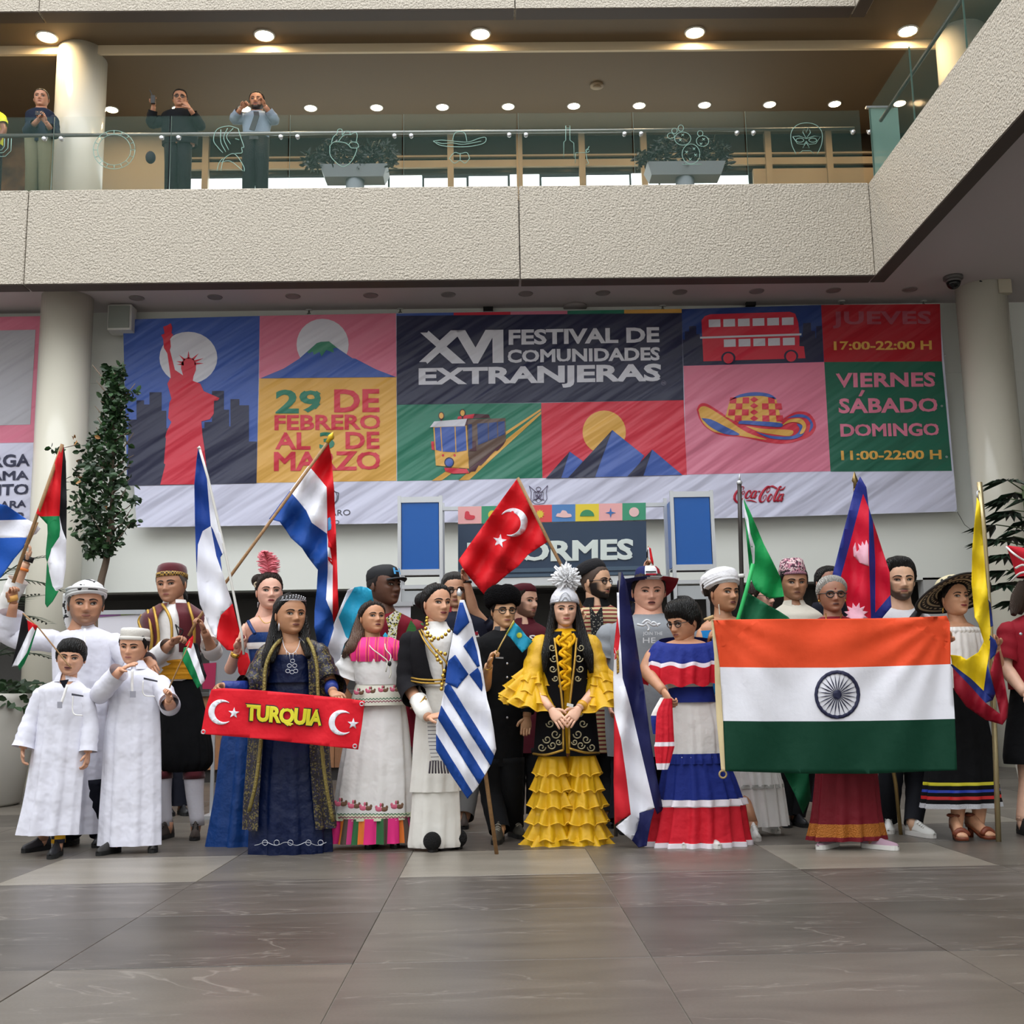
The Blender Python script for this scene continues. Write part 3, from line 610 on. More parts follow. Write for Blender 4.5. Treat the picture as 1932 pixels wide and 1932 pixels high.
strokes('cola_script', ban, YB-0.012, kcc, [
    [(470, 500, 1.5), (500, 440, 1.5), (440, 420, 1.5), (330, 520, 3.5), (250, 650, 5), (240, 760, 5.5), (300, 850, 4), (390, 850, 2.5), (480, 720, 1.2)],
    [(470, 620, 1.2), (520, 590, 1.2), (500, 540, 1.2), (455, 560, 1.2), (450, 610, 1.2), (480, 650, 1.2)],
    [(670, 600, 2.5), (690, 540, 2), (630, 540, 2.5), (560, 640, 4.5), (550, 730, 4), (610, 730, 2), (690, 640, 1)],
    [(850, 560, 3), (790, 540, 2.5), (720, 620, 4), (700, 720, 4), (750, 730, 2), (820, 620, 1.5)], [(860, 540, 3.5), (810, 650, 4), (790, 740, 3.5), (870, 650, 1)],
    [(900, 555, 3), (955, 555, 3)], [(560, 810, 1), (680, 805, 3), (780, 830, 2.5), (860, 860, 0.8)],
    [(1140, 570, 1.2), (1220, 520, 1.2), (1220, 440, 1.2), (1150, 500, 1.2), (1130, 560, 1.2), (1150, 590, 1.2), (1210, 540, 1)],
    [(1230, 420, 3), (1150, 430, 4), (1030, 560, 5), (950, 720, 6), (960, 830, 5), (1030, 840, 2), (1110, 750, 1.2), (1120, 650, 1.2), (1060, 680, 1.2), (1030, 760, 1.2)],
    [(1230, 415, 2), (1310, 410, 4), (1420, 470, 3.5)], [(1290, 650, 2), (1240, 640, 3), (1170, 760, 4.5), (1180, 830, 3.5), (1250, 780, 1.5), (1300, 690, 1.5), (1270, 640, 1.5)],
    [(1560, 430, 1.5), (1510, 420, 3), (1430, 560, 5), (1360, 720, 5), (1350, 820, 4.5), (1420, 790, 1.5), (1500, 580, 1)], [(1660, 410, 0.8), (1590, 490, 3), (1500, 510, 3)],
    [(1590, 640, 3), (1520, 640, 3), (1450, 740, 4.5), (1440, 820, 4), (1500, 800, 2), (1570, 690, 1.5)], [(1610, 620, 3.5), (1550, 750, 4), (1540, 830, 3.5), (1610, 740, 1)]], B_cola)
strokes('tie_cord', ban, YB-0.01, I1, [[(1805, 964), (1820, 990), (1848, 1012)]], M_black, 0.004)
for u, v in ((1786, 671), (1780, 766), (1789, 862), (1807, 964)):
    mk('eyelet', MB().add(*torus(atY(u-3, v, YB-0.012), 0.012, 0.005, 12, 5)), M_alu, ban)
# second banner beyond the column (its code square is left plain)
b2 = thing('programme_banner', 'pink and white programme banner partly hidden behind the column', 'banner', (-8.5, YB, 3.0))
def b2p(name, pts, m, l=1): return prn(b2, YB, name, pts, m, l)
b2p('banner_cloth', [(-420, 605), (100, 596), (92, 1010), (-420, 1018)], B_wlow, 0); b2p('printed_panel', [(-420, 605), (100, 596), (95, 834), (-420, 843)], B_pink)
b2p('plain_square', [(-110, 626), (67, 622), (57, 801), (-112, 805)], bmat('print_pale_grey', '#b9b9c2'), 2)
for s, q in (('RGA', [(-16, 858), (56, 856), (56, 880), (-16, 882)]), ('AMA', [(-20, 889), (54, 888), (54, 905), (-20, 907)]), ('ITO', [(-3, 914), (54, 912), (53, 933), (-4, 935)]), ('ARA', [(0, 946), (50, 943), (49, 957), (-1, 960)]), ('R', [(31, 967), (48, 966), (48, 981), (31, 982)])):
    text(s, q, lambda u, v: atY(u, v, YB-0.011), B_navy, b2, 0.03)
# ------------------------------------------------------------------ information stand
YS = 12.0
st = thing('information_stand', 'aluminium framed information stand sign with icon strip between the blue light boxes', 'sign', (0.6, YS, 0))
ks = K(740, 900, 3.116)
M_sn = mat('sign_navy', '#263a52', 0.5, bump=(3, 0.3, 0.02)); M_st = mat('sign_letter', '#d3dcd6', 0.6)
def sp_(name, pts, m, layer=1, t=0.003): return prn(st, YS, name, pts, m, layer, t)
sp_('sign_panel', ks([(387, 280), (1493, 258), (1498, 575), (387, 600)]), M_sn, 0, 0.03)
sp_('sign_sill', ks([(387, 545), (1498, 522), (1500, 545), (387, 568)]), mat('sign_sill_grey', '#44586b', 0.4), 2, 0.02); sp_('sign_sill', ks([(387, 580), (1498, 556), (1500, 572), (387, 596)]), mat('sign_sill_grey', '#44586b', 0.4), 2, 0.02)
sp_('valance', ks([(300, 600), (1620, 575), (1620, 622), (300, 646)]), mat('valance_white', '#cfd2d2', 0.6), 0, 0.03)
text('INFORMES', ks([(440, 385), (1415, 362), (1415, 486), (440, 508)]), lambda u, v: atY(u, v, YS-0.01), M_st, st, 0.04)
sp_('top_rail', ks([(290, 175), (1600, 150), (1600, 172), (290, 197)]), M_alu, -2, 0.04)
ic = ['#e8aaa8', '#3d9470', '#e8aaa8', '#dd4e4e', '#4f7fb8', '#e2c838', '#e8aaa8', '#3d9470']
xs_ = [387+138*i for i in range(9)]
for i in range(8):
    y0 = 190-(xs_[i]-387)*0.022; sp_('icon_square', ks([(xs_[i], y0-15), (xs_[i+1], y0-18), (xs_[i+1], y0+83), (xs_[i], y0+86)]), mat('icon_'+ic[i], ic[i], 0.6), 1)
sp_('icon_heart', ks(sm([(425, 240), (430, 205), (450, 203), (458, 222), (485, 228), (478, 248), (440, 250), (425, 240)], 4)), mat('icon_red', '#d03a48', 0.6), 2)
sp_('icon_ring', ks(disc_poly(590, 222, 26, 26)), mat('icon_yellow', '#dcc03c', 0.6), 2)
sp_('icon_sun', ks(star_poly(868, 218, 28, 10, 0.62)), mat('icon_yellow', '#dcc03c', 0.6), 2)
sp_('icon_cloud', ks(sm([(962, 232), (970, 215), (988, 212), (1000, 196), (1022, 200), (1032, 214), (1050, 218), (1052, 234), (1010, 238), (962, 232)], 4)), mat('icon_pale', '#e6bcb8', 0.6), 2)
sp_('icon_dome', ks(disc_poly(1146, 230, 42, 38, 16, math.pi, 2*math.pi)), mat('icon_green', '#3b8a5c', 0.6), 2)
sp_('icon_star', ks(star_poly(1284, 210, 30, 4, 0.3)), mat('icon_blue', '#3c6fb0', 0.6), 2); sp_('icon_disc', ks(disc_poly(1422, 206, 29, 28)), mat('icon_pale', '#e6bcb8', 0.6), 2)
M_lb = mat('blue_acrylic', '#0c58a8', 0.28, bump=(6, 0.1, 0.01))
def lightbox(q, label, posts):
    """q: blue face TL,TR,BR,BL in crop pixels"""
    Q = [atY(u, v, YS-0.4) for u, v in ks(q)]; x0 = Q[3][0]; x1 = Q[2][0]; z0 = min(Q[2][2], Q[3][2]); z1 = max(Q[0][2], Q[1][2])
    t = thing('light_box', label, 'light box', ((x0+x1)/2, YS-0.2, 0), 'blue light boxes')
    y0, y1 = YS-0.4, YS+0.05
    mk('front_panel', MB().add(*box(x0, x1, y0, y0+0.02, z0, z1)), M_lb, t, False)
    for xa in (x0, x1): mk('side_panel', MB().add(*box(xa-0.008, xa+0.008, y0+0.02, y1, z0, z1)), M_lb, t, False)
    mk('bottom_panel', MB().add(*box(x0, x1, y0+0.02, y1, z0-0.03, z0-0.01)), mat('box_underside', '#39414c', 0.6), t, False)
    for za, zb in ((z1, z1+0.06), (z0-0.06, z0)): mk('rail', MB().add(*box(x0-0.02, x1+0.02, y0-0.012, y0+0.03, za, zb)), M_alu, t, False)
    for xa in (x0-0.025, x1+0.025):
        for ya in (y0, y1): mk('post', MB().add(*box(xa-0.018, xa+0.018, ya-0.018, ya+0.018, 0, z1+0.07)), M_alu, t, False)
    mk('lower_rail', MB().add(*box(x0, x1, y0-0.01, y0+0.02, z0-0.2, z0-0.16)), M_alu, t, False)
    mk('lower_panel', MB().add(*box(x0, x1, y0, y0+0.01, z0-0.36, z0-0.22)), mat('lower_panel_grey', '#aeb2b4', 0.5), t, False)
lightbox([(57, 152), (272, 150), (274, 540), (57, 545)], 'blue light box on aluminium posts beside the icon of a heart', 0)
lightbox([(1648, 120), (1860, 118), (1880, 512), (1672, 516)], 'blue light box on aluminium posts beside the icon of a pale disc', 0)
# wooden counter in the recess, each board its own piece
ct = thing('reception_counter', 'long reception counter faced with upright wooden boards', 'counter', (0, 14.8, 0))
wm = [mat('counter_wood_%d' % i, c, 0.5, bump=(18, 0.2, 0.004, 'wave'), var=(8, 0.2)) for i, c in enumerate(('#9a6b48', '#8d6040', '#a5764f'))]
for i in range(44): mk('board', MB().add(*bevbox(-4.9+i*0.22, -4.9+i*0.22+0.214, 14.7, 14.75, 0.16, 1.08, 0.004)), wm[i % 3], ct, False)
mk('plinth', MB().add(*box(-4.9, 4.78, 14.76, 15.2, 0, 0.16)), mat('plinth_dark', '#2a2624', 0.6), ct, False); mk('worktop', MB().add(*bevbox(-4.95, 4.83, 14.64, 15.3, 1.08, 1.13, 0.006)), M_dark, ct, False)
mk('carcass', MB().add(*box(-4.9, 4.78, 14.75, 15.2, 0.16, 1.08)), M_dark, ct, False)
# boards standing behind the row of people
def standee(label, q, Y, m, extra=None):
    P = [atY(u, v, Y) for u, v in q]; x0, x1 = min(P[0][0], P[3][0]), max(P[1][0], P[2][0]); z1 = P[0][2]
    t = thing('display_board', label, 'display board', ((x0+x1)/2, Y, 0))
    mk('panel', MB().add(*slab(P, (0, 0.02, 0))), m, t, False); mk('top_bar', MB().add(*box(x0-0.02, x1+0.02, Y-0.02, Y+0.03, z1-0.01, z1+0.03)), M_alu, t, False)
    for xa in (x0+0.05, x1-0.05): mk('leg', MB().add(*box(xa-0.015, xa+0.015, Y+0.02, Y+0.05, 0, z1)), M_alu, t, False)
    mk('foot', MB().add(*box(x0, x1, Y-0.15, Y+0.2, 0, 0.03)), M_alu, t, False)
    return t
t = standee('white poster stand with purple and green stripe behind the man in a fez', [(185, 1158), (268, 1152), (268, 1240), (185, 1240)], 10.6, mat('poster_white', '#d8d6de', 0.6))
prn(t, 10.6, 'stripe', [(185, 1160), (228, 1157), (228, 1161), (185, 1164)], mat('poster_purple', '#9a5aa0', 0.6), 2); prn(t, 10.6, 'stripe', [(228, 1157), (268, 1154), (268, 1158), (228, 1161)], mat('poster_lime', '#9bb04a', 0.6), 2)
standee('white roll-up poster behind the man in a black cap', [(735, 1142), (775, 1140), (773, 1260), (735, 1260)], 10.4, mat('poster_white', '#d8d6de', 0.6))
t = standee('grey board with a magenta print behind the blue, white and red flag', [(395, 1210), (480, 1205), (480, 1330), (395, 1330)], 10.2, mat('poster_grey', '#8c8c90', 0.6))
prn(t, 10.2, 'print', [(382, 1252), (408, 1250), (405, 1300), (382, 1300)], mat('poster_magenta', '#a01848', 0.6), 2)
# ================================================================== PEOPLE: a parametric figure
SK = {}
def skin(tone, beard='#1a1412'):
    k = 'skin_'+tone+beard
    c = [int(tone[i:i+2], 16)/255 for i in (1, 3, 5)]; c = [min(0.93, x*1.06+0.035) for x in c]
    return mat(k, c, 0.48, var=(22, 0.1), beard=beard, bump=(120, 0.15, 0.002))
_hz = np.array([-0.50, -0.48, -0.44, -0.38, -0.30, -0.20, -0.10, 0.0, 0.10, 0.20, 0.30, 0.40, 0.45, 0.485, 0.50])
_hw = np.array([0.06, 0.125, 0.185, 0.232, 0.275, 0.312, 0.332, 0.346, 0.352, 0.348, 0.325, 0.262, 0.205, 0.12, 0.002])
_hf = np.array([0.24, 0.30, 0.34, 0.358, 0.366, 0.376, 0.382, 0.384, 0.386, 0.374, 0.345, 0.285, 0.22, 0.13, 0.002])
_hb = np.array([0.08, 0.12, 0.16, 0.20, 0.27, 0.36, 0.43, 0.47, 0.485, 0.475, 0.435, 0.335, 0.25, 0.14, 0.002])
def _tab(z, t, fw=1.0): return np.interp(z, _hz, t)*fw
def _bump(x, z, nose=1.0, mouth=0.0, brow=1.0):
    x = np.asarray(x, float); z = np.asarray(z, float); ax = np.abs(x)
    p = np.interp(z, [-0.215, -0.19, -0.165, -0.135, -0.1, -0.05, 0.0, 0.06, 0.1], [0, 0.045, 0.10, 0.125, 0.105, 0.075, 0.045, 0.012, 0])
    sx = np.interp(z, [-0.2, -0.13, 0.05], [0.055, 0.05, 0.036])
    d = nose*p*np.exp(-(x/sx)**2)
    d = d+nose*0.036*np.exp(-((ax-0.058)/0.028)**2-((z+0.158)/0.032)**2)
    d = d-0.05*np.exp(-((ax-0.15)/0.085)**2-((z-0.0)/0.05)**2)
    d = d+brow*0.02*np.exp(-((ax-0.12)/0.11)**2-((z-0.08)/0.03)**2)
    d = d+0.022*np.exp(-((ax-0.2)/0.08)**2-((z+0.1)/0.07)**2)
    d = d+0.032*np.exp(-(x/0.095)**2-((z+0.278)/0.04)**2)
    d = d-0.016*np.exp(-(x/0.1)**2-((z+0.35)/0.025)**2)+0.03*np.exp(-(x/0.09)**2-((z+0.43)/0.05)**2)
    d = d-0.014*np.exp(-((ax-0.12)/0.03)**2-((z+0.22)/0.08)**2)
    return d
class Head:
    def __init__(s, pos, size, yaw=0, pitch=0, roll=0, fw=1.0, nose=1.0):
        s.o = np.asarray(pos, float); s.s = size; s.fw = fw; s.nose = nose
        a, b, c = map(math.radians, (yaw, pitch, roll))
        Rz = np.array([[math.cos(a), -math.sin(a), 0], [math.sin(a), math.cos(a), 0], [0, 0, 1]])
        Rx = np.array([[1, 0, 0], [0, math.cos(b), -math.sin(b)], [0, math.sin(b), math.cos(b)]])   # pitch>0 looks down
        Ry = np.array([[math.cos(c), 0, math.sin(c)], [0, 1, 0], [-math.sin(c), 0, math.cos(c)]])
        s.R = Rz@Rx@Ry
    def W(s, p): return (np.asarray(p, float)*s.s)@s.R.T+s.o
    def front(s, x, z):
        w = _tab(z, _hw, s.fw); f = _tab(z, _hf); n = 2.25
        q = np.clip(1-(np.abs(x)/w)**n, 0, 1)**(1/n)
        return -f*q-_bump(x, z, s.nose)*np.clip(q*2.2, 0, 1)
    def grid(s, nu=44, zs=None, off=None, bump=True):
        zs = np.concatenate([np.linspace(-0.5, -0.36, 6), np.linspace(-0.34, 0.14, 26), np.linspace(0.17, 0.44, 8), [0.465, 0.485, 0.496, 0.5]]) if zs is None else zs
        u = np.linspace(0, 1, nu, endpoint=False); ph = 2*math.pi*u-0.75*np.sin(2*math.pi*u)*0.6
        out = []; prm = []
        for z in zs:
            w = _tab(z, _hw, s.fw); f = _tab(z, _hf); b = _tab(z, _hb); n = 2.25
            sx = np.sign(np.sin(ph))*np.abs(np.sin(ph))**(2/n); cy = np.sign(np.cos(ph))*np.abs(np.cos(ph))**(2/n)
            x = w*sx; y = np.where(cy > 0, -f*cy, -b*cy)
            if bump: y = y-np.where(cy > 0, _bump(x, z, s.nose)*np.clip(cy*2.2, 0, 1), 0)
            P = np.stack([x, y, np.full_like(x, z)], 1); out.append(P); prm.append(np.stack([np.degrees(np.abs((ph+math.pi) % (2*math.pi)-math.pi)), np.full_like(x, z), np.sign(np.sin(ph))], 1))
        return out, prm
def _norm(a): a = np.asarray(a, float); return a/max(np.linalg.norm(a), 1e-9)
HAIRLINES = {
    'short': ([0, 35, 55, 70, 84, 95, 112, 130, 180], [0.33, 0.31, 0.21, 0.08, -0.08, 0.0, -0.03, -0.26, -0.34]),
    'female': ([0, 30, 55, 75, 90, 105, 125, 180], [0.37, 0.33, 0.22, 0.10, 0.02, -0.06, -0.3, -0.42]),
    'fringe': ([0, 35, 55, 70, 84, 95, 112, 130, 180], [0.17, 0.16, 0.08, 0.0, -0.12, -0.05, -0.05, -0.3, -0.38]),
    'balding': ([0, 35, 60, 75, 88, 100, 115, 135, 180], [0.47, 0.46, 0.38, 0.16, -0.05, 0.02, -0.02, -0.24, -0.33]),
}
class Person:
    def __init__(s, Y, u, label, tone='#c08a68', beard='#1a1412', group=None, name='person'):
        p = atZ(u, 1600, 0); X = atY(u, 1400, Y)[0]
        s.Y = Y; s.root = thing(name, label, 'person', (X, Y, 0), group); s.b = MB(); s.att = []; s.sk = skin(tone, beard); s.scale = 1.0
    def p(s, u, v, dy=0): return atY(u, v, s.Y+dy)
    def add(s, VF, att=None):
        s.b.add(*VF); s.att.append(np.zeros(len(VF[0])) if att is None else att)
    def part(s, name, mb, m, smooth=True, parent=None): return mk(name, mb, m, parent or s.root, smooth)
    # ---- head with face
    def head(s, u, v, h, yaw=0, pitch=0, roll=0, dy=0, fw=1.0, nose=1.0, beard=0.0, lips='#9a5a52', brow='#1d1512', iris='#23150e', neck=None, nr=0.27, open_=0.0, eye=1.0, smile=0.0, dz=0):
        c = s.p(u, v, dy); size = s.p(u, v-h/2, dy)[2]-s.p(u, v+h/2, dy)[2]
        H = s.H = Head(c, size, yaw, pitch, roll, fw, nose)
        rings, prm = H.grid()
        V, Fc = loft(rings); pr = np.concatenate(prm); att = np.zeros(len(V))
        if beard:
            z = pr[:, 1]; a = pr[:, 0]; x = V[:, 0]; ax = np.abs(x)
            jaw = np.clip(((-0.16-0.0*a)-z)/0.05, 0, 1)*(a < 100)
            side = np.clip((a-40)/22, 0, 1)*np.clip((0.0-z)/0.05, 0, 1)*np.clip((98-a)/6, 0, 1)
            chinm = np.clip((-0.33-z)/0.03, 0, 1)
            must = np.exp(-(x/0.13)**4)*np.clip((-0.205-z)/0.02, 0, 1)*np.clip((z+0.27)/0.02, 0, 1)
            cheek = np.clip((0.10-ax)/0.02, 0, 1)*np.clip((z+0.345)/0.015, 0, 1)
            jawm = np.clip((-0.26-z+np.clip((a-40)/60, 0, 1)*0.25)/0.05, 0, 1)*(1-cheek)
            att = np.clip(np.maximum.reduce([side, chinm, must, jawm])*np.clip((100-a)/6, 0, 1), 0, 1)*beard
            V = V.copy()
        s.add((H.W(V), Fc), att)
        for sg in (-1, 1):   # ears
            E, Ef = ellipsoid((0, 0, 0), (0.028, 0.075, 0.115), 12, 8)
            E = E@np.array([[math.cos(0.35*sg), -math.sin(0.35*sg), 0], [math.sin(0.35*sg), math.cos(0.35*sg), 0], [0, 0, 1]]).T
            s.add((H.W(E+[sg*0.352*fw, 0.06, -0.04]), Ef))
        # eyes, brows, lips
        M_eye = mat('eye_white', '#9c948c', 0.5, spec=0.2); M_ir = mat('iris_'+iris, iris, 0.6, spec=0.15); M_lash = mat('lash_dark', '#1c1210', 0.8); M_br = mat('brow_'+brow, brow, 0.9)
        for sg in (-1, 1):
            b = MB(); P = []; ns, nt = 11, 5
            for i in range(ns):
                q = -1+2*i/(ns-1); hgt = 0.027*eye*(1-q*q)**0.7
                for j in range(nt):
                    x = sg*(0.148+0.066*q); z = 0.0+0.01*q*sg*sg+hgt*(-1+2*j/(nt-1))
                    P.append((x, H.front(x, z)-0.014-0.012*(1-q*q), z))
            b.add(H.W(P), [(i*nt+j, (i+1)*nt+j, (i+1)*nt+j+1, i*nt+j+1) for i in range(ns-1) for j in range(nt-1)])
            gx = 0.012*np.clip(-yaw/30, -1, 1)*0
            ic = [(sg*0.148+gx+0.037*math.cos(t), H.front(sg*0.148, 0)-0.0315, 0.002+min(0.03, 0.028*eye)*math.sin(t)) for t in np.linspace(0, 2*math.pi, 14, endpoint=False)]
            b.add(H.W(ic), [tuple(range(14))], 1)
            up = [(sg*(0.148+0.07*q), H.front(sg*(0.148+0.07*q), 0.02)-0.024-0.008*(1-q*q), 0.01*q+0.03*eye*max(0, 1-q*q)**0.7) for q in np.linspace(-1, 1, 9)]
            b.add(*tube(H.W(up), 0.0085*size, 5), 2)
            s.part('eye', b, [M_eye, M_ir, M_lash])
            br = [(sg*x, H.front(sg*x, z)-0.004, z) for x, z in ((0.055, 0.075), (0.10, 0.092), (0.16, 0.1), (0.21, 0.088), (0.245, 0.065))]
            s.part('eyebrow', MB().add(*tube(H.W(smooth_path(br, 4)), np.interp(np.linspace(0, 1, 17), [0, 0.3, 1], [0.016, 0.017, 0.006])*size, 6)), M_br)
        b = MB(); q = np.linspace(-1, 1, 13); wv = 0.1*(1+0.15*smile)
        zc = -0.272+0.02*smile*q*q
        def strip(za, zb, off):
            R0 = []
            for zz, o_ in ((za, 0.0), ((za+zb)/2, off), (zb, 0.0)):
                x = q*wv; R0.append([(xx, H.front(xx, zi)-0.004-o_*(1-qq*qq), zi) for xx, zi, qq in zip(x, zz, q)])
            return loft([H.W(r) for r in R0], closed=False)
        env = np.sqrt(np.clip(1-q*q, 0, 1))
        b.add(*strip(zc+open_*0.02*env+0.024*env*(1-0.25*np.exp(-(q/0.18)**2)), zc+open_*0.02*env, 0.014)); b.add(*strip(zc-open_*0.03*env, zc-open_*0.03*env-0.03*env, 0.018))
        b.add(*strip(zc+open_*0.02*env+0.004, zc-open_*0.03*env-0.003, -0.002), 1)
        s.part('lips', b, [mat('lips_'+lips, lips, 0.4), mat('mouth_dark', '#3a1512', 0.6)])
        # neck
        top = H.W((0, 0.09, -0.2)); r = nr*size
        if neck is None: bot = c+np.array([0, 0.03, -0.74*size])
        else: bot = s.p(*neck)
        bot2 = bot+np.array([0, 0.01, -0.10])
        s.add(tube(np.array([top, top*0.6+bot*0.4, top*0.3+bot*0.7, bot, bot2]), [r*0.95, r*0.97, r*1.02, r*1.3, r*1.5], 18))
        s.nk = bot
        return H
    def headpart(s, name, pts_faces, m, smooth=True): return s.part(name, MB().add(s.H.W(pts_faces[0]), pts_faces[1]), m, smooth)
    def hair(s, style='short', m=None, T=0.05, top=0.0, wave=0.3, name='hair', back=0.0):
        m = m or mat('hair_black', '#17120f', 0.5, bump=(30, 0.6, 0.01, 'wave'))
        H = s.H; zs = np.concatenate([np.linspace(-0.46, -0.2, 8), np.linspace(-0.17, 0.42, 22), [0.45, 0.475, 0.492, 0.5]])
        rings, prm = H.grid(52, zs, bump=False); hx, hy = HAIRLINES[style]; out = []
        for P, q in zip(rings, prm):
            a, z = q[:, 0], q[:, 1]; zh = np.interp(a, hx, hy)+wave*np.sin(a*0.35)*0.02
            t = np.clip((z-zh)*0.7, -0.05, T)+top*np.clip((z-0.25)/0.2, 0, 1)*(t_ := np.clip((z-zh)*8, 0, 1))+back*np.clip((a-110)/50, 0, 1)*np.clip((z-zh)*4, 0, 1)
            C = np.array([0, 0.04, 0.02]); d = P-C; d /= np.linalg.norm(d, axis=1)[:, None]
            t = t+wave*(0.02*np.sin(a*0.4+z*40)+0.022*np.sin(a*0.17*q[:, 2]+z*9)+0.012*np.sin(a*1.1+3*z))*t_*min(1, T/0.04)
            out.append(P+d*t[:, None])
        V, Fc = loft(out); return s.headpart(name, (V, Fc), m)
    def lathe(s, name, prof, m, sx=1.0, sy=1.25, off=(0, 0.045, 0), tilt=0, n=40, fold=None, parent=None, thick=False):
        """hat-like solid of revolution in head space; prof: (radius, z)"""
        t = math.radians(tilt); rg = []
        for r, z in prof:
            ring = []
            for i in range(n):
                a = 2*math.pi*i/n; x, y, zz = r*sx*math.sin(a), -r*sy*math.cos(a), z
                if fold: x, y, zz = fold(x, y, zz, a, r)
                y, zz = y*math.cos(t)-zz*math.sin(t), y*math.sin(t)+zz*math.cos(t)
                ring.append((x+off[0], y+off[1], zz+off[2]))
            rg.append(ring)
        V, Fc = loft(rg)
        return s.part(name, MB().add(s.H.W(V), Fc), m, True, parent)
    def glasses(s, col='#151515', r=0.088, rh=0.8, thick=0.013):
        H = s.H; b = MB(); fy = H.front(0.15, 0.0)-0.075
        for sg in (-1, 1):
            P = [(sg*0.152+r*math.cos(t)*1.08, fy+0.03*abs(math.cos(t))*(math.cos(t)*sg > 0), -0.005+r*rh*math.sin(t)) for t in np.linspace(0, 2*math.pi, 21)]
            b.add(*tube(H.W(P), thick*H.s, 6))
            b.add(*tube(H.W([(sg*0.25, fy+0.02, 0.02), (sg*0.345*H.fw, fy+0.16, 0.025), (sg*0.375*H.fw, 0.02, 0.015)]), thick*0.8*H.s, 5))
        b.add(*tube(H.W([(-0.07, fy-0.004, 0.02), (0, fy-0.02, 0.03), (0.07, fy-0.004, 0.02)]), thick*0.8*H.s, 5))
        return s.part('glasses', b, mat('frame_'+col, col, 0.3))
    # ---- silhouette-driven lofts
    def rings(s, lv, ratio=0.6, n=48, k=3, pleat=None, seg=None, dy=0, seed=0, drop=None, gap=None):
        """lv: (v, uL, uR[, dy[, ratio]]) from top to bottom"""
        A = []
        for q in lv:
            v, a, b = q[:3]; d = dy+(q[3] if len(q) > 3 else 0); rt_ = q[4] if len(q) > 4 else ratio
            L_, R_ = s.p(a, v, d), s.p(b, v, d); c = (L_+R_)/2; A.append((c[0], c[1], c[2], abs(R_[0]-L_[0])/2, rt_))
        A = np.array(A); out = []; mi = []; N = len(A)
        for i in range(N-1):
            for t in np.linspace(0, 1, k, endpoint=False):
                p0, p1, p2, p3 = A[max(i-1, 0)], A[i], A[i+1], A[min(i+2, N-1)]
                m1 = (p2-p0)/2 if i > 0 else (p2-p1); m2 = (p3-p1)/2 if i+2 < N else (p2-p1)
                h = (2*t**3-3*t**2+1)*p1+(t**3-2*t**2+t)*m1*0.6+(-2*t**3+3*t**2)*p2+(t**3-t**2)*m2*0.6
                out.append((h, (i+t)/(N-1))); mi.append(0 if seg is None else seg[i])
        out.append((A[-1], 1.0)); th = np.linspace(0, 2*math.pi, n, endpoint=False)
        rg = []; rs = np.random.RandomState(seed+3); f1, f2 = rs.uniform(0, 6.28, 2)
        for h, t in out:
            if gap: g = math.radians(gap[0]+(gap[1]-gap[0])*t); th = np.linspace(g, 2*math.pi-g, n)
            amp = 0
            if pleat: amp = pleat[1]+(pleat[2]-pleat[1])*t
            kk = pleat[0] if pleat else 0
            w1 = np.cos(kk*th+f1+1.2*np.sin(2*th)+0.5*t); w1 = np.sign(w1)*np.abs(w1)**0.7
            mod = 1+2.5*amp*(0.62*w1+0.38*np.cos((kk*1.618 // 1)*th+f2-0.6*t)) if pleat else np.ones(n)
            z = np.full(n, h[2])
            if drop: z = z+drop(th, t)
            rg.append(np.stack([h[0]+h[3]*mod*np.sin(th), h[1]-h[3]*h[4]*mod*np.cos(th), z], 1))
        return rg, mi
    def wear(s, name, lv, mats, ratio=0.6, n=None, k=3, pleat=None, seg=None, dy=0, caps=(False, False), seed=0, parent=None, drop=None, gap=None):
        n = n or (132 if pleat else 48)
        if gap is not None and not isinstance(gap, tuple): gap = (gap, gap)
        rg, mi = s.rings(lv, ratio, n, k, pleat, seg, dy, seed, drop, gap)
        V, Fc = loft(rg, gap is None, caps); F2 = [m for m in mi for _ in range(n if gap is None else n-1)]; F2 += [0]*(len(Fc)-len(F2))
        b = MB(); b.add(V, Fc, F2)
        return s.part(name, b, mats, True, parent)
    def core(s, lv, ratio=0.4, dy=0, bare=0):
        """trunk of the body; the first `bare` levels are uncovered skin and keep their full size"""
        L2 = []
        for i, q in enumerate(lv):
            v, a, b = q[:3]; k, r_ = (1.0, 0.52) if i < bare else (0.86, ratio)
            if i >= bare+2 and bare: k = 0.78
            c = (a+b)/2; L2.append((v, c+(a-c)*k, c+(b-c)*k, 0, r_))
        rg, _ = s.rings(L2, ratio, 28, 3, dy=dy); s.add(loft(rg)); s.legs = 0
    # ---- arms
    def arm(s, sh, el, wr, r=(0.052, 0.042, 0.03), sleeve=None, hand=None, n=14):
        S, E, Wt = s.p(*sh), s.p(*el), s.p(*wr)
        P = []
        for t in np.linspace(0, 2, 15):
            # blend at the elbow
            if t < 0.8: q = S+(E-S)*t
            elif t > 1.2: q = E+(Wt-E)*(t-1)
            else:
                w = (t-0.8)/0.4; a_, c_ = S+(E-S)*0.8, E+(Wt-E)*0.2; q = (1-w)**2*a_+2*w*(1-w)*E+w*w*c_
            P.append(q)
        P = np.array(P); tt = np.linspace(0, 2, 15)
        rad = np.interp(tt, [0, 0.25, 0.8, 1.0, 1.25, 1.75, 2.0], [r[0]*0.95, r[0], r[1]*1.04, r[1], r[1]*1.05, r[2]*1.1, r[2]])
        d0 = _norm(S-E); nk_ = s.nk; i0 = nk_*0.72+S*0.28+np.array([0, 0.02, -0.09]); Pc = np.concatenate([[i0, i0*0.4+S*0.6+np.array([0, 0, 0.0])+d0*r[0]*0.3], P]); rc = np.concatenate([[r[0]*0.75, r[0]*0.9], rad])
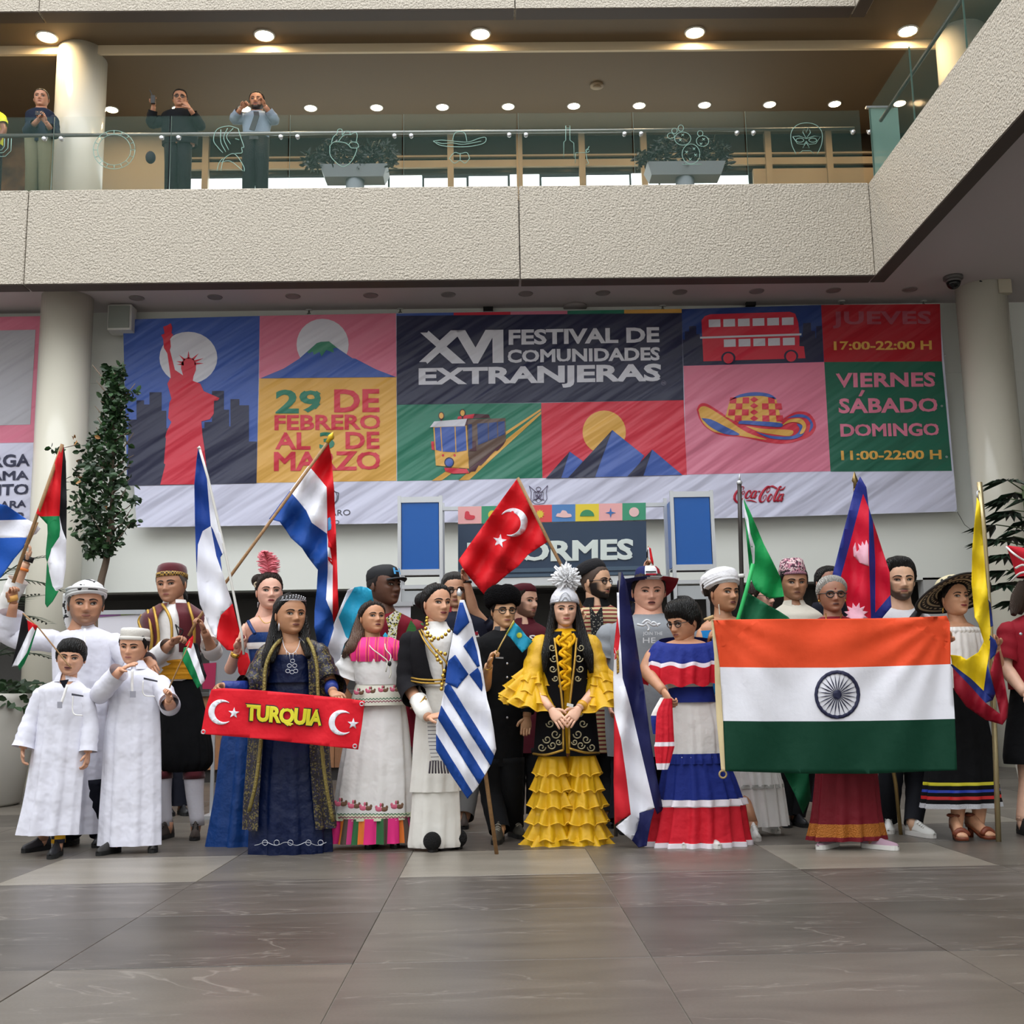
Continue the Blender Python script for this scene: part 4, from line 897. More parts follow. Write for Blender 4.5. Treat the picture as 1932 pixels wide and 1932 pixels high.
        s.add(tube(Pc, rc, n)); s.ap = P; s.armdir = _norm(Wt-E)
        if sleeve:
            m, t1, ease = sleeve[:3]; flare = sleeve[3] if len(sleeve) > 3 else 0.0; t0 = sleeve[4] if len(sleeve) > 4 else 0.0
            ts = np.linspace(t0, t1, 16); Q = np.stack([np.interp(ts, tt, P[:, i]) for i in range(3)], 1)
            rr = np.interp(ts, tt, rad)+ease+flare*((ts-t0)/(t1-t0))**2
            rr = rr*(1+0.05*np.sin(ts*19+sh[0]))
            nm = sleeve[5] if len(sleeve) > 5 else 'sleeve'
            if t0 == 0:
                Q = np.concatenate([[S+d0*rr[0]*0.8, S+d0*rr[0]*0.5], Q]); rr = np.concatenate([[rr[0]*0.3, rr[0]*0.78], rr])
            V, Fc = tube(Q, rr, 22, (t0 == 0, False)); s.part(nm, MB().add(V, Fc), m)
        if hand is not None: s.hand(Wt, **hand)
        return P
    def hand(s, Wt, to=None, curl=30, n=(0, -1, 0), size=0.175, thumb=1, spread=0.0, dirv=None, tcurl=20, fcurl=None):
        d = _norm(s.p(*to)-Wt) if to is not None else _norm(dirv if dirv is not None else s.armdir)
        n = np.asarray(n, float); n = _norm(n-d*np.dot(n, d)); sd = np.cross(d, n)*thumb; h = size
        rg = []
        for t, w, th_ in ((-0.05, 0.13, 0.11), (0.06, 0.16, 0.115), (0.2, 0.215, 0.105), (0.38, 0.235, 0.09), (0.5, 0.225, 0.08), (0.56, 0.18, 0.05)):
            rg.append([Wt+d*t*h+sd*w*h*math.cos(a)+n*th_*h*math.sin(a)*0.9 for a in np.linspace(0, 2*math.pi, 12, endpoint=False)])
        s.add(loft(rg))
        for i, (off, L_, rr) in enumerate(((0.165, 0.40, 0.054), (0.055, 0.46, 0.056), (-0.055, 0.43, 0.053), (-0.16, 0.34, 0.046))):
            c = (fcurl[i] if fcurl else curl)
            q = Wt+d*0.5*h+sd*off*h; pts = [q-d*0.08*h]; ang = c*0.55; dd = _norm(d+sd*off*spread*3)
            for sg in (0.44, 0.31, 0.25):
                a = math.radians(ang); q = q+(dd*math.cos(a)+n*math.sin(a))*L_*h*sg; pts.append(q.copy()); ang += c
            pts.append(pts[-1]+_norm(pts[-1]-pts[-2])*0.02*h)
            s.add(tube(np.array(pts), np.array([1.0, 1.0, 0.93, 0.82, 0.35])*rr*h, 8))
        q = Wt+d*0.14*h+sd*0.15*h; a = math.radians(tcurl); pts = [q-sd*0.06*h]
        d1 = _norm(sd*0.75+d*0.75+n*0.35*math.sin(a*2)); d2 = _norm(sd*0.3*math.cos(a*2)+d*0.9+n*math.sin(a)*1.4)
        pts += [q+d1*0.10*h, q+d1*0.24*h]; pts.append(pts[-1]+d2*0.17*h); pts.append(pts[-1]+d2*0.03*h)
        s.add(tube(np.array(pts), np.array([0.085, 0.075, 0.06, 0.05, 0.02])*h, 8))
    # ---- legs and feet
    def leg(s, hip, knee, ank, r=(0.085, 0.06, 0.045), m=None, rr=None, name='trouser_leg', end=None):
        s.legs += 1
        P = smooth_path([s.p(*hip), s.p(*knee), s.p(*ank) if end is None else end], 6); t = np.linspace(0, 2, len(P))
        s.add(tube(P, np.interp(t, [0, 1, 1.35, 2], [r[0], r[1], r[1]*0.98, r[2]]), 14))
        if m:
            rr = rr or (0.105, 0.085, 0.075); rad = np.interp(t, [0, 1, 2], rr)*(1+0.03*np.sin(t*17))
            s.part(name, MB().add(*tube(P, rad, 20, (True, False))), m)
    def shoe(s, u, v, yaw=0, L=0.27, up=None, sole=None, high=0.10, name='shoe', dy=0, lace=None, w=1.0, z0=0):
        """shoe standing on the floor, pixel = middle of its ground contact; yaw turns the toe to the viewer's right"""
        c = atZ(u, v, z0); a = math.radians(yaw); f = np.array([math.sin(a), -math.cos(a), 0]); sd = np.array([math.cos(a), math.sin(a), 0])
        up = up or mat('shoe_black', '#16161a', 0.5); sole = sole or mat('sole_black', '#0f0f10', 0.7)
        prof = [(-0.5, 0.14, 0.6), (-0.44, 0.25, 0.95), (-0.3, 0.30, 1.0), (-0.1, 0.31, 0.92), (0.06, 0.33, 0.66), (0.2, 0.36, 0.52), (0.35, 0.34, 0.42), (0.45, 0.25, 0.33), (0.5, 0.1, 0.2)]
        rg = []; rs = []
        for q, ww, hh in prof:
            ww *= L*0.5*w*0.72; hh *= high; o = c+f*q*L
            rg.append([o+sd*ww*math.cos(p_)*(1 if math.sin(p_) < 0.4 else 0.82)+np.array([0, 0, 0.022+hh*max(0, math.sin(p_))]) for p_ in np.linspace(-0.3, math.pi+0.3, 14)])
            rs.append([o+sd*ww*1.07*x+np.array([0, 0, z]) for x, z in ((-1, 0.001), (1, 0.001), (1, 0.03), (-1, 0.03))])
        b = MB().add(*loft(rg, True)); o_ = mk(name, b, up, s.root); mk('sole', MB().add(*loft(rs)), sole, o_, False)
        if lace:
            lb = MB()
            for q in (0.0, 0.07, 0.14, 0.2):
                hh = np.interp(q, [x[0] for x in prof], [x[2] for x in prof])*high; o = c+f*q*L
                lb.add(*tube([o+sd*x*L*0.08+np.array([0, 0, 0.024+hh*0.98-abs(x)*0.012]) for x in (-1, -0.3, 0.3, 1)], 0.004, 5))
            mk('lace', lb, lace, o_)
        # ankle inside the shoe
        s.add(tube([c-f*0.20*L+[0, 0, 0.03], c-f*0.23*L+[0, 0, 0.07], c-f*0.24*L+[0, 0, 0.115]], np.array([0.03, 0.036, 0.038])*L/0.27, 10))
        if not s.legs:
            k0_ = c-f*0.24*L; hp = np.array([k0_[0]*0.3+s.root['_o'][0]*0.7, s.Y+0.02, 0.86]); kn = np.array([k0_[0]*0.5+hp[0]*0.5, s.Y+0.03, 0.4]); s.add(tube(smooth_path([k0_+[0, 0, 0.10], kn, hp], 4), np.linspace(0.038, 0.06, 9), 12))
    def tubes(s, name, lines, m, r=0.006, n=6, parent=None):
        b = MB()
        for ln in lines: b.add(*tube(smooth_path([s.p(*q) for q in ln], 6) if len(ln) > 2 else [s.p(*q) for q in ln], r, n))
        return s.part(name, b, m, True, parent)
    def lock(s, lines, m=None, name='hair_lock', flat=0.6):
        """hanging hair: each line is a list of (u,v,dy,radius_px)"""
        m = m or mat('hair_black', '#17120f', 0.5, bump=(30, 0.6, 0.01, 'wave')); b = MB()
        for ln in lines:
            P = smooth_path([s.p(*q[:3]) for q in ln], 6); rr = np.interp(np.linspace(0, 1, len(P)), np.linspace(0, 1, len(ln)), [q[3]*mpp(s.Y) for q in ln])
            b.add(*tube(P, rr, 10, flat=1.0))
        return s.part(name, b, m)
    def patch(s, name, pts, m, dy=0, t=0.004, bulge=None, parent=None):
        """cut-out piece of cloth or trim lying at depth dy; bulge(u,v)->extra depth"""
        P = [s.p(u, v, dy+(bulge(u, v) if bulge else 0)) for u, v in pts]
        return s.part(name, MB().add(*slab(P, (0, t, 0))), m, False, parent)
    def done(s):
        return mk('body', s.b, s.sk, s.root, True, attr={'beard': np.concatenate(s.att)})

def pat(name, c1, c2, kind='checker', scale=20, rough=0.8, c3=None, thr=0.5, stretch=(1, 1, 1), rot=0):
    """two or three colour woven or printed pattern"""
    if name in _M: return _M[name]
    m = bpy.data.materials.new(name); m.use_nodes = True; N = m.node_tree.nodes; L = m.node_tree.links; b = N['Principled BSDF']; b.inputs['Roughness'].default_value = rough
    tc = N.new('ShaderNodeTexCoord'); mp = N.new('ShaderNodeMapping'); mp.inputs['Scale'].default_value = stretch; mp.inputs['Rotation'].default_value = (0, rot, 0); L.new(tc.outputs['Object'], mp.inputs[0])
    if kind == 'checker': t = N.new('ShaderNodeTexChecker'); o = t.outputs['Fac']
    elif kind == 'voronoi': t = N.new('ShaderNodeTexVoronoi'); o = t.outputs['Distance']
    elif kind == 'cells': t = N.new('ShaderNodeTexVoronoi'); sp = N.new('ShaderNodeSeparateColor'); L.new(t.outputs['Color'], sp.inputs[0]); o = sp.outputs[0]
    elif kind in ('wavez', 'wavex'):
        t = N.new('ShaderNodeTexWave'); t.bands_direction = 'Z' if kind == 'wavez' else 'X'; o = t.outputs['Fac']
    else: t = N.new('ShaderNodeTexNoise'); t.inputs['Detail'].default_value = 3; o = t.outputs[0]
    t.inputs['Scale'].default_value = scale; L.new(mp.outputs[0], t.inputs['Vector'])
    r = N.new('ShaderNodeValToRGB'); r.color_ramp.interpolation = 'CONSTANT'; r.color_ramp.elements[0].color = (*lin(c1), 1); r.color_ramp.elements[1].color = (*lin(c2), 1); r.color_ramp.elements[1].position = thr
    if c3:
        e = r.color_ramp.elements.new(thr+(1-thr)*0.5); e.color = (*lin(c3), 1)
    L.new(o, r.inputs[0]); L.new(r.outputs[0], b.inputs['Base Color'])
    _M[name] = m; return m

def heel(u, v, yaw, L=0.25, z=0.085):
    c = atZ(u, v, 0); a = math.radians(yaw); return c-np.array([math.sin(a), -math.cos(a), 0])*0.24*L+np.array([0, 0, z])
# ================================================================== PEOPLE ON THE FLOOR
W_th = fabric('white_cotton', '#e4e4f0', 0.85, 5, 0.7, 0.05)
W_th2 = fabric('white_linen', '#efedeb', 0.85, 6, 0.6, 0.04)
BLK = fabric('black_cloth', '#0a0b0e', 0.85, 8, 0.5, 0.03)
NAVY = fabric('navy_cloth', '#11131f', 0.85, 8, 0.5, 0.03)
GOLD = mat('gold_braid', '#b8923f', 0.4, 0.6, bump=(160, 0.8, 0.004)); GOLDC = mat('gold_coin', '#c9a24a', 0.25, 0.9)
SILV = mat('silver_thread', '#c9cbd2', 0.35, 0.6)
SH_BLK = mat('shoe_black', '#16161a', 0.5); SH_WHT = mat('shoe_white', '#d6d6d2', 0.5); SOLE_W = mat('sole_white', '#dcdad6', 0.6)
H_BLK = mat('hair_black', '#0b0908', 0.5, spec=0.3, bump=(30, 0.6, 0.01, 'wave')); H_BRN = mat('hair_brown', '#24170f', 0.5, spec=0.3, bump=(30, 0.6, 0.01, 'wave')); H_GRY = mat('hair_grey', '#a9a59e', 0.55, bump=(36, 0.8, 0.012, 'wave'))
def trousers(q, feet, m, hipv, shoes=None, rr=(0.105, 0.085, 0.075)):
    """feet: list of (hip_u, knee_u, ankle_u, ankle_v, shoe yaw, shoe v or None)"""
    for hu, ku, au, av, yw, sv in feet:
        e = None
        if sv:
            if abs(atZ(au, sv, 0)[1]-q.Y) > 0.28: sv = proj((atY(au, sv, q.Y)[0], q.Y-0.08, 0))[1]
            c = atZ(au, sv, 0); a = math.radians(yw); e = c-np.array([math.sin(a), -math.cos(a), 0])*0.24*(shoes or {}).get('L', 0.27)+np.array([0, 0, 0.075])
        q.leg((hu, hipv, 0), (ku, (hipv+av)/2, 0), (au, av, 0), m=m, rr=rr, end=e)
        if sv: q.shoe(au, sv, yw, **(shoes or {}))
# --- man holding the blue and white flag, only his raised arm reaches into view
q = Person(8.75, -40, 'person in a white shirt raising a blue and white flag, wearing a black watch', '#c79a7c')
q.head(-60, 1120, 66, yaw=10); q.hair('short'); q.core([(1150, -80, -40), (1165, -110, -10), (1185, -118, -2), (1300, -110, -10), (1420, -105, -15)])
q.wear('shirt', [(1150, -78, -42), (1160, -105, -12), (1180, -120, 0), (1300, -112, -8), (1420, -110, -10)], W_th2)
q.arm((-8, 1188, 0), (22, 1120, -0.1), (50, 1062, -0.15), sleeve=(W_th2, 1.45, 0.02, 0.015), hand=dict(to=(66, 1018, -0.15), curl=38, n=(-0.6, -0.2, 0), thumb=1))
q.arm((-115, 1190, 0), (-125, 1270, 0), (-115, 1340, 0), sleeve=(W_th2, 1.8, 0.02), hand=dict())
a, b = q.p(56, 1050, -0.15), q.p(52, 1060, -0.15); q.part('wristwatch', MB().add(*tube([a, b], [0.037, 0.037], 16)), M_black)
a, b = q.p(46, 1072, -0.15), q.p(44, 1077, -0.15); q.part('wristband', MB().add(*tube([a, b], [0.036, 0.036], 16)), mat('band_orange', '#e07a2c', 0.5))
trousers(q, [(-85, -85, -85, 1570, 0, 1585), (-35, -35, -35, 1570, 0, 1585)], NAVY, 1410); q.done()
# --- man in a keffiyeh
q = Person(8.35, 160, 'man in white thobe and black-checked white head wrap raising a flag', '#a9775a', beard='#4a3d36')
q.head(162, 1141, 82, yaw=22, pitch=0, beard=0.45, fw=1.05, neck=(152, 1196, 0.02), brow='#241a16', lips='#8a5346')
K_kef = pat('keffiyeh_weave', '#dcdcdc', '#17171b', 'noise', 20, thr=0.56)
q.hair('short', mat('hair_greying', '#4a4440', 0.6), 0.03)
q.lathe('head_wrap', [(0.33, 0.13), (0.41, 0.15), (0.44, 0.22), (0.43, 0.31), (0.40, 0.40), (0.30, 0.48), (0.15, 0.53), (0.0, 0.54)], K_kef, tilt=-10, fold=lambda x, y, z, a, r: (x, y, z+0.03*math.sin(a*2+1)))
for k in range(3): q.lathe('wrap_fold', [(0.41, 0.15+k*0.075), (0.455, 0.17+k*0.075), (0.46, 0.2+k*0.075), (0.42, 0.225+k*0.075)], (mat('white_wrap', '#dedede', 0.8) if k != 1 else K_kef), tilt=-10+k*5, fold=lambda x, y, z, a, r: (x, y, z+0.025*math.sin(a+k)))
q.lock([[(130, 1120, 0.12, 11), (130, 1150, 0.14, 12), (132, 1175, 0.12, 10), (138, 1192, 0.1, 7)]], K_kef, 'wrap_tail')
q.core([(1186, 140, 175), (1200, 110, 205), (1215, 103, 214), (1300, 108, 210), (1420, 102, 208), (1480, 105, 205)])
q.wear('thobe', [(1179, 139, 173), (1187, 128, 190), (1197, 106, 212), (1212, 98, 222), (1260, 100, 220), (1330, 101, 215), (1420, 98, 210), (1500, 95, 205), (1572, 92, 200)], W_th, pleat=(9, 0.0, 0.035), ratio=0.55)
q.wear('collar', [(1168, 146, 172), (1176, 143, 176), (1186, 138, 180)], W_th, ratio=0.8)
q.tubes('placket', [[(160, 1186, -0.17), (160, 1240, -0.20)]], W_th2, 0.008)
q.arm((106, 1210, 0), (14, 1202, -0.05), (26, 1138, -0.15), sleeve=(W_th, 1.72, 0.03, 0.02), hand=dict(to=(22, 1092, -0.17), curl=78, n=(0.75, -0.5, 0), thumb=-1))
q.arm((214, 1212, 0), (250, 1262, 0.02), (281, 1246, -0.3), sleeve=(W_th, 1.85, 0.03, 0.015), hand=dict(to=(304, 1288, -0.52), curl=26, n=(0, 1, -0.4), thumb=-1))
a, b = q.p(22, 1124, -0.16), q.p(25, 1134, -0.15); q.part('wristband', MB().add(*tube([a, b], [0.038, 0.038], 16)), mat('band_amber', '#d9a050', 0.5))
trousers(q, [(130, 128, 125, 1588, -15, 1596), (185, 186, 186, 1588, 10, 1596)], NAVY, 1470); q.done()
# --- boy with dark hair
q = Person(7.85, 132, 'boy with black hair in a long white thobe biting a flag stick', '#c18f72')
q.head(134, 1241, 66, yaw=12, pitch=4, roll=4, beard=0, neck=(128, 1290, 0.0), fw=1.06, nose=0.85, open_=0.7, smile=0.6, eye=1.15, nr=0.22)
q.hair('fringe', H_BLK, 0.055, 0.02)
q.core([(1285, 115, 145), (1296, 85, 155), (1310, 76, 160), (1400, 75, 158), (1480, 70, 150)])
q.wear('thobe', [(1278, 112, 141), (1285, 100, 150), (1294, 78, 160), (1306, 69, 168), (1345, 72, 168), (1400, 66, 162), (1460, 58, 158), (1520, 48, 153), (1574, 36, 149)], W_th, pleat=(7, 0.0, 0.05), ratio=0.5)
q.wear('collar', [(1268, 112, 136), (1275, 107, 141), (1286, 102, 148)], W_th, ratio=0.8, gap=14)
q.patch('undershirt', [(112, 1284), (128, 1282), (120, 1298)], NAVY, -0.15, 0.02)
q.tubes('placket', [[(127, 1292, -0.165), (118, 1320, -0.19), (112, 1336, -0.19)]], W_th2, 0.009)
q.patch('pendant_print', [(108, 1324), (117, 1324), (117, 1336), (108, 1336)], mat('print_grey_ink', '#9a9aa6', 0.7), -0.20); q.patch('chest_logo', [(135, 1308), (157, 1312), (157, 1315), (135, 1312)], mat('print_ink_dark', '#3c3c48', 0.7), -0.185)
q.tubes('pocket_edge', [[(138, 1312, -0.18), (138, 1345, -0.18), (156, 1350, -0.17)]], W_th2, 0.004)
q.arm((78, 1310, 0), (58, 1362, 0), (43, 1412, -0.04), r=(0.042, 0.036, 0.026), sleeve=(W_th, 1.97, 0.016, 0.03), hand=dict(to=(42, 1445, -0.05), curl=32, n=(1, 0.2, 0), size=0.135, thumb=1))
q.arm((160, 1310, 0), (171, 1365, 0), (166, 1420, -0.04), r=(0.042, 0.036, 0.026), sleeve=(W_th, 1.97, 0.014, 0.018), hand=dict(to=(162, 1450, -0.06), curl=32, n=(-1, 0.2, 0), size=0.135, thumb=-1))
for hu, e_ in ((80, heel(68, 1606, -30, 0.23)), (112, heel(104, 1617, 5, 0.24))): q.leg((hu, 1470, 0), (hu-2, 1530, 0), None, (0.045, 0.04, 0.034), end=e_)
q.shoe(68, 1606, -30, 0.23, SH_BLK, None, 0.09); q.shoe(104, 1617, 5, 0.24, SH_BLK, None, 0.1)
e_ = heel(104, 1617, 5, 0.24); q.part('sock', MB().add(*tube([e_+[0, 0, 0.10], e_], [0.045, 0.046], 14)), pat('sock_yellow', '#e0a818', '#222233', 'checker', 18)); q.done()
# --- boy in a white cap
q = Person(7.95, 252, 'boy in long white thobe and white round cap holding a small flag', '#bf8b6d')
q.head(252, 1220, 66, yaw=-4, pitch=6, roll=3, neck=(258, 1266, 0.02), fw=1.05, nose=0.9, eye=0.7, nr=0.23)
q.hair('short', H_BLK, 0.035)
q.lathe('cap', [(0.375, 0.18), (0.40, 0.2), (0.40, 0.42), (0.385, 0.49), (0.34, 0.52), (0.2, 0.535), (0.0, 0.535)], mat('cap_white', '#dcd8d0', 0.7, bump=(140, 0.8, 0.004)), sy=1.2, tilt=-6)
q.lathe('cap_band', [(0.39, 0.17), (0.412, 0.18), (0.412, 0.27), (0.395, 0.28)], mat('cap_white_band', '#e2dfd8', 0.7), sy=1.2, tilt=-6)
q.core([(1262, 240, 275), (1275, 218, 292), (1290, 212, 298), (1400, 212, 296), (1480, 205, 298)])
q.wear('thobe', [(1256, 238, 274), (1263, 226, 284), (1272, 212, 298), (1286, 205, 305), (1330, 208, 302), (1380, 200, 304), (1450, 197, 305), (1520, 193, 305), (1594, 189, 305)], W_th, pleat=(7, 0.0, 0.04), ratio=0.5)
q.wear('collar', [(1246, 242, 270), (1253, 239, 275), (1263, 234, 281)], W_th, ratio=0.8, gap=12)
q.tubes('placket', [[(250, 1264, -0.16), (249, 1290, -0.19), (250, 1314, -0.2)]], W_th2, 0.009)
q.patch('pendant_print', [(245, 1304), (256, 1304), (256, 1316), (245, 1316)], mat('print_grey_ink', '#9a9aa6', 0.7), -0.215); q.patch('chest_logo', [(271, 1278), (297, 1284), (297, 1287), (271, 1282)], mat('print_ink_dark', '#3c3c48', 0.7), -0.18)
q.tubes('pocket_edge', [[(270, 1284, -0.19), (271, 1310, -0.19), (292, 1314, -0.17)]], W_th2, 0.004)
q.arm((210, 1288, 0), (184, 1314, -0.1), (228, 1264, -0.24), r=(0.044, 0.038, 0.027), sleeve=(W_th, 1.92, 0.024, 0.015), hand=dict(to=(272, 1240, -0.3), curl=12, n=(0, 0.5, -1), size=0.14, thumb=-1))
q.arm((302, 1290, 0), (322, 1334, -0.1), (318, 1322, -0.2), r=(0.044, 0.038, 0.027), sleeve=(W_th, 1.8, 0.024, 0.012), hand=dict(to=(319, 1298, -0.25), curl=80, n=(-0.5, -0.8, 0), size=0.14, thumb=1))
for hu, e_ in ((222, heel(205, 1611, -18, 0.24)), (280, heel(289, 1606, 14, 0.24))): q.leg((hu, 1475, 0), (hu, 1535, 0), None, (0.048, 0.042, 0.036), end=e_)
q.shoe(205, 1611, -18, 0.24, mat('shoe_charcoal', '#2a2826', 0.6), None, 0.09); q.shoe(289, 1606, 14, 0.24, mat('shoe_charcoal', '#2a2826', 0.6), None, 0.09); q.done()
# --- man in a fez
MAR = fabric('maroon_velvet', '#561620', 0.8, 20, 0.3, 0.01, sheen=0.4)
q = Person(8.75, 325, 'man in gold-trimmed maroon vest and fez with yellow sash and white stockings', '#a8785c')
q.head(323, 1103, 68, yaw=-8, pitch=3, roll=-3, fw=1.08, neck=(330, 1150, 0.02), brow='#3a2c24', beard=0.12, smile=-0.6, eye=0.8)
q.hair('short', mat('hair_salt', '#5a524c', 0.6), 0.02)
f = q.lathe('fez', [(0.385, 0.17), (0.40, 0.2), (0.395, 0.4), (0.37, 0.5), (0.3, 0.555), (0.15, 0.58), (0.0, 0.585)], MAR, sy=1.2, tilt=-8)
q.lathe('fez_band', [(0.392, 0.165), (0.415, 0.175), (0.415, 0.285), (0.398, 0.295)], pat('fez_braid', '#b8923f', '#3a2416', 'checker', 70, 0.5), sy=1.2, tilt=-8)
q.core([(1146, 310, 350), (1158, 285, 372), (1172, 276, 384), (1240, 285, 375), (1300, 300, 370), (1400, 302, 372)])
q.wear('shirt', [(1140, 308, 352), (1150, 290, 370), (1160, 276, 384), (1175, 271, 389), (1220, 276, 384), (1250, 292, 374), (1285, 302, 369)], W_th2)
q.wear('collar', [(1132, 309, 350), (1140, 306, 353), (1150, 302, 360)], W_th2, ratio=0.75, gap=16)
q.wear('vest', [(1139, 300, 360), (1150, 282, 376), (1160, 267, 392), (1175, 264, 396), (1215, 270, 388), (1232, 278, 380)], MAR, ratio=0.68, gap=(13, 20))
for k, (a, b) in enumerate((((305, 1140), (327, 1165)), ((352, 1140), (346, 1168)))):
    pass
q.tubes('vest_trim', [[(306, 1140, -0.1), (316, 1155, -0.19), (323, 1175, -0.215), (324, 1205, -0.22), (320, 1226, -0.2)], [(355, 1138, -0.1), (360, 1155, -0.17), (366, 1180, -0.18), (366, 1225, -0.16)], [(290, 1146, -0.12), (296, 1175, -0.19), (299, 1205, -0.2), (293, 1228, -0.17)], [(279, 1151, -0.1), (284, 1180, -0.16), (287, 1205, -0.17), (284, 1226, -0.14)], [(268, 1160, -0.06), (262, 1172, -0.06), (268, 1190, -0.1)]], GOLD, 0.012)
q.tubes('hung_spectacles', [disc_poly(336, 1182, 6, 7, 10)+[(342, 1182)], [(336, 1189), (340, 1200), (338, 1206)]] and [[(331, 1178, -0.2), (338, 1185, -0.21), (345, 1190, -0.2), (338, 1200, -0.2), (334, 1188, -0.2), (331, 1178, -0.2)]], M_black, 0.005)
YSA = fabric('ochre_sash', '#d9981f', 0.6, 30, 0.6, 0.01)
q.wear('sash', [(1227, 303, 367), (1240, 302, 370), (1256, 302, 371), (1270, 301, 372), (1282, 302, 372)], YSA, ratio=0.72, k=4)
for k in range(4): q.wear('sash_fold', [(1232+k*12, 302, 371), (1236+k*12, 300, 373), (1240+k*12, 302, 371)], YSA, ratio=0.73)
q.wear('breeches', [(1279, 302, 371), (1310, 300, 380), (1360, 297, 392), (1410, 295, 400), (1438, 298, 400), (1450, 304, 392), (1456, 312, 385)], BLK, pleat=(14, 0.0, 0.03), ratio=0.55, caps=(False, True))
q.arm((277, 1172, 0), (284, 1250, -0.02), (323, 1214, -0.3), sleeve=(W_th2, 1.85, 0.022, 0.012), hand=dict(to=(362, 1192, -0.34), curl=62, n=(0.1, -0.4, -1), thumb=-1))
q.arm((384, 1170, 0), (404, 1236, -0.05), (386, 1192, -0.28), sleeve=(W_th2, 1.5, 0.022, 0.012), hand=dict(to=(372, 1158, -0.32), curl=72, n=(-0.8, -0.5, 0), thumb=1))
SOCK = fabric('white_stocking', '#cfcdd4', 0.8, 30, 0.4, 0.01)
for u in (305, 366):
    e_ = heel(u+2, 1583, 0, 0.28); q.leg((u, 1400, 0), (u, 1455, 0), None, (0.06, 0.045, 0.034), end=e_); P_ = smooth_path([q.p(u, 1462, 0), q.p(u, 1500, 0)*0.5+(q.p(u, 1462, 0)*0.55+e_*0.45)*0.5, e_], 4)
    q.part('stocking', MB().add(*tube(P_, np.linspace(0.078, 0.05, 9), 18)), SOCK); q.part('garter', MB().add(*tube([q.p(u, 1455, 0), q.p(u, 1469, 0)], [0.082, 0.082], 18)), MAR)
    q.shoe(u+2, 1583, -14 if u < 330 else 12, 0.28, mat('suede_brown', '#3a302a', 0.9), None, 0.12, lace=M_black)
q.done()
# --- person hidden behind him, only dark legs show
q = Person(10.6, 330, 'person in dark trousers and black shoes standing behind the man in a fez', '#a8785c')
q.head(330, 1135, 56); q.hair('short'); q.core([(1166, 312, 348), (1176, 300, 362), (1300, 300, 360), (1400, 304, 358)])
q.wear('jacket', [(1160, 315, 348), (1172, 298, 364), (1300, 296, 364), (1390, 300, 362)], NAVY)
q.arm((300, 1182, 0), (296, 1250, 0), (300, 1310, -0.05), sleeve=(NAVY, 1.9, 0.02), hand=dict()); q.arm((362, 1182, 0), (366, 1250, 0), (362, 1310, -0.05), sleeve=(NAVY, 1.9, 0.02), hand=dict())
trousers(q, [(318, 318, 318, 1500, 30, 1516), (345, 345, 346, 1488, 30, 1500)], NAVY, 1385); q.done()
# --- woman with a pink feather
q = Person(8.25, 505, 'woman in blue satin strapped dress with pink feather plume in her hair', '#d8a48e')
q.head(508, 1117, 66, yaw=20, pitch=-2, neck=(500, 1166, 0.02), lips='#7d1f2a', brow='#3a2a22', fw=0.98, smile=-0.3, iris='#3a3026', nr=0.23)
q.hair('female', H_BRN, 0.04, 0.03); q.part('hair_bun', MB().add(*ellipsoid(q.H.W((-0.25, 0.3, 0.36)), np.array([0.22, 0.24, 0.2])*q.H.s, 16, 10)), H_BRN)
q.part('hair_ornament', MB().add(*torus(q.H.W((-0.36, -0.02, 0.2)), 0.016, 0.007, 14, 6)), mat('ivory_pin', '#b7a98e', 0.4))
fm = mat('pink_plume', '#ee8490', 0.8); fb = MB(); base = np.array([503, 1086.0]); rr_ = random.Random(5)
sp = smooth_path([(508, 1088, 0), (505, 1062, 0), (498, 1040, 0)], 10)
for i in range(170):
    t = rr_.random(); k = min(int(t*(len(sp)-1)), len(sp)-2); c = sp[k]; sd = rr_.choice((-1, 1)); L_ = (17*math.sin(math.pi*min(1, 0.25+t*0.72))+3)*rr_.uniform(0.7, 1.15)
    dd = rr_.uniform(-0.06, 0.06); e = (c[0]+sd*L_, c[1]-L_*rr_.uniform(0.05, 0.6), dd); m_ = ((c[0]+e[0])/2, (c[1]+e[1])/2-2, dd/2)
    fb.add(*tube([q.p(c[0], c[1], 0), q.p(*m_), q.p(*e)], [0.006, 0.007, 0.002], 4))
fo = q.part('feather', fb, fm); fo['kind'] = 'stuff'
q.part('feather_quill', MB().add(*tube([q.p(a, b, c) for a, b, c in sp], np.linspace(0.007, 0.003, len(sp)), 6)), mat('quill', '#c9485a', 0.6))
q.core([(1160, 490, 516), (1166, 476, 532), (1174, 464, 546), (1186, 458, 552), (1204, 464, 546), (1240, 474, 538), (1290, 470, 545), (1400, 460, 550)], bare=5)
BS = satin('blue_satin', '#123a78')
q.wear('bodice', [(1194, 469, 543), (1203, 467, 546), (1230, 470, 542), (1265, 474, 538), (1296, 468, 545)], BS, ratio=0.68); q.wear('bodice_trim', [(1213, 465, 547), (1219, 465, 547), (1225, 467, 545)], W_th2, ratio=0.7)
for l in ([(468, 1172, -0.1), (474, 1184, -0.13), (481, 1196, -0.16)], [(533, 1172, -0.1), (532, 1185, -0.14), (530, 1196, -0.16)]): q.tubes('strap', [l], BS, 0.013)
q.tubes('necklace', [[(488, 1162, -0.07), (495, 1172, -0.13), (502, 1176, -0.15), (512, 1172, -0.14), (519, 1163, -0.08)]], GOLDC, 0.003)
q.tubes('earring', [[(487, 1136, -0.03), (486, 1146, -0.03)]], SILV, 0.003)
q.wear('skirt', [(1292, 470, 545), (1340, 440, 552), (1395, 418, 552), (1495, 407, 550), (1600, 391, 552)], BS, pleat=(9, 0.0, 0.06), ratio=0.5)
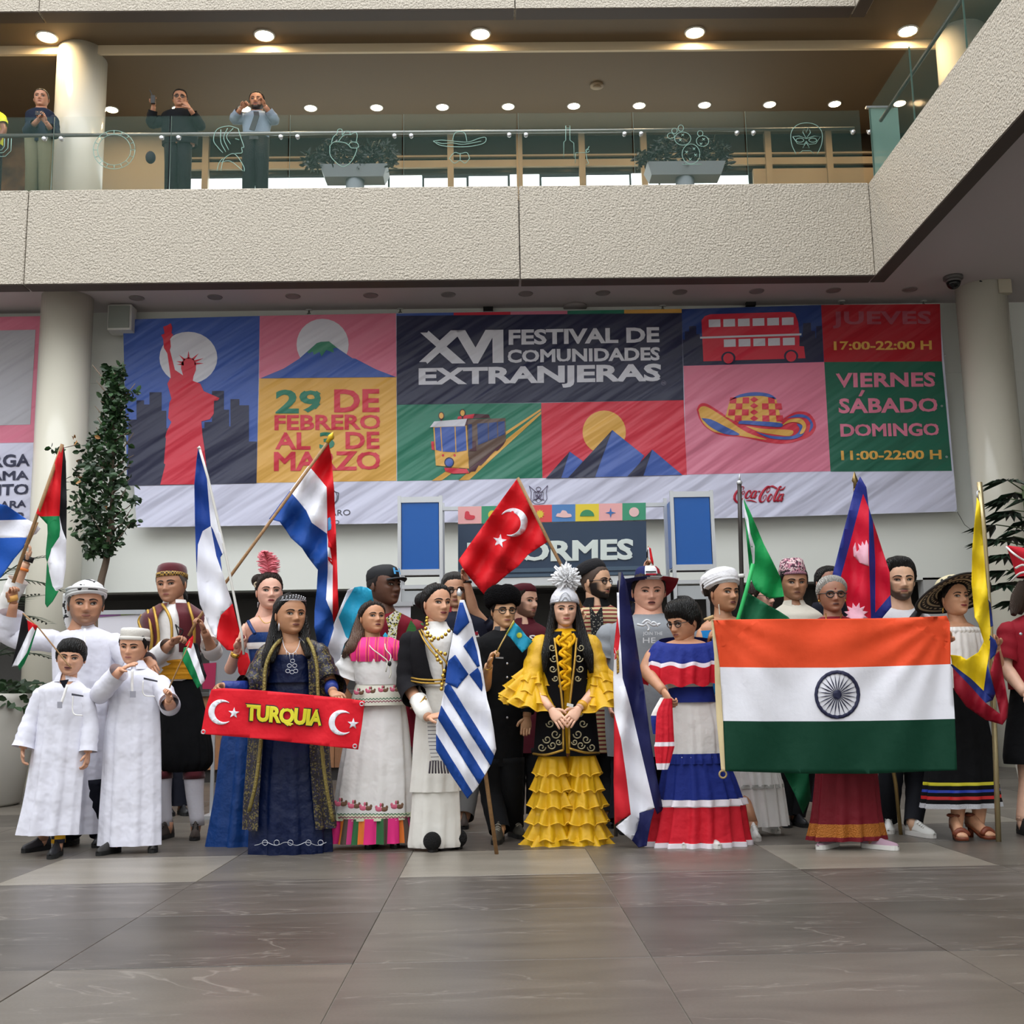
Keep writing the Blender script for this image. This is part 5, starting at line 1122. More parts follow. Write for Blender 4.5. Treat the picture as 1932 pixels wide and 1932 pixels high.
q.arm((466, 1186, 0), (432, 1268, -0.05), (447, 1228, -0.32), r=(0.047, 0.04, 0.028), hand=dict(to=(456, 1190, -0.36), curl=80, n=(0.9, -0.4, 0), thumb=-1))
q.arm((546, 1186, 0), (560, 1260, 0), (556, 1320, -0.05), r=(0.047, 0.04, 0.028), hand=dict())
a, b = q.p(446, 1232, -0.31), q.p(444, 1238, -0.3); q.part('bracelet', MB().add(*tube([a, b], [0.036, 0.036], 16)), GOLDC); q.part('ring', MB().add(*torus(q.p(458, 1202, -0.37), 0.011, 0.005, 10, 5)), mat('ruby', '#8c1020', 0.2))
q.shoe(452, 1586, -10, 0.22, SH_BLK); q.shoe(505, 1586, 10, 0.22, SH_BLK); q.done()
# --- woman with the red banner
DB = satin('midnight_satin', '#06163c'); SEQ = pat('sequin_shawl', '#1a171e', '#6d6238', 'cells', 120, 0.4, '#2c2848', 0.55); SEQG = mat('shawl_border_gold', '#8f8048', 0.4, 0.5, bump=(90, 1.0, 0.01))
q = Person(7.78, 550, 'woman in dark blue satin gown, tiara and sequinned shawl holding a red banner', '#a97857')
q.head(548, 1161, 74, yaw=32, pitch=-3, neck=(550, 1215, 0.02), lips='#7a443c', fw=1.05, nr=0.24)
q.hair('female', H_BLK, 0.045, 0.0, back=0.05)
q.lock([[(524, 1150, 0.02, 8), (518, 1185, 0.0, 10), (512, 1212, -0.05, 11), (503, 1235, -0.12, 9), (498, 1258, -0.16, 4)], [(534, 1170, 0.04, 10), (526, 1200, 0.0, 11), (519, 1228, -0.1, 8), (514, 1250, -0.15, 3)], [(568, 1165, 0.06, 12), (574, 1195, 0.02, 12), (577, 1215, -0.06, 10), (582, 1240, -0.14, 5)], [(550, 1160, 0.12, 22), (548, 1200, 0.14, 26), (545, 1250, 0.14, 24), (540, 1290, 0.14, 10)]], H_BLK)
tb = MB(); H = q.H
for i, x in enumerate(np.linspace(-0.3, 0.3, 9)):
    y = -math.sqrt(max(0, 0.36**2-(x*0.95)**2))*1.02; h_ = 0.06+0.05*(1-abs(x)/0.3)
    tb.add(*tube(H.W([(x-0.03, y, 0.35), (x, y-0.02, 0.35+h_), (x+0.03, y, 0.35)]), 0.0035, 5)); tb.add(*ellipsoid(H.W((x, y-0.025, 0.36+h_)), (0.005, 0.005, 0.005), 8, 6))
tb.add(*tube(H.W([(x, -math.sqrt(max(0, 0.37**2-(x*0.95)**2))*1.0, 0.345) for x in np.linspace(-0.34, 0.34, 15)]), 0.004, 5)); q.part('tiara', tb, SILV)
q.core([(1206, 536, 566), (1214, 520, 582), (1224, 506, 598), (1240, 500, 602), (1270, 504, 592), (1310, 502, 594), (1400, 490, 600), (1480, 485, 605)], bare=4)
q.wear('bodice', [(1236, 503, 592), (1245, 501, 595), (1275, 502, 594), (1288, 501, 595)], DB, ratio=0.66); q.wear('gown', [(1286, 501, 595), (1320, 497, 598), (1400, 486, 604), (1500, 475, 614), (1570, 470, 622), (1612, 470, 622)], DB, pleat=(9, 0.0, 0.045), ratio=0.5)
fl = []
for cx, cy in ((552, 1247), (546, 1256), (556, 1256), (543, 1266), (551, 1268), (558, 1266)): fl.append([(cx+4*math.cos(t), cy+3.4*math.sin(t), -0.2) for t in np.linspace(0, 6.28, 9)])
q.tubes('silver_embroidery', fl, SILV, 0.0022)
hem = [[(x, 1592+3*math.sin(x*0.16), -0.255+0.0022*abs(x-546)*0.6) for x in range(480, 618, 8)]]
for cx in (500, 522, 548, 582, 605): hem.append([(cx+5*math.cos(t), 1590+5*math.sin(t), -0.26+0.0013*abs(cx-546)) for t in np.linspace(0, 6.28, 9)])
q.tubes('hem_embroidery', hem, SILV, 0.002)
q.wear('shawl', [(1203, 524, 578), (1212, 505, 600), (1226, 494, 612), (1260, 480, 620), (1330, 474, 622), (1420, 470, 622), (1500, 464, 628), (1562, 462, 634)], SEQ, ratio=0.62, gap=(28, 38), pleat=(11, 0.0, 0.03))
q.tubes('shawl_border', [[(528, 1208, -0.08), (514, 1225, -0.17), (501, 1260, -0.2), (498, 1310, -0.21), (492, 1400, -0.22), (482, 1480, -0.22), (470, 1530, -0.18)], [(580, 1205, -0.08), (590, 1225, -0.17), (598, 1260, -0.19), (600, 1310, -0.2), (606, 1400, -0.21), (615, 1480, -0.2), (628, 1550, -0.16)]], SEQG, 0.013)
q.tubes('necklace', [[(533, 1207, -0.09), (537, 1222, -0.155), (545, 1232, -0.175), (554, 1232, -0.175), (562, 1222, -0.15), (566, 1208, -0.09)], [(540, 1228, -0.17), (541, 1238, -0.175)], [(546, 1232, -0.177), (547, 1244, -0.18)], [(553, 1232, -0.177), (553, 1242, -0.18)], [(558, 1228, -0.17), (559, 1237, -0.17)]], SILV, 0.002)
q.tubes('earring', [[(527, 1175, -0.05), (526, 1190, -0.05)]], SILV, 0.006)
q.arm((508, 1232, 0), (476, 1300, -0.05), (418, 1296, -0.22), sleeve=(SEQ, 1.35, 0.03, 0.02), hand=dict(to=(398, 1301, -0.36), curl=55, n=(0.3, -0.8, -0.5), thumb=-1))
q.arm((598, 1232, 0), (626, 1292, -0.04), (628, 1306, -0.2), sleeve=(SEQ, 1.35, 0.03, 0.02), hand=dict(to=(644, 1322, -0.36), curl=45, n=(-0.3, 0.8, -0.6), thumb=1))
CB = satin('cuff_blue', '#23357e')
q.part('cuff', MB().add(*tube([q.p(470, 1299, -0.08), q.p(440, 1298, -0.16), q.p(420, 1296, -0.21)], [0.055, 0.046, 0.04], 18)), CB); q.part('cuff', MB().add(*tube([q.p(625, 1294, -0.06), q.p(626, 1303, -0.18)], [0.05, 0.042], 18)), CB)
q.shoe(520, 1607, -6, 0.22, SH_BLK); q.shoe(572, 1606, 8, 0.22, SH_BLK); q.done()
# --- man in a black cap
q = Person(9.15, 728, 'man in black baseball cap and patterned maroon tunic with a flag on his shoulder', '#5d3b2b')
q.head(726, 1106, 74, yaw=52, pitch=-3, fw=1.06, neck=(722, 1155, 0.02), lips='#5a3430', brow='#120c0a', nose=1.15, iris='#120a08')
q.hair('balding', mat('hair_shaved', '#1d1512', 0.8), 0.012)
CAPB = mat('cap_black', '#121318', 0.75)
q.lathe('cap', [(0.372, 0.14), (0.385, 0.2), (0.38, 0.33), (0.34, 0.44), (0.24, 0.515), (0.1, 0.55), (0.0, 0.555)], CAPB, sy=1.2, tilt=-4)
V_, F_ = loft([[(x, -0.36-d*(1-(x/0.34)**2)*0.34-0.06*0, 0.17-0.05*(x/0.34)**2*1.0-0.03*d+t) for x in np.linspace(-0.33, 0.33, 13)] for d, t in ((0, 0.0), (0.5, 0.012), (1, 0.0), (1, -0.02), (0, -0.03))], closed=False); q.headpart('cap_peak', (V_, F_), CAPB)
def on_head(body, c, w, h, m, nm='cap_letter', nrm=-1):
    V, Fc = glyphs(body, 0.02); mn, mx = V.min(0), V.max(0); X = (V[:, 0]-mn[0])/(mx[0]-mn[0])-0.5; Z = (V[:, 1]-mn[1])/(mx[1]-mn[1])-0.5
    Pq = np.stack([c[0]+X*w, c[1]+0*X, c[2]+Z*h], 1); rr = np.sqrt(np.clip(1-(Pq[:, 0]/0.40)**2, 0, 1)); Pq[:, 1] = -0.42*rr*1.2+0.02+(Pq[:, 2]-0.2)*0.22-V[:, 2]*0.2
    return q.headpart(nm, (Pq, Fc), m, False)
on_head('H', (0.0, -0.4, 0.33), 0.24, 0.17, mat('cap_cyan', '#4aa0d8', 0.6))
DASH = pat('dashiki_print', '#7a1528', '#d8cf9a', 'cells', 34, 0.8, '#2c7a3a', 0.86)
q.core([(1156, 708, 740), (1166, 690, 765), (1180, 684, 778), (1300, 690, 775), (1420, 695, 770)])
q.wear('tunic', [(1152, 708, 742), (1160, 694, 762), (1170, 682, 780), (1185, 677, 788), (1250, 680, 786), (1330, 682, 786), (1420, 684, 784)], fabric('dashiki_maroon', '#7a1528'), seed=2)
TRIM = pat('tunic_trim', '#e2dccb', '#2c2a20', 'cells', 90, 0.8, '#a8a030', 0.55)
q.patch('tunic_trim', [(728, 1166), (746, 1152), (758, 1157), (750, 1180), (746, 1215), (730, 1215), (733, 1185)], TRIM, -0.215, 0.03)
q.patch('tunic_trim', [(775, 1170), (784, 1182), (786, 1195), (768, 1215), (766, 1192)], pat('tunic_green', '#3a8a3a', '#1a1a1a', 'wavez', 60, 0.8), -0.16, 0.05)
q.arm((688, 1186, 0), (680, 1250, 0), (690, 1310, -0.1), sleeve=(fabric('dashiki_maroon', '#7a1528'), 1.0, 0.04), hand=dict()); q.arm((782, 1186, 0), (790, 1250, 0), (785, 1310, -0.1), sleeve=(DASH, 1.0, 0.04), hand=dict())
trousers(q, [(710, 710, 710, 1545, 0, 1560), (758, 758, 758, 1545, 0, 1560)], NAVY, 1410); q.done()
# --- woman in white embroidered dress
q = Person(7.95, 705, 'woman in white embroidered dress with bright pink collar and bead necklace', '#b6815f')
q.head(703, 1167, 60, yaw=30, pitch=-10, neck=(702, 1208, 0.02), lips='#6a2a30', brow='#140e0c', fw=1.06, smile=-0.3, nr=0.25)
q.hair('female', H_BRN, 0.05, 0.0, back=0.05)
HB2 = mat('hair_ombre', '#5a4030', 0.5, bump=(30, 0.6, 0.01, 'wave'))
q.lock([[(684, 1160, 0.02, 10), (678, 1185, 0.02, 13), (672, 1208, -0.02, 14), (662, 1222, -0.08, 12), (650, 1232, -0.1, 5)], [(690, 1175, 0.08, 14), (686, 1205, 0.08, 16), (682, 1240, 0.1, 14)], [(680, 1195, -0.02, 9), (668, 1214, -0.06, 11), (655, 1228, -0.08, 8), (648, 1240, -0.06, 4)]], HB2)
q.core([(1200, 690, 716), (1208, 676, 732), (1218, 666, 748), (1232, 660, 758), (1280, 668, 752), (1330, 668, 758), (1420, 665, 765)], bare=3)
q.wear('blouse', [(1220, 664, 752), (1232, 658, 760), (1250, 660, 764), (1278, 668, 764), (1292, 672, 761)], W_th2, ratio=0.66)
PK = pat('pink_ruffle_plaid', '#ee2c86', '#f08030', 'wavex', 5, 0.7, '#c01868', 0.72)
q.wear('collar_ruffle', [(1203, 674, 738), (1212, 662, 756), (1222, 654, 768), (1234, 652, 770), (1244, 656, 764)], PK, ratio=0.66, pleat=(17, 0.01, 0.04), drop=lambda th, t: -0.02*t*np.cos(th)*1.0)
q.wear('peplum', [(1289, 672, 760), (1300, 668, 764), (1316, 663, 768), (1331, 660, 770)], mat('cream_band', '#e4e2d2', 0.8), ratio=0.62)
BIRD = [mat('bird_pink', '#c8607a', 0.7), mat('bird_brown', '#6a4a34', 0.7), mat('bird_red', '#8a2030', 0.7)]
def bird(cx, cy, dy, s=1.0):
    for (dx, m, rx) in ((-5, 0, 5), (5, 1, 5)):
        q.part('bird_motif', MB().add(*ellipsoid(q.p(cx+dx*s, cy+2*s, dy), (rx*s*0.0037*1.3, 0.004, 0.0037*4.2*s), 10, 6)).add(*ellipsoid(q.p(cx+dx*s*0.35, cy-6*s, dy), (0.008*s, 0.004, 0.014*s), 8, 6)).add(*ellipsoid(q.p(cx+dx*2*s, cy-2*s, dy), (0.009*s, 0.003, 0.012*s), 8, 6)), BIRD[m])
for cx, cy in ((677, 1306), (699, 1303), (723, 1301), (745, 1300)): bird(cx, cy, -0.205-0.0*cx+0.00006*(cx-715)**2, 0.8)
for yy, m in ((1319, mat('zig_green', '#2f6a48', 0.7)), (1324, mat('zig_maroon', '#8a2848', 0.7))):
    q.tubes('zigzag_trim', [[(660+i*3.2, yy+(i % 2)*2.5-(i*0.1), -0.22+0.00006*(660+i*3.2-715)**2) for i in range(34)]], m, 0.003)
q.wear('skirt', [(1328, 680, 764), (1370, 662, 770), (1412, 648, 774), (1470, 638, 778), (1528, 630, 780), (1543, 628, 780)], W_th2, pleat=(10, 0.01, 0.03), ratio=0.52)
q.wear('skirt_border', [(1532, 629, 781), (1545, 626, 782)], mat('pale_green_band', '#dfe4c8', 0.8), ratio=0.54, pleat=(10, 0.03, 0.03))
for cx, cy in ((643, 1518), (668, 1522), (690, 1526), (720, 1528), (749, 1523)): bird(cx, cy-3, -0.30+0.000045*(cx-705)**2, 1.0)
for yy, m in ((1535, mat('zig_green', '#2f6a48', 0.7)), (1541, mat('zig_maroon', '#8a2848', 0.7))):
    q.tubes('zigzag_trim', [[(630+i*3.4, yy+(i % 2)*2.5, -0.315+0.00005*(630+i*3.4-705)**2) for i in range(43)]], m, 0.003)
# plaid flounce made of upright strips
PLM = [mat('pl_'+c, c, 0.75) for c in ('#ee2c86', '#2c6a3c', '#f08030', '#5a4a40', '#ee2c86', '#d8408a')]
rg, mi = q.rings([(1541, 626, 782), (1560, 623, 784), (1588, 619, 786)], 0.54, 132, 3, (18, 0.02, 0.05), seed=4); V, Fc = loft(rg, True, (False, False)); nn = 132
q.part('flounce', MB().add(V, Fc, [((i // 3)*7 % 11) % 6 for r in range(len(rg)-1) for i in range(nn)]), PLM)
q.tubes('bead_necklace', [[(692, 1206, -0.06), (700, 1222, -0.15), (718, 1236, -0.19), (730, 1246, -0.2), (733, 1256, -0.2)], [(726, 1206, -0.07), (728, 1225, -0.15), (737, 1236, -0.17), (736, 1246, -0.19), (731, 1252, -0.2)], [(733, 1250, -0.2), (738, 1268, -0.2), (734, 1280, -0.2)], [(731, 1250, -0.2), (728, 1268, -0.2)]], mat('white_bead', '#d8d4c4', 0.3, bump=(200, 1, 0.004)), 0.004)
q.part('pendant', MB().add(*ellipsoid(q.p(735, 1252, -0.205), (0.014, 0.01, 0.018), 10, 8)), M_black)
q.arm((662, 1244, 0), (638, 1300, 0.02), (668, 1330, 0.08), r=(0.055, 0.047, 0.033), sleeve=(W_th2, 0.55, 0.02, 0.03), hand=dict(curl=20))
q.arm((756, 1244, 0), (766, 1300, 0.05), (752, 1335, 0.02), r=(0.055, 0.047, 0.033), sleeve=(W_th2, 0.55, 0.02, 0.03), hand=dict(curl=20))
for u, e_ in ((690, heel(702, 1598, -8)), (735, heel(744, 1597, 8))): q.leg((u, 1440, 0.02), (u, 1510, 0.04), None, (0.06, 0.045, 0.036), end=e_)
q.shoe(702, 1598, -8, 0.24, mat('shoe_beige', '#b8a698', 0.6), None, 0.06); q.shoe(744, 1597, 8, 0.24, mat('shoe_beige', '#b8a698', 0.6), None, 0.06); q.done()
# --- woman in Greek dress
q = Person(7.78, 822, 'woman in cropped black jacket with gold coins over long white dress', '#c79374')
q.head(824, 1139, 70, yaw=33, pitch=-1, neck=(822, 1186, 0.02), lips='#8a3a3c', fw=0.97, smile=0.6, open_=0.15, nr=0.24, eye=1.05)
q.hair('female', H_BLK, 0.045, 0.0, back=0.03); q.part('hair_bun', MB().add(*ellipsoid(q.H.W((-0.16, 0.42, 0.12)), np.array([0.26, 0.2, 0.24])*q.H.s, 16, 10)), H_BLK)
q.core([(1184, 804, 845), (1196, 782, 866), (1210, 774, 876), (1280, 782, 868), (1340, 790, 868), (1440, 790, 866)])
q.wear('roll_neck', [(1173, 805, 842), (1180, 804, 845), (1190, 800, 852), (1200, 788, 866), (1215, 784, 872), (1250, 786, 868), (1295, 790, 864)], W_th2, ratio=0.7)
JK = fabric('black_felt', '#17161a', 0.9, 20, 0.3, 0.01)
q.wear('jacket', [(1186, 790, 864), (1194, 776, 878), (1206, 768, 888), (1240, 766, 888), (1275, 772, 882), (1290, 776, 878)], JK, ratio=0.68, gap=(40, 4))
q.tubes('jacket_braid', [[(795, 1188, -0.08), (806, 1205, -0.18), (820, 1224, -0.21), (838, 1244, -0.22), (846, 1258, -0.22)], [(791, 1190, -0.08), (800, 1208, -0.18), (814, 1228, -0.215), (832, 1248, -0.225)], [(858, 1190, -0.1), (866, 1205, -0.15)], [(776, 1279, -0.13), (795, 1282, -0.19), (825, 1283, -0.215), (850, 1280, -0.2)], [(776, 1285, -0.13), (795, 1288, -0.19), (825, 1289, -0.215), (850, 1286, -0.2)]], GOLD, 0.0065)
cb = []
for x, y, d in [(803, 1186, -0.14), (807, 1194, -0.17), (812, 1200, -0.185), (819, 1204, -0.195), (827, 1205, -0.2), (834, 1202, -0.195), (841, 1197, -0.18), (847, 1190, -0.15), (806, 1200, -0.18), (815, 1208, -0.2), (824, 1228, -0.21), (832, 1232, -0.215), (840, 1234, -0.22), (824, 1238, -0.225), (826, 1245, -0.225), (832, 1250, -0.23), (838, 1266, -0.23), (836, 1275, -0.23), (834, 1292, -0.23), (833, 1300, -0.23), (806, 1166, -0.05), (805, 1172, -0.05), (806, 1178, -0.06)]:
    q.part('gold_coin', MB().add(*tube([q.p(x, y, d), q.p(x, y, d-0.006)], [0.013, 0.013], 12)), GOLDC)
q.tubes('coin_chain', [[(834, 1250, -0.228), (836, 1275, -0.23), (833, 1302, -0.23)]], GOLDC, 0.004)
W_gk = fabric('ivory_wool', '#edeae3', 0.9, 7, 0.5, 0.03)
q.wear('tunic', [(1286, 790, 866), (1330, 786, 870), (1400, 780, 872), (1450, 778, 870), (1493, 775, 868)], W_gk, pleat=(8, 0.0, 0.035), ratio=0.55)
q.wear('underskirt', [(1480, 780, 866), (1540, 777, 868), (1588, 773, 868), (1598, 775, 866)], W_gk, pleat=(7, 0.01, 0.05), ratio=0.5)
SC = pat('striped_scarf', '#dad8d4', '#3a3440', 'wavez', 13, 0.85, thr=0.93)
q.patch('scarf', [(806, 1362), (824, 1358), (828, 1436), (814, 1436), (808, 1400)], SC, -0.26, 0.012)
q.tubes('fringe', [[(812+k*5, 1436, -0.25), (811+k*5.4, 1448, -0.26), (810+k*6, 1459, -0.25)] for k in range(8)], mat('fringe_grey', '#4a444c', 0.9), 0.006)
q.arm((774, 1208, 0), (766, 1290, -0.02), (808, 1354, -0.3), sleeve=(JK, 1.38, 0.022, 0.02), hand=dict(to=(842, 1346, -0.36), curl=52, n=(0, 0.5, -1), thumb=-1))
P_ = q.ap; q.part('shirt_cuff', MB().add(*tube([q.p(789, 1320, -0.14), q.p(798, 1340, -0.22), q.p(806, 1352, -0.29)], [0.06, 0.055, 0.045], 18)), W_gk)
q.tubes('cuff_braid', [[(775, 1328, -0.16), (783, 1332, -0.22), (793, 1326, -0.24), (802, 1314, -0.2)], [(777, 1334, -0.16), (785, 1337, -0.22), (795, 1331, -0.24), (804, 1318, -0.2)]], GOLD, 0.006)
q.arm((880, 1208, 0), (892, 1280, 0.05), (878, 1340, 0.03), sleeve=(JK, 1.5, 0.022, 0.01), hand=dict())
for u, e_ in ((808, heel(820, 1604, -6)), (844, heel(858, 1598, 16))): q.leg((u, 1440, 0.03), (u, 1520, 0.05), None, (0.05, 0.042, 0.036), end=e_)
PM = mat('black_pompom', '#0b0b0d', 0.95, bump=(120, 1, 0.02))
for u, v, yw in ((820, 1604, -6), (858, 1598, 16)):
    q.shoe(u, v, yw, 0.25, mat('tsarouchi', '#5a2a1c', 0.6), None, 0.07); c = atZ(u, v, 0); q.part('pompom', MB().add(*ellipsoid(c+np.array([math.sin(math.radians(yw))*0.1, -0.1, 0.07]), (0.06, 0.055, 0.06), 16, 10)), PM)
q.done()
# ================================================================== PEOPLE, second half of the row
# --- man with glasses lifting a corner of the red flag
NV2 = fabric('navy_polo', '#1b1e2e', 0.8)
q = Person(9.3, 865, 'man in navy polo and glasses stretching one arm up to a red flag', '#b98a6c', beard='#4a4038')
q.head(858, 1115, 64, yaw=6, pitch=3, beard=0.18, fw=1.06, neck=(860, 1155, 0.02), smile=0.2); q.hair('short', mat('hair_pepper', '#2a2826', 0.6, bump=(40, 0.6, 0.01, 'wave')), 0.05, 0.02); q.glasses('#1a1a1c')
q.core([(1152, 845, 876), (1164, 822, 902), (1180, 815, 915), (1300, 820, 905), (1420, 822, 900)])
q.wear('polo_shirt', [(1149, 843, 878), (1158, 826, 896), (1168, 812, 916), (1184, 807, 925), (1250, 812, 918), (1420, 815, 912)], NV2)
q.wear('collar', [(1144, 842, 874), (1152, 838, 880), (1160, 834, 886)], fabric('crimson_collar', '#8a1a2c'), ratio=0.8, gap=18)
q.patch('sleeve_stripe', [(900, 1190), (906, 1205), (898, 1230), (893, 1215)], W_th2, -0.16, 0.02); q.patch('chest_stripe', [(892, 1192), (902, 1192), (902, 1198), (892, 1198)], fabric('crimson_collar', '#8a1a2c'), -0.17, 0.02)
q.arm((918, 1184, 0), (893, 1152, -0.05), (881, 1099, -0.1), sleeve=(NV2, 0.35, 0.02), hand=dict(to=(868, 1062, -0.14), curl=55, n=(0.8, -0.5, 0), thumb=-1))
a, b = q.p(882, 1096, -0.1), q.p(882, 1100, -0.1); q.part('bracelet', MB().add(*tube([a, b], [0.036, 0.036], 14)), M_black)
q.arm((812, 1184, 0), (805, 1260, 0), (812, 1330, -0.05), sleeve=(NV2, 0.8, 0.02), hand=dict())
trousers(q, [(842, 842, 840, 1540, 0, 1556), (885, 885, 876, 1548, 0, 1562)], fabric('grey_trouser', '#5c5a58'), 1410, dict(up=mat('suede_brown', '#3a302a', 0.9))); q.done()
# --- man in a black fur hat
q = Person(8.3, 948, 'man in tall black fur hat and glasses and buttoned black coat', '#c3956f')
q.head(950, 1153, 64, yaw=18, pitch=2, neck=(948, 1195, 0.02), fw=0.97, smile=0.35); q.hair('short', H_BLK, 0.04); q.glasses('#1a1a1c', 0.1)
FUR = mat('black_fur', '#0c0b0d', 0.95, bump=(90, 1.0, 0.03), spec=0.1)
q.lathe('fur_hat', [(0.36, 0.13), (0.46, 0.12), (0.52, 0.2), (0.55, 0.38), (0.52, 0.58), (0.42, 0.7), (0.22, 0.76), (0.0, 0.77)], FUR, sx=1.0, sy=1.08, tilt=-10, n=48, fold=lambda x, y, z, a, r: (x*(1+0.03*math.sin(a*7)), y, z+0.02*math.sin(a*5)))
q.core([(1190, 936, 965), (1200, 912, 985), (1214, 904, 992), (1300, 912, 984), (1430, 915, 980)])
q.wear('coat', [(1187, 932, 966), (1195, 916, 980), (1205, 902, 993), (1222, 897, 998), (1280, 903, 992), (1350, 904, 990), (1445, 908, 986)], BLK)
q.wear('shirt_collar', [(1182, 933, 963), (1192, 930, 968), (1202, 925, 972)], fabric('grey_shirt', '#4a4a4e'), ratio=0.8, gap=16)
for k, v in enumerate((1252, 1278, 1302, 1328, 1354)): q.part('button', MB().add(*ellipsoid(q.p(957, v, -0.185), (0.008, 0.004, 0.008), 8, 6)), SILV)
q.patch('chest_lettering', [(935, 1239), (950, 1240), (950, 1243), (935, 1242)], mat('print_pale', '#8a8a8c', 0.7), -0.175)
q.arm((904, 1216, 0), (914, 1302, -0.05), (922, 1256, -0.3), sleeve=(BLK, 0.95, 0.02, 0.02), hand=dict(to=(932, 1222, -0.34), curl=70, n=(0.9, -0.3, 0), thumb=-1))
q.tubes('bracelet', [[(914, 1262, -0.31), (920, 1264, -0.345), (928, 1260, -0.31)]], GOLDC, 0.004)
q.arm((992, 1216, 0), (1000, 1290, 0), (994, 1352, -0.05), sleeve=(BLK, 1.9, 0.02), hand=dict())
BT = mat('hiking_boot', '#3c382f', 0.85)
trousers(q, [(928, 928, 940, 1565, -10, 1590), (962, 965, 975, 1560, 20, 1580)], BLK, 1430, dict(up=BT, high=0.14, lace=mat('boot_lace', '#8a8578', 0.8))); q.done()
# --- man in maroon shirt
MR2 = fabric('maroon_polo', '#4e1420')
q = Person(9.25, 992, 'man with reddish beard in maroon polo shirt and cap', '#c99b82', beard='#4a2c20')
q.head(989, 1135, 64, yaw=48, pitch=1, beard=0.85, neck=(990, 1178, 0.02), open_=0.1, brow='#4a3024'); q.hair('short', H_BRN, 0.03)
q.lathe('cap', [(0.37, 0.24), (0.385, 0.28), (0.36, 0.4), (0.26, 0.5), (0.1, 0.54), (0.0, 0.545)], MR2, sy=1.2, tilt=-6)
q.core([(1176, 975, 1005), (1186, 958, 1028), (1200, 950, 1034), (1300, 958, 1026), (1420, 960, 1024)])
q.wear('polo_shirt', [(1172, 973, 1007), (1180, 960, 1022), (1190, 948, 1036), (1206, 943, 1042), (1300, 950, 1034), (1420, 952, 1030)], MR2); q.wear('collar', [(1164, 974, 1004), (1172, 970, 1010), (1180, 966, 1014)], MR2, ratio=0.8, gap=16)
text('S', [(998, 1198), (1010, 1198), (1010, 1212), (998, 1212)], lambda u, v: q.p(u, v, -0.2), W_th2, q.root, 0.02)
q.arm((948, 1206, 0), (942, 1270, 0), (950, 1330, -0.05), sleeve=(MR2, 0.8, 0.02), hand=dict()); q.arm((1036, 1206, 0), (1042, 1270, 0), (1034, 1330, -0.05), sleeve=(MR2, 0.8, 0.02), hand=dict())
trousers(q, [(970, 972, 974, 1515, 10, 1538), (1010, 1012, 1014, 1520, 10, 1542)], BLK, 1410, dict(up=SH_WHT, sole=SOLE_W, lace=M_white)); q.done()
# --- woman in yellow ruffles
q = Person(8.0, 1068, 'woman in ruffled yellow dress and embroidered black waistcoat with white feathered hat', '#d4a489')
q.head(1066, 1150, 64, yaw=3, pitch=2, neck=(1066, 1194, 0.02), lips='#b0524e', fw=0.98, smile=0.5, nr=0.22, brow='#2a1c16')
q.hair('female', H_BLK, 0.05)
q.lock([[(1044, 1142, -0.01, 5), (1040, 1172, -0.02, 7), (1036, 1202, -0.06, 9), (1030, 1235, -0.13, 9), (1028, 1268, -0.14, 4)], [(1050, 1150, 0.06, 12), (1046, 1190, 0.06, 15), (1040, 1230, 0.02, 12)], [(1088, 1142, -0.01, 5), (1093, 1172, -0.02, 8), (1099, 1202, -0.06, 11), (1109, 1235, -0.13, 11), (1116, 1270, -0.14, 4)], [(1082, 1150, 0.06, 12), (1088, 1190, 0.06, 15), (1098, 1230, 0.0, 12)], [(1066, 1150, 0.14, 22), (1066, 1200, 0.16, 24), (1066, 1260, 0.16, 16)]], H_BLK)
HW = mat('white_brocade', '#dcdce2', 0.5, bump=(70, 0.8, 0.008))
q.lathe('hat', [(0.40, 0.16), (0.425, 0.17), (0.42, 0.3), (0.38, 0.42), (0.28, 0.56), (0.17, 0.68), (0.09, 0.8), (0.0, 0.82)], HW, sy=1.15, tilt=-6)
q.lathe('hat_band', [(0.41, 0.15), (0.438, 0.16), (0.438, 0.21), (0.42, 0.22)], SILV, sy=1.15, tilt=-6)
q.tubes('hat_embroidery', [[(1054, 1135, -0.1), (1060, 1122, -0.1), (1067, 1118, -0.1), (1074, 1124, -0.1), (1079, 1134, -0.1)], [(1060, 1134, -0.11), (1066, 1126, -0.11), (1073, 1134, -0.11)]], SILV, 0.004)
fb = MB(); r_ = random.Random(9); c0 = q.p(1068, 1092, 0.0)
for i in range(520):
    d = np.array([r_.gauss(0, 1), r_.gauss(0, 0.8), r_.gauss(0.15, 0.8)]); d /= np.linalg.norm(d); L_ = r_.uniform(0.04, 0.105)*(1.25 if i % 9 == 0 else 1); w_ = r_.uniform(0.008, 0.014); e = c0+d*L_; sg = np.cross(d, [r_.random(), r_.random(), r_.random()]); sg = sg/np.linalg.norm(sg)*0.035
    fb.add(*tube([c0+d*0.01, c0+d*L_*0.55+sg*0.4, e+sg], [0.004, w_, w_*0.55], 5, flat=0.3))
fo = q.part('feather_pompom', fb, mat('white_feather', '#e8e8ea', 0.9)); fo['kind'] = 'stuff'
YL = fabric('yellow_crepe', '#e2a80c', 0.75, 12, 0.6, 0.03); ORG = mat('yellow_organza', '#f2bd10', 0.5, alpha=0.72, bump=(16, 0.6, 0.02)); YH = mat('yellow_hem_cord', '#f0c030', 0.5)
q.core([(1190, 1054, 1078), (1200, 1030, 1104), (1214, 1024, 1110), (1300, 1030, 1105), (1400, 1026, 1112)])
q.wear('blouse', [(1186, 1051, 1081), (1195, 1038, 1096), (1206, 1023, 1111), (1222, 1018, 1116), (1300, 1024, 1112), (1420, 1020, 1120)], YL)
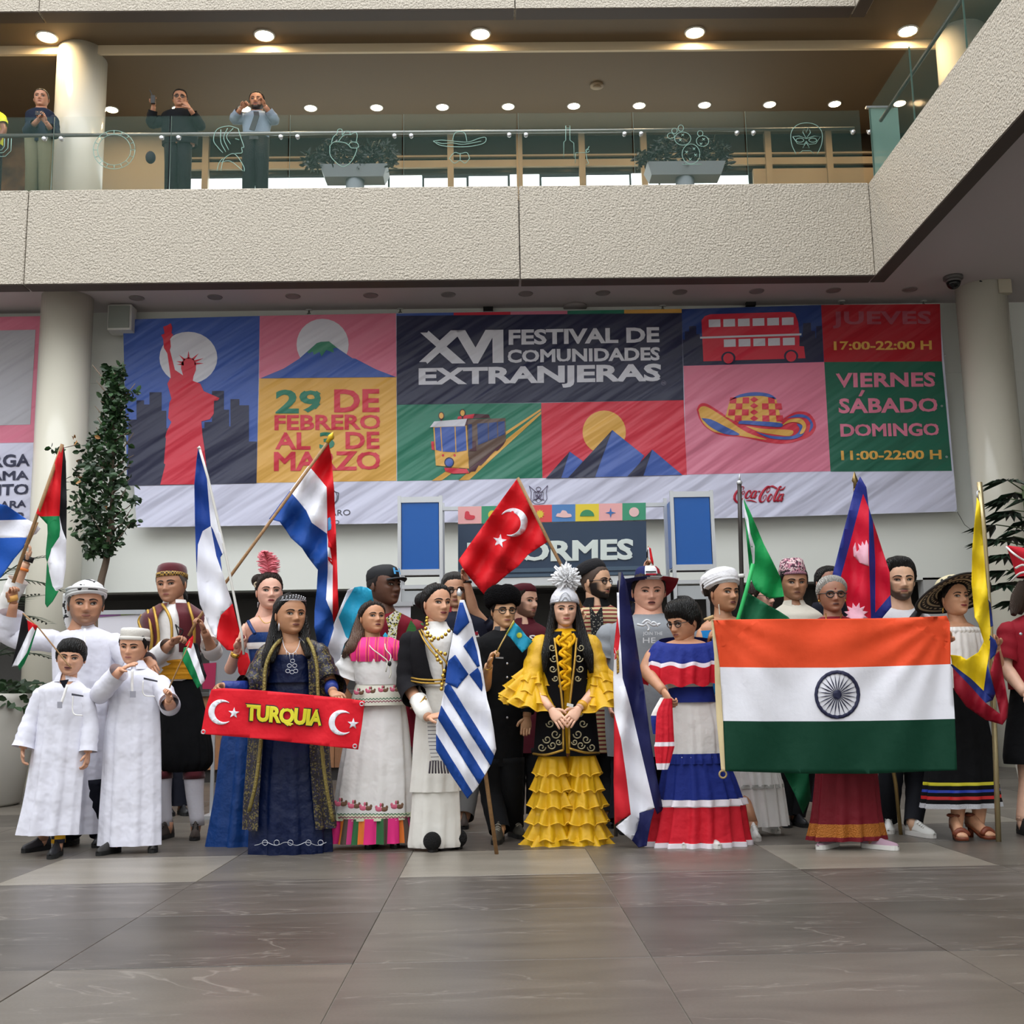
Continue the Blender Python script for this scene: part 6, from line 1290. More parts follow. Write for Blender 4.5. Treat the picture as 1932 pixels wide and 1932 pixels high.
VEL = mat('black_velvet', '#101014', 0.85, spec=0.15)
q.wear('waistcoat', [(1192, 1038, 1098), (1204, 1020, 1114), (1220, 1015, 1120), (1280, 1018, 1118), (1345, 1012, 1124), (1425, 1006, 1132)], VEL, ratio=0.68, gap=(16, 3))
def scroll(cx, cy, r0, sgn, d): return [(cx+sgn*r0*(1-t*0.75)*math.cos(t*7.5), cy+r0*(1-t*0.75)*math.sin(t*7.5), d) for t in np.linspace(0, 1, 14)]
sc = []
for s_, u0 in ((-1, 1068), (1, 1070)):
    for k, (du, v, r0, d) in enumerate(((26, 1222, 7, -0.17), (22, 1242, 8, -0.19), (25, 1262, 7, -0.2), (20, 1280, 6, -0.205), (24, 1345, 8, -0.2), (30, 1365, 8, -0.19), (20, 1385, 9, -0.22), (36, 1395, 8, -0.185), (46, 1410, 8, -0.15), (26, 1406, 8, -0.21), (14, 1400, 6, -0.225))):
        sc.append(scroll(u0+s_*du, v, r0, s_*(1 if k % 2 else -1), d))
for s1 in sc: q.tubes('scroll_embroidery', [s1], mat('silver_gold_thread', '#a89f80', 0.4, 0.5), 0.0045)
q.tubes('waistcoat_braid', [[(1046, 1204, -0.15), (1052, 1250, -0.215), (1058, 1300, -0.23), (1062, 1345, -0.235), (1063, 1415, -0.245)], [(1088, 1204, -0.15), (1084, 1250, -0.215), (1078, 1300, -0.23), (1074, 1345, -0.235), (1074, 1412, -0.245)], [(1006, 1422, -0.02), (1030, 1424, -0.2), (1063, 1415, -0.25)], [(1074, 1412, -0.25), (1105, 1420, -0.2), (1131, 1420, -0.03)]], GOLD, 0.008)
# frilled jabot
jb = [[(1062+6*math.sin(i*1.9), 1196+i*6.2, -0.17-0.045*min(1, i/6)+0.012*math.cos(i*2.3)) for i in range(18)], [(1070+6*math.sin(i*1.7+2), 1196+i*6.2, -0.17-0.045*min(1, i/6)+0.012*math.cos(i*2.6)) for i in range(18)], [(1056, 1200, -0.15), (1050, 1208, -0.16), (1058, 1218, -0.18)], [(1080, 1196, -0.15), (1084, 1206, -0.16), (1076, 1218, -0.18)]]
q.tubes('jabot_frill', jb, YL, 0.012)
def frill(name, c, ax, r0, r1, h, m, hm, lobes=9, seed=0):
    """flared ruffle around axis ax at c"""
    rs = random.Random(seed); ax = _norm(ax); u = _norm(np.cross(ax, [0, 1, 0.01])); w = np.cross(ax, u); n = 96; rg = []; f1 = rs.uniform(0, 6)
    for k in range(6):
        t = k/5; r = r0+(r1-r0)*t**0.8; ring = []
        for i in range(n):
            a = 2*math.pi*i/n; am = 0.20*t; rr = r*(1+am*(0.6*math.sin(lobes*a+f1)+0.4*math.sin((lobes+5)*a*1.0+2*f1))); zz = h*t+0.012*t*math.cos(lobes*a+f1+1)
            ring.append(c+u*rr*math.cos(a)+w*rr*math.sin(a)+ax*zz)
        rg.append(ring)
    V, Fc = loft(rg, True, (False, False)); o = q.part(name, MB().add(V, Fc), m)
    b = MB().add(*tube(np.array(list(rg[-1])+[rg[-1][0]]), 0.0045, 5)); mk('hem_cord', b, hm, o)
for s_, pts in ((-1, ((1022, 1214, 0), (1000, 1290, -0.06), (1040, 1338, -0.26))), (1, ((1112, 1214, 0), (1134, 1290, -0.06), (1092, 1336, -0.26)))):
    q.arm(*pts, r=(0.045, 0.038, 0.027), sleeve=(ORG, 1.1, 0.035, 0.02), hand=dict(to=(1066+s_*(-2), 1374, -0.34), curl=16, n=(s_*-0.2, 0.9, -0.3), thumb=-s_ if False else s_*-1, spread=0.3))
    E_, S_ = q.p(*pts[1]), q.p(*pts[0])
    for k, (t, r0, r1, h) in enumerate(((0.6, 0.06, 0.13, 0.11), (0.78, 0.075, 0.165, 0.13), (0.95, 0.08, 0.19, 0.14), (1.12, 0.07, 0.19, 0.14))):
        c = S_+(E_-S_)*t if t <= 1 else E_+(q.p(*pts[2])-E_)*(t-1)*1.4; frill('sleeve_ruffle', c, np.array([s_*0.25, 0, -1]), r0, r1, h, ORG, YH, 8, k+5*(s_+1))
a, b = q.p(1096, 1334, -0.25), q.p(1100, 1328, -0.23); q.part('wristband', MB().add(*tube([a, b], [0.036, 0.036], 14)), mat('band_gold', '#d8a030', 0.4)); q.patch('wristband_tag', [(1070, 1326), (1082, 1329), (1081, 1335), (1069, 1332)], M_white, -0.3)
# tiered trouser-skirt
for s_, u0 in ((-1, 1042), (1, 1098)):
    q.wear('skirt_lining', [(1420, u0-26, u0+26), (1500, u0-22, u0+22), (1585, u0-24, u0+26)], YL, ratio=0.7)
    for k, v in enumerate((1420, 1450, 1480, 1510, 1540, 1566)):
        w_ = 33+k*1.5; c = q.p(u0+s_*k*1.2, v, -0.02); frill('skirt_tier', c, np.array([0, 0, -1.0]), 0.085+0.004*k, 0.125+0.011*k, 0.145 if k < 5 else 0.10, ORG, YH, 8, 40+k+s_)
q.shoe(1045, 1590, -6, 0.22, SH_BLK); q.shoe(1098, 1590, 6, 0.22, SH_BLK); q.done()
# --- man in stripes
ST = pat('striped_knit', '#c9b48a', '#241a18', 'wavez', 9.5, 0.9, '#8a2c2c', 0.62)
q = Person(9.15, 1126, 'bearded man in black beanie and glasses and striped knit shirt', '#c79b7b')
q.head(1126, 1099, 66, yaw=50, pitch=0, beard=1.0, neck=(1124, 1142, 0.02), smile=0.3); q.hair('short', mat('hair_fade', '#4a3a30', 0.8), 0.012); q.glasses('#2a2224')
q.lathe('beanie', [(0.37, 0.2), (0.40, 0.21), (0.41, 0.33), (0.39, 0.46), (0.31, 0.57), (0.15, 0.63), (0.0, 0.64)], mat('beanie_black', '#131216', 0.95, bump=(60, 0.6, 0.008)), sy=1.22, tilt=-22, off=(0, 0.1, 0.03))
q.core([(1142, 1108, 1142), (1152, 1090, 1160), (1166, 1084, 1170), (1300, 1090, 1165), (1420, 1092, 1160)])
q.wear('knit_shirt', [(1138, 1106, 1144), (1146, 1092, 1160), (1156, 1080, 1172), (1172, 1074, 1180), (1260, 1080, 1174), (1420, 1084, 1168)], ST)
q.wear('collar', [(1128, 1106, 1143), (1136, 1102, 1148), (1146, 1096, 1154)], BLK, ratio=0.8, gap=14); q.patch('placket', [(1112, 1140), (1124, 1160), (1136, 1142), (1140, 1200), (1130, 1230), (1118, 1220)], pat('placket_dots', '#b8b2a2', '#121214', 'voronoi', 70, 0.8, thr=0.26), -0.2, 0.02)
q.arm((1082, 1172, 0), (1072, 1240, -0.05), (1090, 1176, -0.26), sleeve=(ST, 1.7, 0.02), hand=dict(to=(1096, 1142, -0.28), curl=76, n=(-0.4, -0.8, 0), thumb=1)); q.arm((1174, 1172, 0), (1182, 1240, 0), (1176, 1310, -0.05), sleeve=(ST, 1.8, 0.02), hand=dict())
trousers(q, [(1104, 1104, 1104, 1545, 0, 1560), (1150, 1150, 1152, 1545, 0, 1560)], BLK, 1410); q.done()
# --- large man in a grey T-shirt
GT = fabric('grey_tshirt', '#8d9196', 0.85)
q = Person(8.65, 1225, 'big man in grey printed T-shirt and red, white and blue cowboy hat', '#d39b82')
q.head(1224, 1116, 76, yaw=2, pitch=4, fw=1.12, neck=(1224, 1166, 0.02), nr=0.34, open_=0.7, smile=-0.4, brow='#6a4a3a', lips='#a05a52', eye=0.85); q.hair('short', H_BRN, 0.025)
HR, HWt, HBl = fabric('hat_red', '#8c1826'), fabric('hat_white', '#d8d8dc'), fabric('hat_blue', '#1e2458')
def hatsec(name, prof, fold, cols, off=(0, 0.03, 0), sy=1.2, n=60, tilt=-4):
    t = math.radians(tilt); rg = []
    for r, z in prof:
        ring = []
        for i in range(n):
            a = 2*math.pi*i/n; x, y, zz = fold(r*math.sin(a), -r*sy*math.cos(a), z, a, r); y, zz = y*math.cos(t)-zz*math.sin(t), y*math.sin(t)+zz*math.cos(t); ring.append((x+off[0], y+off[1], zz+off[2]))
        rg.append(ring)
    V, Fc = loft(rg); mi = []
    for k in range(len(rg)-1):
        for i in range(n):
            x = rg[k][i][0]; mi.append(0 if x < -0.14 else (1 if x < 0.17 else 2))
    mi += [1]*(len(Fc)-len(mi)); return q.part(name, MB().add(q.H.W(V), Fc, mi), cols)
hatsec('hat_brim', [(0.36, 0.20), (0.5, 0.19), (0.66, 0.2), (0.68, 0.215), (0.5, 0.21), (0.36, 0.23)], lambda x, y, z, a, r: (x*1.12, y*1.0, z-0.42*max(0, y+0.05)*(r/0.66)+(0.3*max(0, abs(x)-0.52))), [HBl, HWt, HR], off=(0, 0.06, 0.02), tilt=-9)
hatsec('hat_crown', [(0.37, 0.18), (0.365, 0.36), (0.32, 0.54), (0.25, 0.61), (0.0, 0.57)], lambda x, y, z, a, r: (x*0.92, y*0.95, z), [HBl, HWt, HR], off=(0, 0.06, 0.0), tilt=-6)
for z_, m in ((0.47, M_black), (0.41, HR), (0.35, M_black)): q.headpart('hat_stripe', slab([(-0.12, -0.405+(z_-0.35)*0.3, z_+0.022), (0.13, -0.405+(z_-0.35)*0.3, z_+0.022), (0.13, -0.415+(z_-0.35)*0.3, z_-0.018), (-0.12, -0.415+(z_-0.35)*0.3, z_-0.018)], (0, 0.05, 0)), m, False)
q.core([(1164, 1200, 1250), (1176, 1165, 1285), (1192, 1150, 1300), (1300, 1148, 1302), (1420, 1155, 1295)], ratio=0.5)
q.wear('tshirt', [(1158, 1199, 1252), (1166, 1178, 1274), (1176, 1156, 1294), (1192, 1142, 1306), (1240, 1142, 1308), (1310, 1140, 1310), (1380, 1142, 1308), (1425, 1146, 1304)], GT, ratio=0.72)
pr = mat('shirt_print_white', '#d8dade', 0.7)
text('JOIN THE', [(1213, 1192), (1250, 1192), (1250, 1200), (1213, 1200)], lambda u, v: q.p(u, v, -0.385), pr, q.root, 0.0); text('HE', [(1213, 1203), (1237, 1203), (1237, 1213), (1213, 1213)], lambda u, v: q.p(u, v, -0.39), pr, q.root, 0.0)
q.tubes('shirt_print', [[(1202, 1178, -0.37), (1214, 1180, -0.375), (1222, 1174, -0.38), (1232, 1180, -0.38), (1246, 1177, -0.375)], [(1218, 1176, -0.38), (1224, 1184, -0.38), (1223, 1190, -0.385)], [(1226, 1178, -0.38), (1234, 1174, -0.38), (1242, 1182, -0.38)], [(1212, 1176, -0.375), (1220, 1170, -0.38), (1228, 1174, -0.38)]], pr, 0.008)
q.arm((1150, 1196, 0), (1136, 1270, 0), (1150, 1330, -0.12), r=(0.068, 0.058, 0.038), sleeve=(GT, 0.62, 0.03, 0.02), hand=dict(to=(1156, 1356, -0.2), curl=70, n=(1, -0.2, 0), thumb=-1)); q.arm((1300, 1196, 0), (1312, 1270, 0), (1300, 1330, -0.1), r=(0.068, 0.058, 0.038), sleeve=(GT, 0.62, 0.03, 0.02), hand=dict())
trousers(q, [(1185, 1180, 1176, 1550, 0, 1572), (1262, 1265, 1268, 1550, 0, 1572)], NAVY, 1410, dict(up=mat('shoe_silver', '#8f8f92', 0.35, 0.3)), (0.13, 0.11, 0.095)); q.done()
# --- person behind him, only a hand with a little flag shows
q = Person(9.75, 1222, 'person behind the big man, only a raised hand with a small red flag shows', '#c08a70')
q.head(1226, 1128, 56); q.hair('short'); q.core([(1162, 1208, 1242), (1172, 1196, 1256), (1300, 1200, 1252), (1420, 1202, 1250)]); q.wear('shirt', [(1158, 1210, 1242), (1168, 1194, 1258), (1300, 1196, 1256), (1420, 1198, 1254)], NAVY)
q.arm((1198, 1182, 0), (1206, 1130, 0.02), (1217, 1078, -0.02), r=(0.045, 0.036, 0.026), sleeve=(NAVY, 0.8, 0.02), hand=dict(to=(1224, 1050, -0.04), curl=62, n=(0.6, -0.7, 0), thumb=1, size=0.15)); q.arm((1254, 1182, 0), (1260, 1250, 0), (1256, 1310, 0), sleeve=(NAVY, 1.8, 0.02), hand=dict())
trousers(q, [(1212, 1212, 1212, 1520, 0, 1536), (1240, 1240, 1240, 1520, 0, 1536)], NAVY, 1410); q.done()
# --- woman in off-shoulder red, white and blue dress
CRB, CRR, CRW, RIB = fabric('dress_blue', '#1f2f80', 0.7, 10, 0.6, 0.03), fabric('dress_red', '#cf1f30', 0.6, 10, 0.6, 0.03), fabric('dress_white', '#efebe7', 0.8, 8, 0.6, 0.03), mat('white_ribbon', '#ece4ec', 0.35)
q = Person(7.72, 1300, 'woman with short black hair and glasses in off-shoulder blue, white and red ruffled dress', '#b27f60')
q.head(1288, 1173, 70, yaw=-52, pitch=14, neck=(1292, 1212, 0.02), open_=0.25, nr=0.24); q.hair('fringe', H_BLK, 0.09, 0.05, back=0.06); q.glasses('#3a3030')
q.core([(1206, 1274, 1312), (1212, 1256, 1330), (1220, 1242, 1342), (1238, 1236, 1348), (1270, 1250, 1340), (1310, 1262, 1345), (1420, 1265, 1350)], bare=4)
q.wear('bodice', [(1240, 1244, 1346), (1275, 1254, 1346), (1302, 1262, 1344)], CRW, ratio=0.62)
q.wear('ruffle', [(1208, 1243, 1343), (1216, 1232, 1352), (1240, 1218, 1362), (1245, 1217, 1363), (1253, 1215, 1364), (1288, 1214, 1362)], [CRB, RIB, CRR], ratio=0.6, seg=[0, 0, 0, 1, 2], pleat=(15, 0.0, 0.035), drop=lambda th, t: -0.03*np.cos(th)*(1-t*0.3)+0.012*t*np.sin(11*th))
q.wear('sash', [(1296, 1261, 1345), (1310, 1261, 1348), (1325, 1262, 1350)], CRB, ratio=0.64)
q.wear('skirt', [(1322, 1262, 1350), (1370, 1260, 1362), (1424, 1258, 1366), (1428, 1256, 1368), (1470, 1250, 1384), (1508, 1244, 1396), (1511, 1244, 1397), (1520, 1243, 1398), (1555, 1238, 1402), (1584, 1232, 1406), (1586, 1231, 1407), (1597, 1230, 1407)], [CRW, CRB, RIB, CRR], seg=[0, 0, 0, 1, 1, 1, 2, 3, 3, 3, 2], pleat=(14, 0.005, 0.07), ratio=0.5)
q.wear('skirt_flounce_edge', [(1421, 1255, 1369), (1428, 1253, 1371), (1440, 1252, 1374)], CRB, ratio=0.52, pleat=(22, 0.03, 0.04)); q.wear('skirt_flounce_edge', [(1506, 1240, 1400), (1518, 1238, 1402)], RIB, ratio=0.52, pleat=(14, 0.045, 0.055))
# gathered handful of skirt
q.wear('lifted_skirt', [(1318, 1252, 1268), (1345, 1240, 1268), (1400, 1238, 1270), (1408, 1237, 1270), (1440, 1240, 1262), (1452, 1242, 1258)], [CRR, RIB], seg=[0, 0, 1, 0, 1], dy=-0.33, ratio=0.35, pleat=(6, 0.02, 0.12))
q.wear('lifted_skirt_lining', [(1316, 1246, 1262), (1350, 1228, 1256), (1385, 1232, 1250)], [CRW, CRB], seg=[0, 1], dy=-0.25, ratio=0.4)
q.arm((1234, 1232, 0.02), (1216, 1264, -0.02), (1252, 1304, -0.24), r=(0.05, 0.042, 0.03), hand=dict(to=(1264, 1326, -0.3), curl=60, n=(0.6, -0.2, -0.4), thumb=-1)); q.arm((1346, 1232, 0.02), (1366, 1285, 0.12), (1362, 1345, 0.12), r=(0.05, 0.042, 0.03), hand=dict())
q.shoe(1288, 1597, -6, 0.23, SH_WHT, SOLE_W, 0.06); q.shoe(1346, 1598, 8, 0.23, SH_WHT, SOLE_W, 0.06); q.done()
# --- woman in a white turban
q = Person(8.2, 1368, 'woman in white turban and drop earrings with blue top and white skirt', '#a87656')
q.head(1366, 1120, 70, yaw=26, pitch=-2, neck=(1364, 1168, 0.02), lips='#7a3c3a', fw=1.02, open_=0.3, nr=0.23, nose=1.1); q.hair('female', H_BRN, 0.03)
WT = fabric('turban_white', '#dedde0', 0.85, 10, 0.8, 0.03)
q.lathe('turban', [(0.38, 0.13), (0.44, 0.16), (0.48, 0.28), (0.49, 0.42), (0.45, 0.56), (0.32, 0.65), (0.14, 0.69), (0.0, 0.69)], WT, sy=1.2, tilt=-14, off=(0, 0.08, 0.0))
for k in range(4): q.lathe('turban_fold', [(0.42, 0.16+0.07*k), (0.485, 0.18+0.07*k), (0.495, 0.23+0.07*k), (0.44, 0.27+0.07*k)], WT, sy=1.18, tilt=-14, off=(0, 0.08, 0), fold=lambda x, y, z, a, r: (x, y, z+(0.06-0.012*k)*math.cos(a)*(1 if k % 2 else 0.3)))
q.lock([[(1338, 1092, 0.02, 6), (1332, 1105, 0.02, 8), (1334, 1125, 0.03, 5)], [(1350, 1082, 0.05, 4), (1365, 1076, 0.06, 4), (1378, 1080, 0.06, 2)]], H_BRN, 'curl')
q.tubes('earring', [[(1356, 1140, -0.06), (1357, 1150, -0.06), (1358, 1160, -0.06)]], mat('pearl', '#d8d0c0', 0.25), 0.004)
q.core([(1162, 1350, 1380), (1170, 1334, 1400), (1180, 1322, 1412), (1195, 1318, 1418), (1300, 1330, 1405), (1420, 1335, 1410)], bare=4)
q.wear('top', [(1190, 1318, 1416), (1210, 1318, 1416), (1260, 1326, 1408), (1310, 1328, 1408)], fabric('sky_blue_top', '#1f7fc4'), ratio=0.62)
q.wear('skirt', [(1305, 1330, 1410), (1380, 1345, 1440), (1465, 1372, 1470), (1480, 1376, 1474), (1558, 1384, 1484)], W_th2, ratio=0.5, pleat=(13, 0.0, 0.06)); q.wear('skirt_tier', [(1440, 1374, 1466), (1482, 1378, 1472)], W_th2, ratio=0.56, pleat=(15, 0.02, 0.05)); q.wear('lace_edge', [(1479, 1378, 1473), (1486, 1378, 1474)], mat('lace', '#c8c8c4', 0.9, bump=(200, 1, 0.01)), ratio=0.57, pleat=(15, 0.05, 0.05))
q.arm((1326, 1192, 0), (1318, 1262, -0.05), (1338, 1214, -0.38), r=(0.047, 0.04, 0.028), hand=dict(to=(1343, 1182, -0.5), curl=75, n=(0.8, -0.5, 0), thumb=-1)); q.arm((1412, 1192, 0), (1424, 1260, 0), (1416, 1320, -0.05), r=(0.047, 0.04, 0.028), hand=dict())
q.shoe(1424, 1584, -4, 0.25, SH_WHT, SOLE_W, 0.1, lace=M_white); q.shoe(1455, 1570, 10, 0.25, SH_WHT, SOLE_W, 0.1); q.done()
# --- man with glasses behind the green flag
q = Person(9.45, 1438, 'man with dark glasses peering past a green flag', '#d6a490', beard='#5a3a2c')
q.head(1436, 1126, 60, yaw=42, pitch=4, beard=0.7, neck=(1434, 1166, 0.02)); q.hair('short', H_BRN, 0.05); q.glasses('#2a2a34')
q.core([(1166, 1418, 1450), (1176, 1400, 1470), (1190, 1394, 1476), (1420, 1400, 1470)]); q.wear('shirt', [(1162, 1416, 1452), (1172, 1398, 1472), (1188, 1390, 1480), (1420, 1396, 1474)], fabric('green_black_shirt', '#1c2a24'))
q.arm((1396, 1194, 0), (1390, 1260, 0), (1398, 1320, 0), sleeve=(BLK, 1.8, 0.02), hand=dict()); q.arm((1474, 1194, 0), (1480, 1260, 0), (1474, 1320, 0), sleeve=(BLK, 1.8, 0.02), hand=dict()); trousers(q, [(1416, 1416, 1416, 1550, 0, 1566), (1456, 1456, 1456, 1550, 0, 1566)], BLK, 1410); q.done()
# --- man in a patterned topi
CRM = fabric('cream_shirt', '#d8d2c4', 0.85)
q = Person(8.8, 1497, 'man in pink patterned tall cap and cream shirt', '#a37456')
q.head(1497, 1100, 66, yaw=0, pitch=3, fw=1.06, neck=(1498, 1146, 0.02), beard=0.2, smile=-0.5, lips='#7a4a40'); q.hair('short', H_BLK, 0.035)
q.lathe('topi', [(0.385, 0.20), (0.40, 0.22), (0.37, 0.42), (0.31, 0.66), (0.26, 0.69), (0.0, 0.66)], pat('topi_weave', '#b8788a', '#4a2a3a', 'cells', 95, 0.85, '#d8c0c0', 0.35), sy=1.2, tilt=-5); q.lathe('topi_band', [(0.392, 0.195), (0.41, 0.2), (0.405, 0.26), (0.39, 0.27)], pat('topi_zigzag', '#c890a0', '#3a2438', 'wavex', 40, 0.85), sy=1.2, tilt=-5)
q.core([(1146, 1480, 1516), (1156, 1462, 1536), (1170, 1454, 1544), (1300, 1460, 1538), (1420, 1462, 1536)]); q.wear('shirt', [(1140, 1476, 1520), (1148, 1464, 1534), (1158, 1450, 1548), (1174, 1444, 1554), (1300, 1450, 1548), (1420, 1452, 1546)], CRM); q.wear('collar', [(1133, 1479, 1516), (1140, 1476, 1520), (1149, 1471, 1527)], CRM, ratio=0.74, gap=22)
q.arm((1448, 1178, 0), (1440, 1250, 0), (1448, 1320, 0), sleeve=(CRM, 1.8, 0.02), hand=dict()); q.arm((1550, 1178, 0), (1556, 1250, 0), (1550, 1320, 0), sleeve=(CRM, 1.8, 0.02), hand=dict()); trousers(q, [(1476, 1480, 1484, 1552, -10, 1576), (1520, 1512, 1508, 1552, 8, 1576)], BLK, 1410); q.done()
# --- person behind, only forehead shows
q = Person(9.7, 1562, 'person standing behind, only the dark-haired top of the head shows', '#8a5c48'); q.head(1563, 1100, 62, yaw=10); q.hair('short', H_BLK, 0.03); q.core([(1140, 1545, 1580), (1150, 1532, 1594), (1300, 1534, 1590), (1420, 1536, 1588)]); q.wear('shirt', [(1136, 1546, 1580), (1146, 1530, 1596), (1300, 1530, 1594), (1420, 1532, 1592)], NAVY)
q.arm((1532, 1168, 0), (1528, 1230, 0), (1532, 1300, 0), sleeve=(NAVY, 1.8, 0.02), hand=dict()); q.arm((1594, 1168, 0), (1598, 1230, 0), (1594, 1300, 0), sleeve=(NAVY, 1.8, 0.02), hand=dict()); trousers(q, [(1546, 1546, 1546, 1520, 0, 1534), (1578, 1578, 1578, 1520, 0, 1534)], NAVY, 1410); q.done()
# --- elderly woman in a sari
SAR = fabric('maroon_silk', '#701522', 0.55, 10, 0.5, 0.03); ZARI = mat('zari_border', '#b06a24', 0.4, 0.4, bump=(120, 1, 0.01))
q = Person(7.45, 1590, 'elderly woman with grey hair, round glasses and maroon sari holding the saffron flag', '#8f6049')
q.head(1570, 1122, 66, yaw=-2, pitch=2, fw=1.06, neck=(1572, 1168, 0.02), lips='#5e3a34', open_=0.1, smile=-0.5, brow='#6a6058', eye=0.8, nr=0.25); q.hair('female', H_GRY, 0.06, 0.0, 0.3); q.glasses('#17171c', 0.098, 0.85, 0.016)
q.part('bindi', MB().add(*ellipsoid(q.H.W((0, q.H.front(0, 0.15)-0.008, 0.15)), (0.005, 0.003, 0.005), 8, 6)), mat('bindi_red', '#7a1018', 0.6))
for sx in (-1, 1): q.part('earring', MB().add(*ellipsoid(q.H.W((sx*0.37, 0.03, -0.17)), (0.008, 0.006, 0.009), 8, 6)), GOLDC)
q.core([(1160, 1556, 1588), (1170, 1534, 1612), (1184, 1526, 1622), (1300, 1535, 1615), (1420, 1540, 1630)])
q.wear('blouse', [(1164, 1548, 1596), (1172, 1532, 1614), (1186, 1522, 1626), (1300, 1530, 1620), (1420, 1540, 1640)], SAR)
q.wear('sari', [(1300, 1530, 1628), (1400, 1540, 1645), (1460, 1540, 1654), (1530, 1534, 1660), (1552, 1532, 1663), (1576, 1528, 1667), (1584, 1528, 1667)], [SAR, ZARI], seg=[0, 0, 0, 0, 1, 0], ratio=0.5, pleat=(10, 0.0, 0.06))
q.tubes('necklace', [[(1558, 1158, -0.07), (1560, 1170, -0.14), (1572, 1176, -0.16), (1584, 1170, -0.14), (1588, 1158, -0.07)]], GOLDC, 0.004)
q.arm((1530, 1194, 0), (1520, 1260, 0), (1530, 1320, -0.1), r=(0.045, 0.038, 0.028), sleeve=(SAR, 0.7, 0.02), hand=dict()); q.arm((1620, 1194, 0), (1630, 1260, 0), (1622, 1320, -0.1), r=(0.045, 0.038, 0.028), sleeve=(SAR, 0.7, 0.02), hand=dict())
PS = mat('shoe_mauve', '#a88a9a', 0.75)
q.shoe(1562, 1600, -45, 0.25, PS, SOLE_W, 0.07); q.shoe(1660, 1602, 45, 0.25, PS, SOLE_W, 0.07); q.done()
# --- young man in white T-shirt
WT2 = fabric('white_tshirt', '#d6d6da', 0.85)
q = Person(8.21, 1700, 'young bearded man in white T-shirt with black shoulder strap', '#c9a083')
q.head(1697, 1096, 76, yaw=-4, pitch=1, beard=0.9, neck=(1699, 1150, 0.02), fw=0.98, smile=-0.2, eye=0.85); q.hair('short', H_BLK, 0.07, 0.05)
q.core([(1148, 1680, 1720), (1160, 1660, 1744), (1176, 1652, 1752), (1300, 1660, 1745), (1420, 1664, 1740)]); q.wear('tshirt', [(1146, 1678, 1722), (1154, 1664, 1740), (1165, 1650, 1756), (1182, 1644, 1764), (1300, 1652, 1754), (1425, 1656, 1750)], WT2)
q.tubes('strap', [[(1738, 1148, -0.08), (1722, 1168, -0.2), (1700, 1195, -0.22), (1670, 1235, -0.2)]], mat('strap_black', '#18181c', 0.8), 0.028)
q.arm((1648, 1190, 0), (1640, 1260, 0), (1650, 1330, -0.1), sleeve=(WT2, 0.7, 0.025), hand=dict()); q.arm((1758, 1190, 0), (1768, 1260, 0), (1758, 1330, -0.1), sleeve=(WT2, 0.7, 0.025), hand=dict())
JN = fabric('black_jeans', '#16181e', 0.85)
trousers(q, [(1682, 1680, 1678, 1552, -20, 1570), (1725, 1730, 1737, 1558, 18, 1578)], JN, 1415, dict(up=SH_WHT, sole=SOLE_W, lace=M_white, L=0.29), (0.10, 0.08, 0.062)); q.done()
# --- woman in a wide striped hat
q = Person(7.85, 1802, 'woman in wide black-and-cream woven hat, white blouse and ribboned black skirt', '#c59272')
q.head(1801, 1130, 66, yaw=14, pitch=-9, neck=(1806, 1176, 0.02), lips='#8c2a30', fw=0.98, smile=0.6, open_=0.2, nr=0.22); q.hair('female', H_BLK, 0.04)
HB_, HC_ = mat('caña_black', '#1c1814', 0.7, bump=(140, 0.6, 0.006)), mat('caña_cream', '#c2b48e', 0.7, bump=(140, 0.6, 0.006))
n = 60; rg = []; mi = []; prof = [(0.33, 0.27)]+[(0.36+0.07*k, 0.25-0.012*k) for k in range(11)]
for r, z in prof: rg.append([(r*math.sin(2*math.pi*i/n)*1.0+0.0, -r*1.0*math.cos(2*math.pi*i/n)+0.04, z+0.10*(r/1.0)**2*math.cos(2*math.pi*i/n)*-1.0-0.28*max(0, r-0.45)*abs(math.sin(2*math.pi*i/n))**2+0.10*max(0, r-0.6)) for i in range(n)])
ca, sa = math.cos(-0.42), math.sin(-0.42); rg = [[(x, y*ca-(z-0.25)*sa+0.1, y*sa+(z-0.25)*ca+0.27) for x, y, z in ring] for ring in rg]
V, Fc = loft(rg, True, (False, False)); mi = [(k+(1 if (k in (3, 7) and i % 2) else 0)) % 2 for k in range(len(rg)-1) for i in range(n)]
hb = q.part('hat_brim', MB().add(q.H.W(V), Fc, mi), [HB_, HC_]); rim = q.H.W(np.array(rg[-1]+[rg[-1][0]])); mk('brim_edge', MB().add(*tube(rim, 0.008, 6)), HB_, hb)
q.lathe('hat_crown', [(0.36, 0.22), (0.37, 0.38), (0.36, 0.55), (0.31, 0.62), (0.15, 0.60), (0.0, 0.57)], pat('crown_weave', '#c9be9c', '#1c1814', 'cells', 42, 0.8, thr=0.78), sy=1.15, tilt=-14); q.lathe('crown_band', [(0.372, 0.36), (0.385, 0.37), (0.38, 0.42), (0.366, 0.43)], HB_, sy=1.15, tilt=-14)
q.core([(1172, 1790, 1820), (1180, 1772, 1836), (1190, 1762, 1846), (1204, 1758, 1850), (1280, 1768, 1846), (1400, 1770, 1850)], bare=4)
q.wear('blouse', [(1190, 1763, 1846), (1200, 1759, 1852), (1240, 1758, 1858), (1285, 1766, 1850), (1298, 1768, 1848)], W_th2, ratio=0.66, pleat=(18, 0.012, 0.02)); q.wear('neck_frill', [(1184, 1766, 1842), (1190, 1760, 1850), (1196, 1762, 1848)], W_th2, ratio=0.68, pleat=(30, 0.02, 0.02))
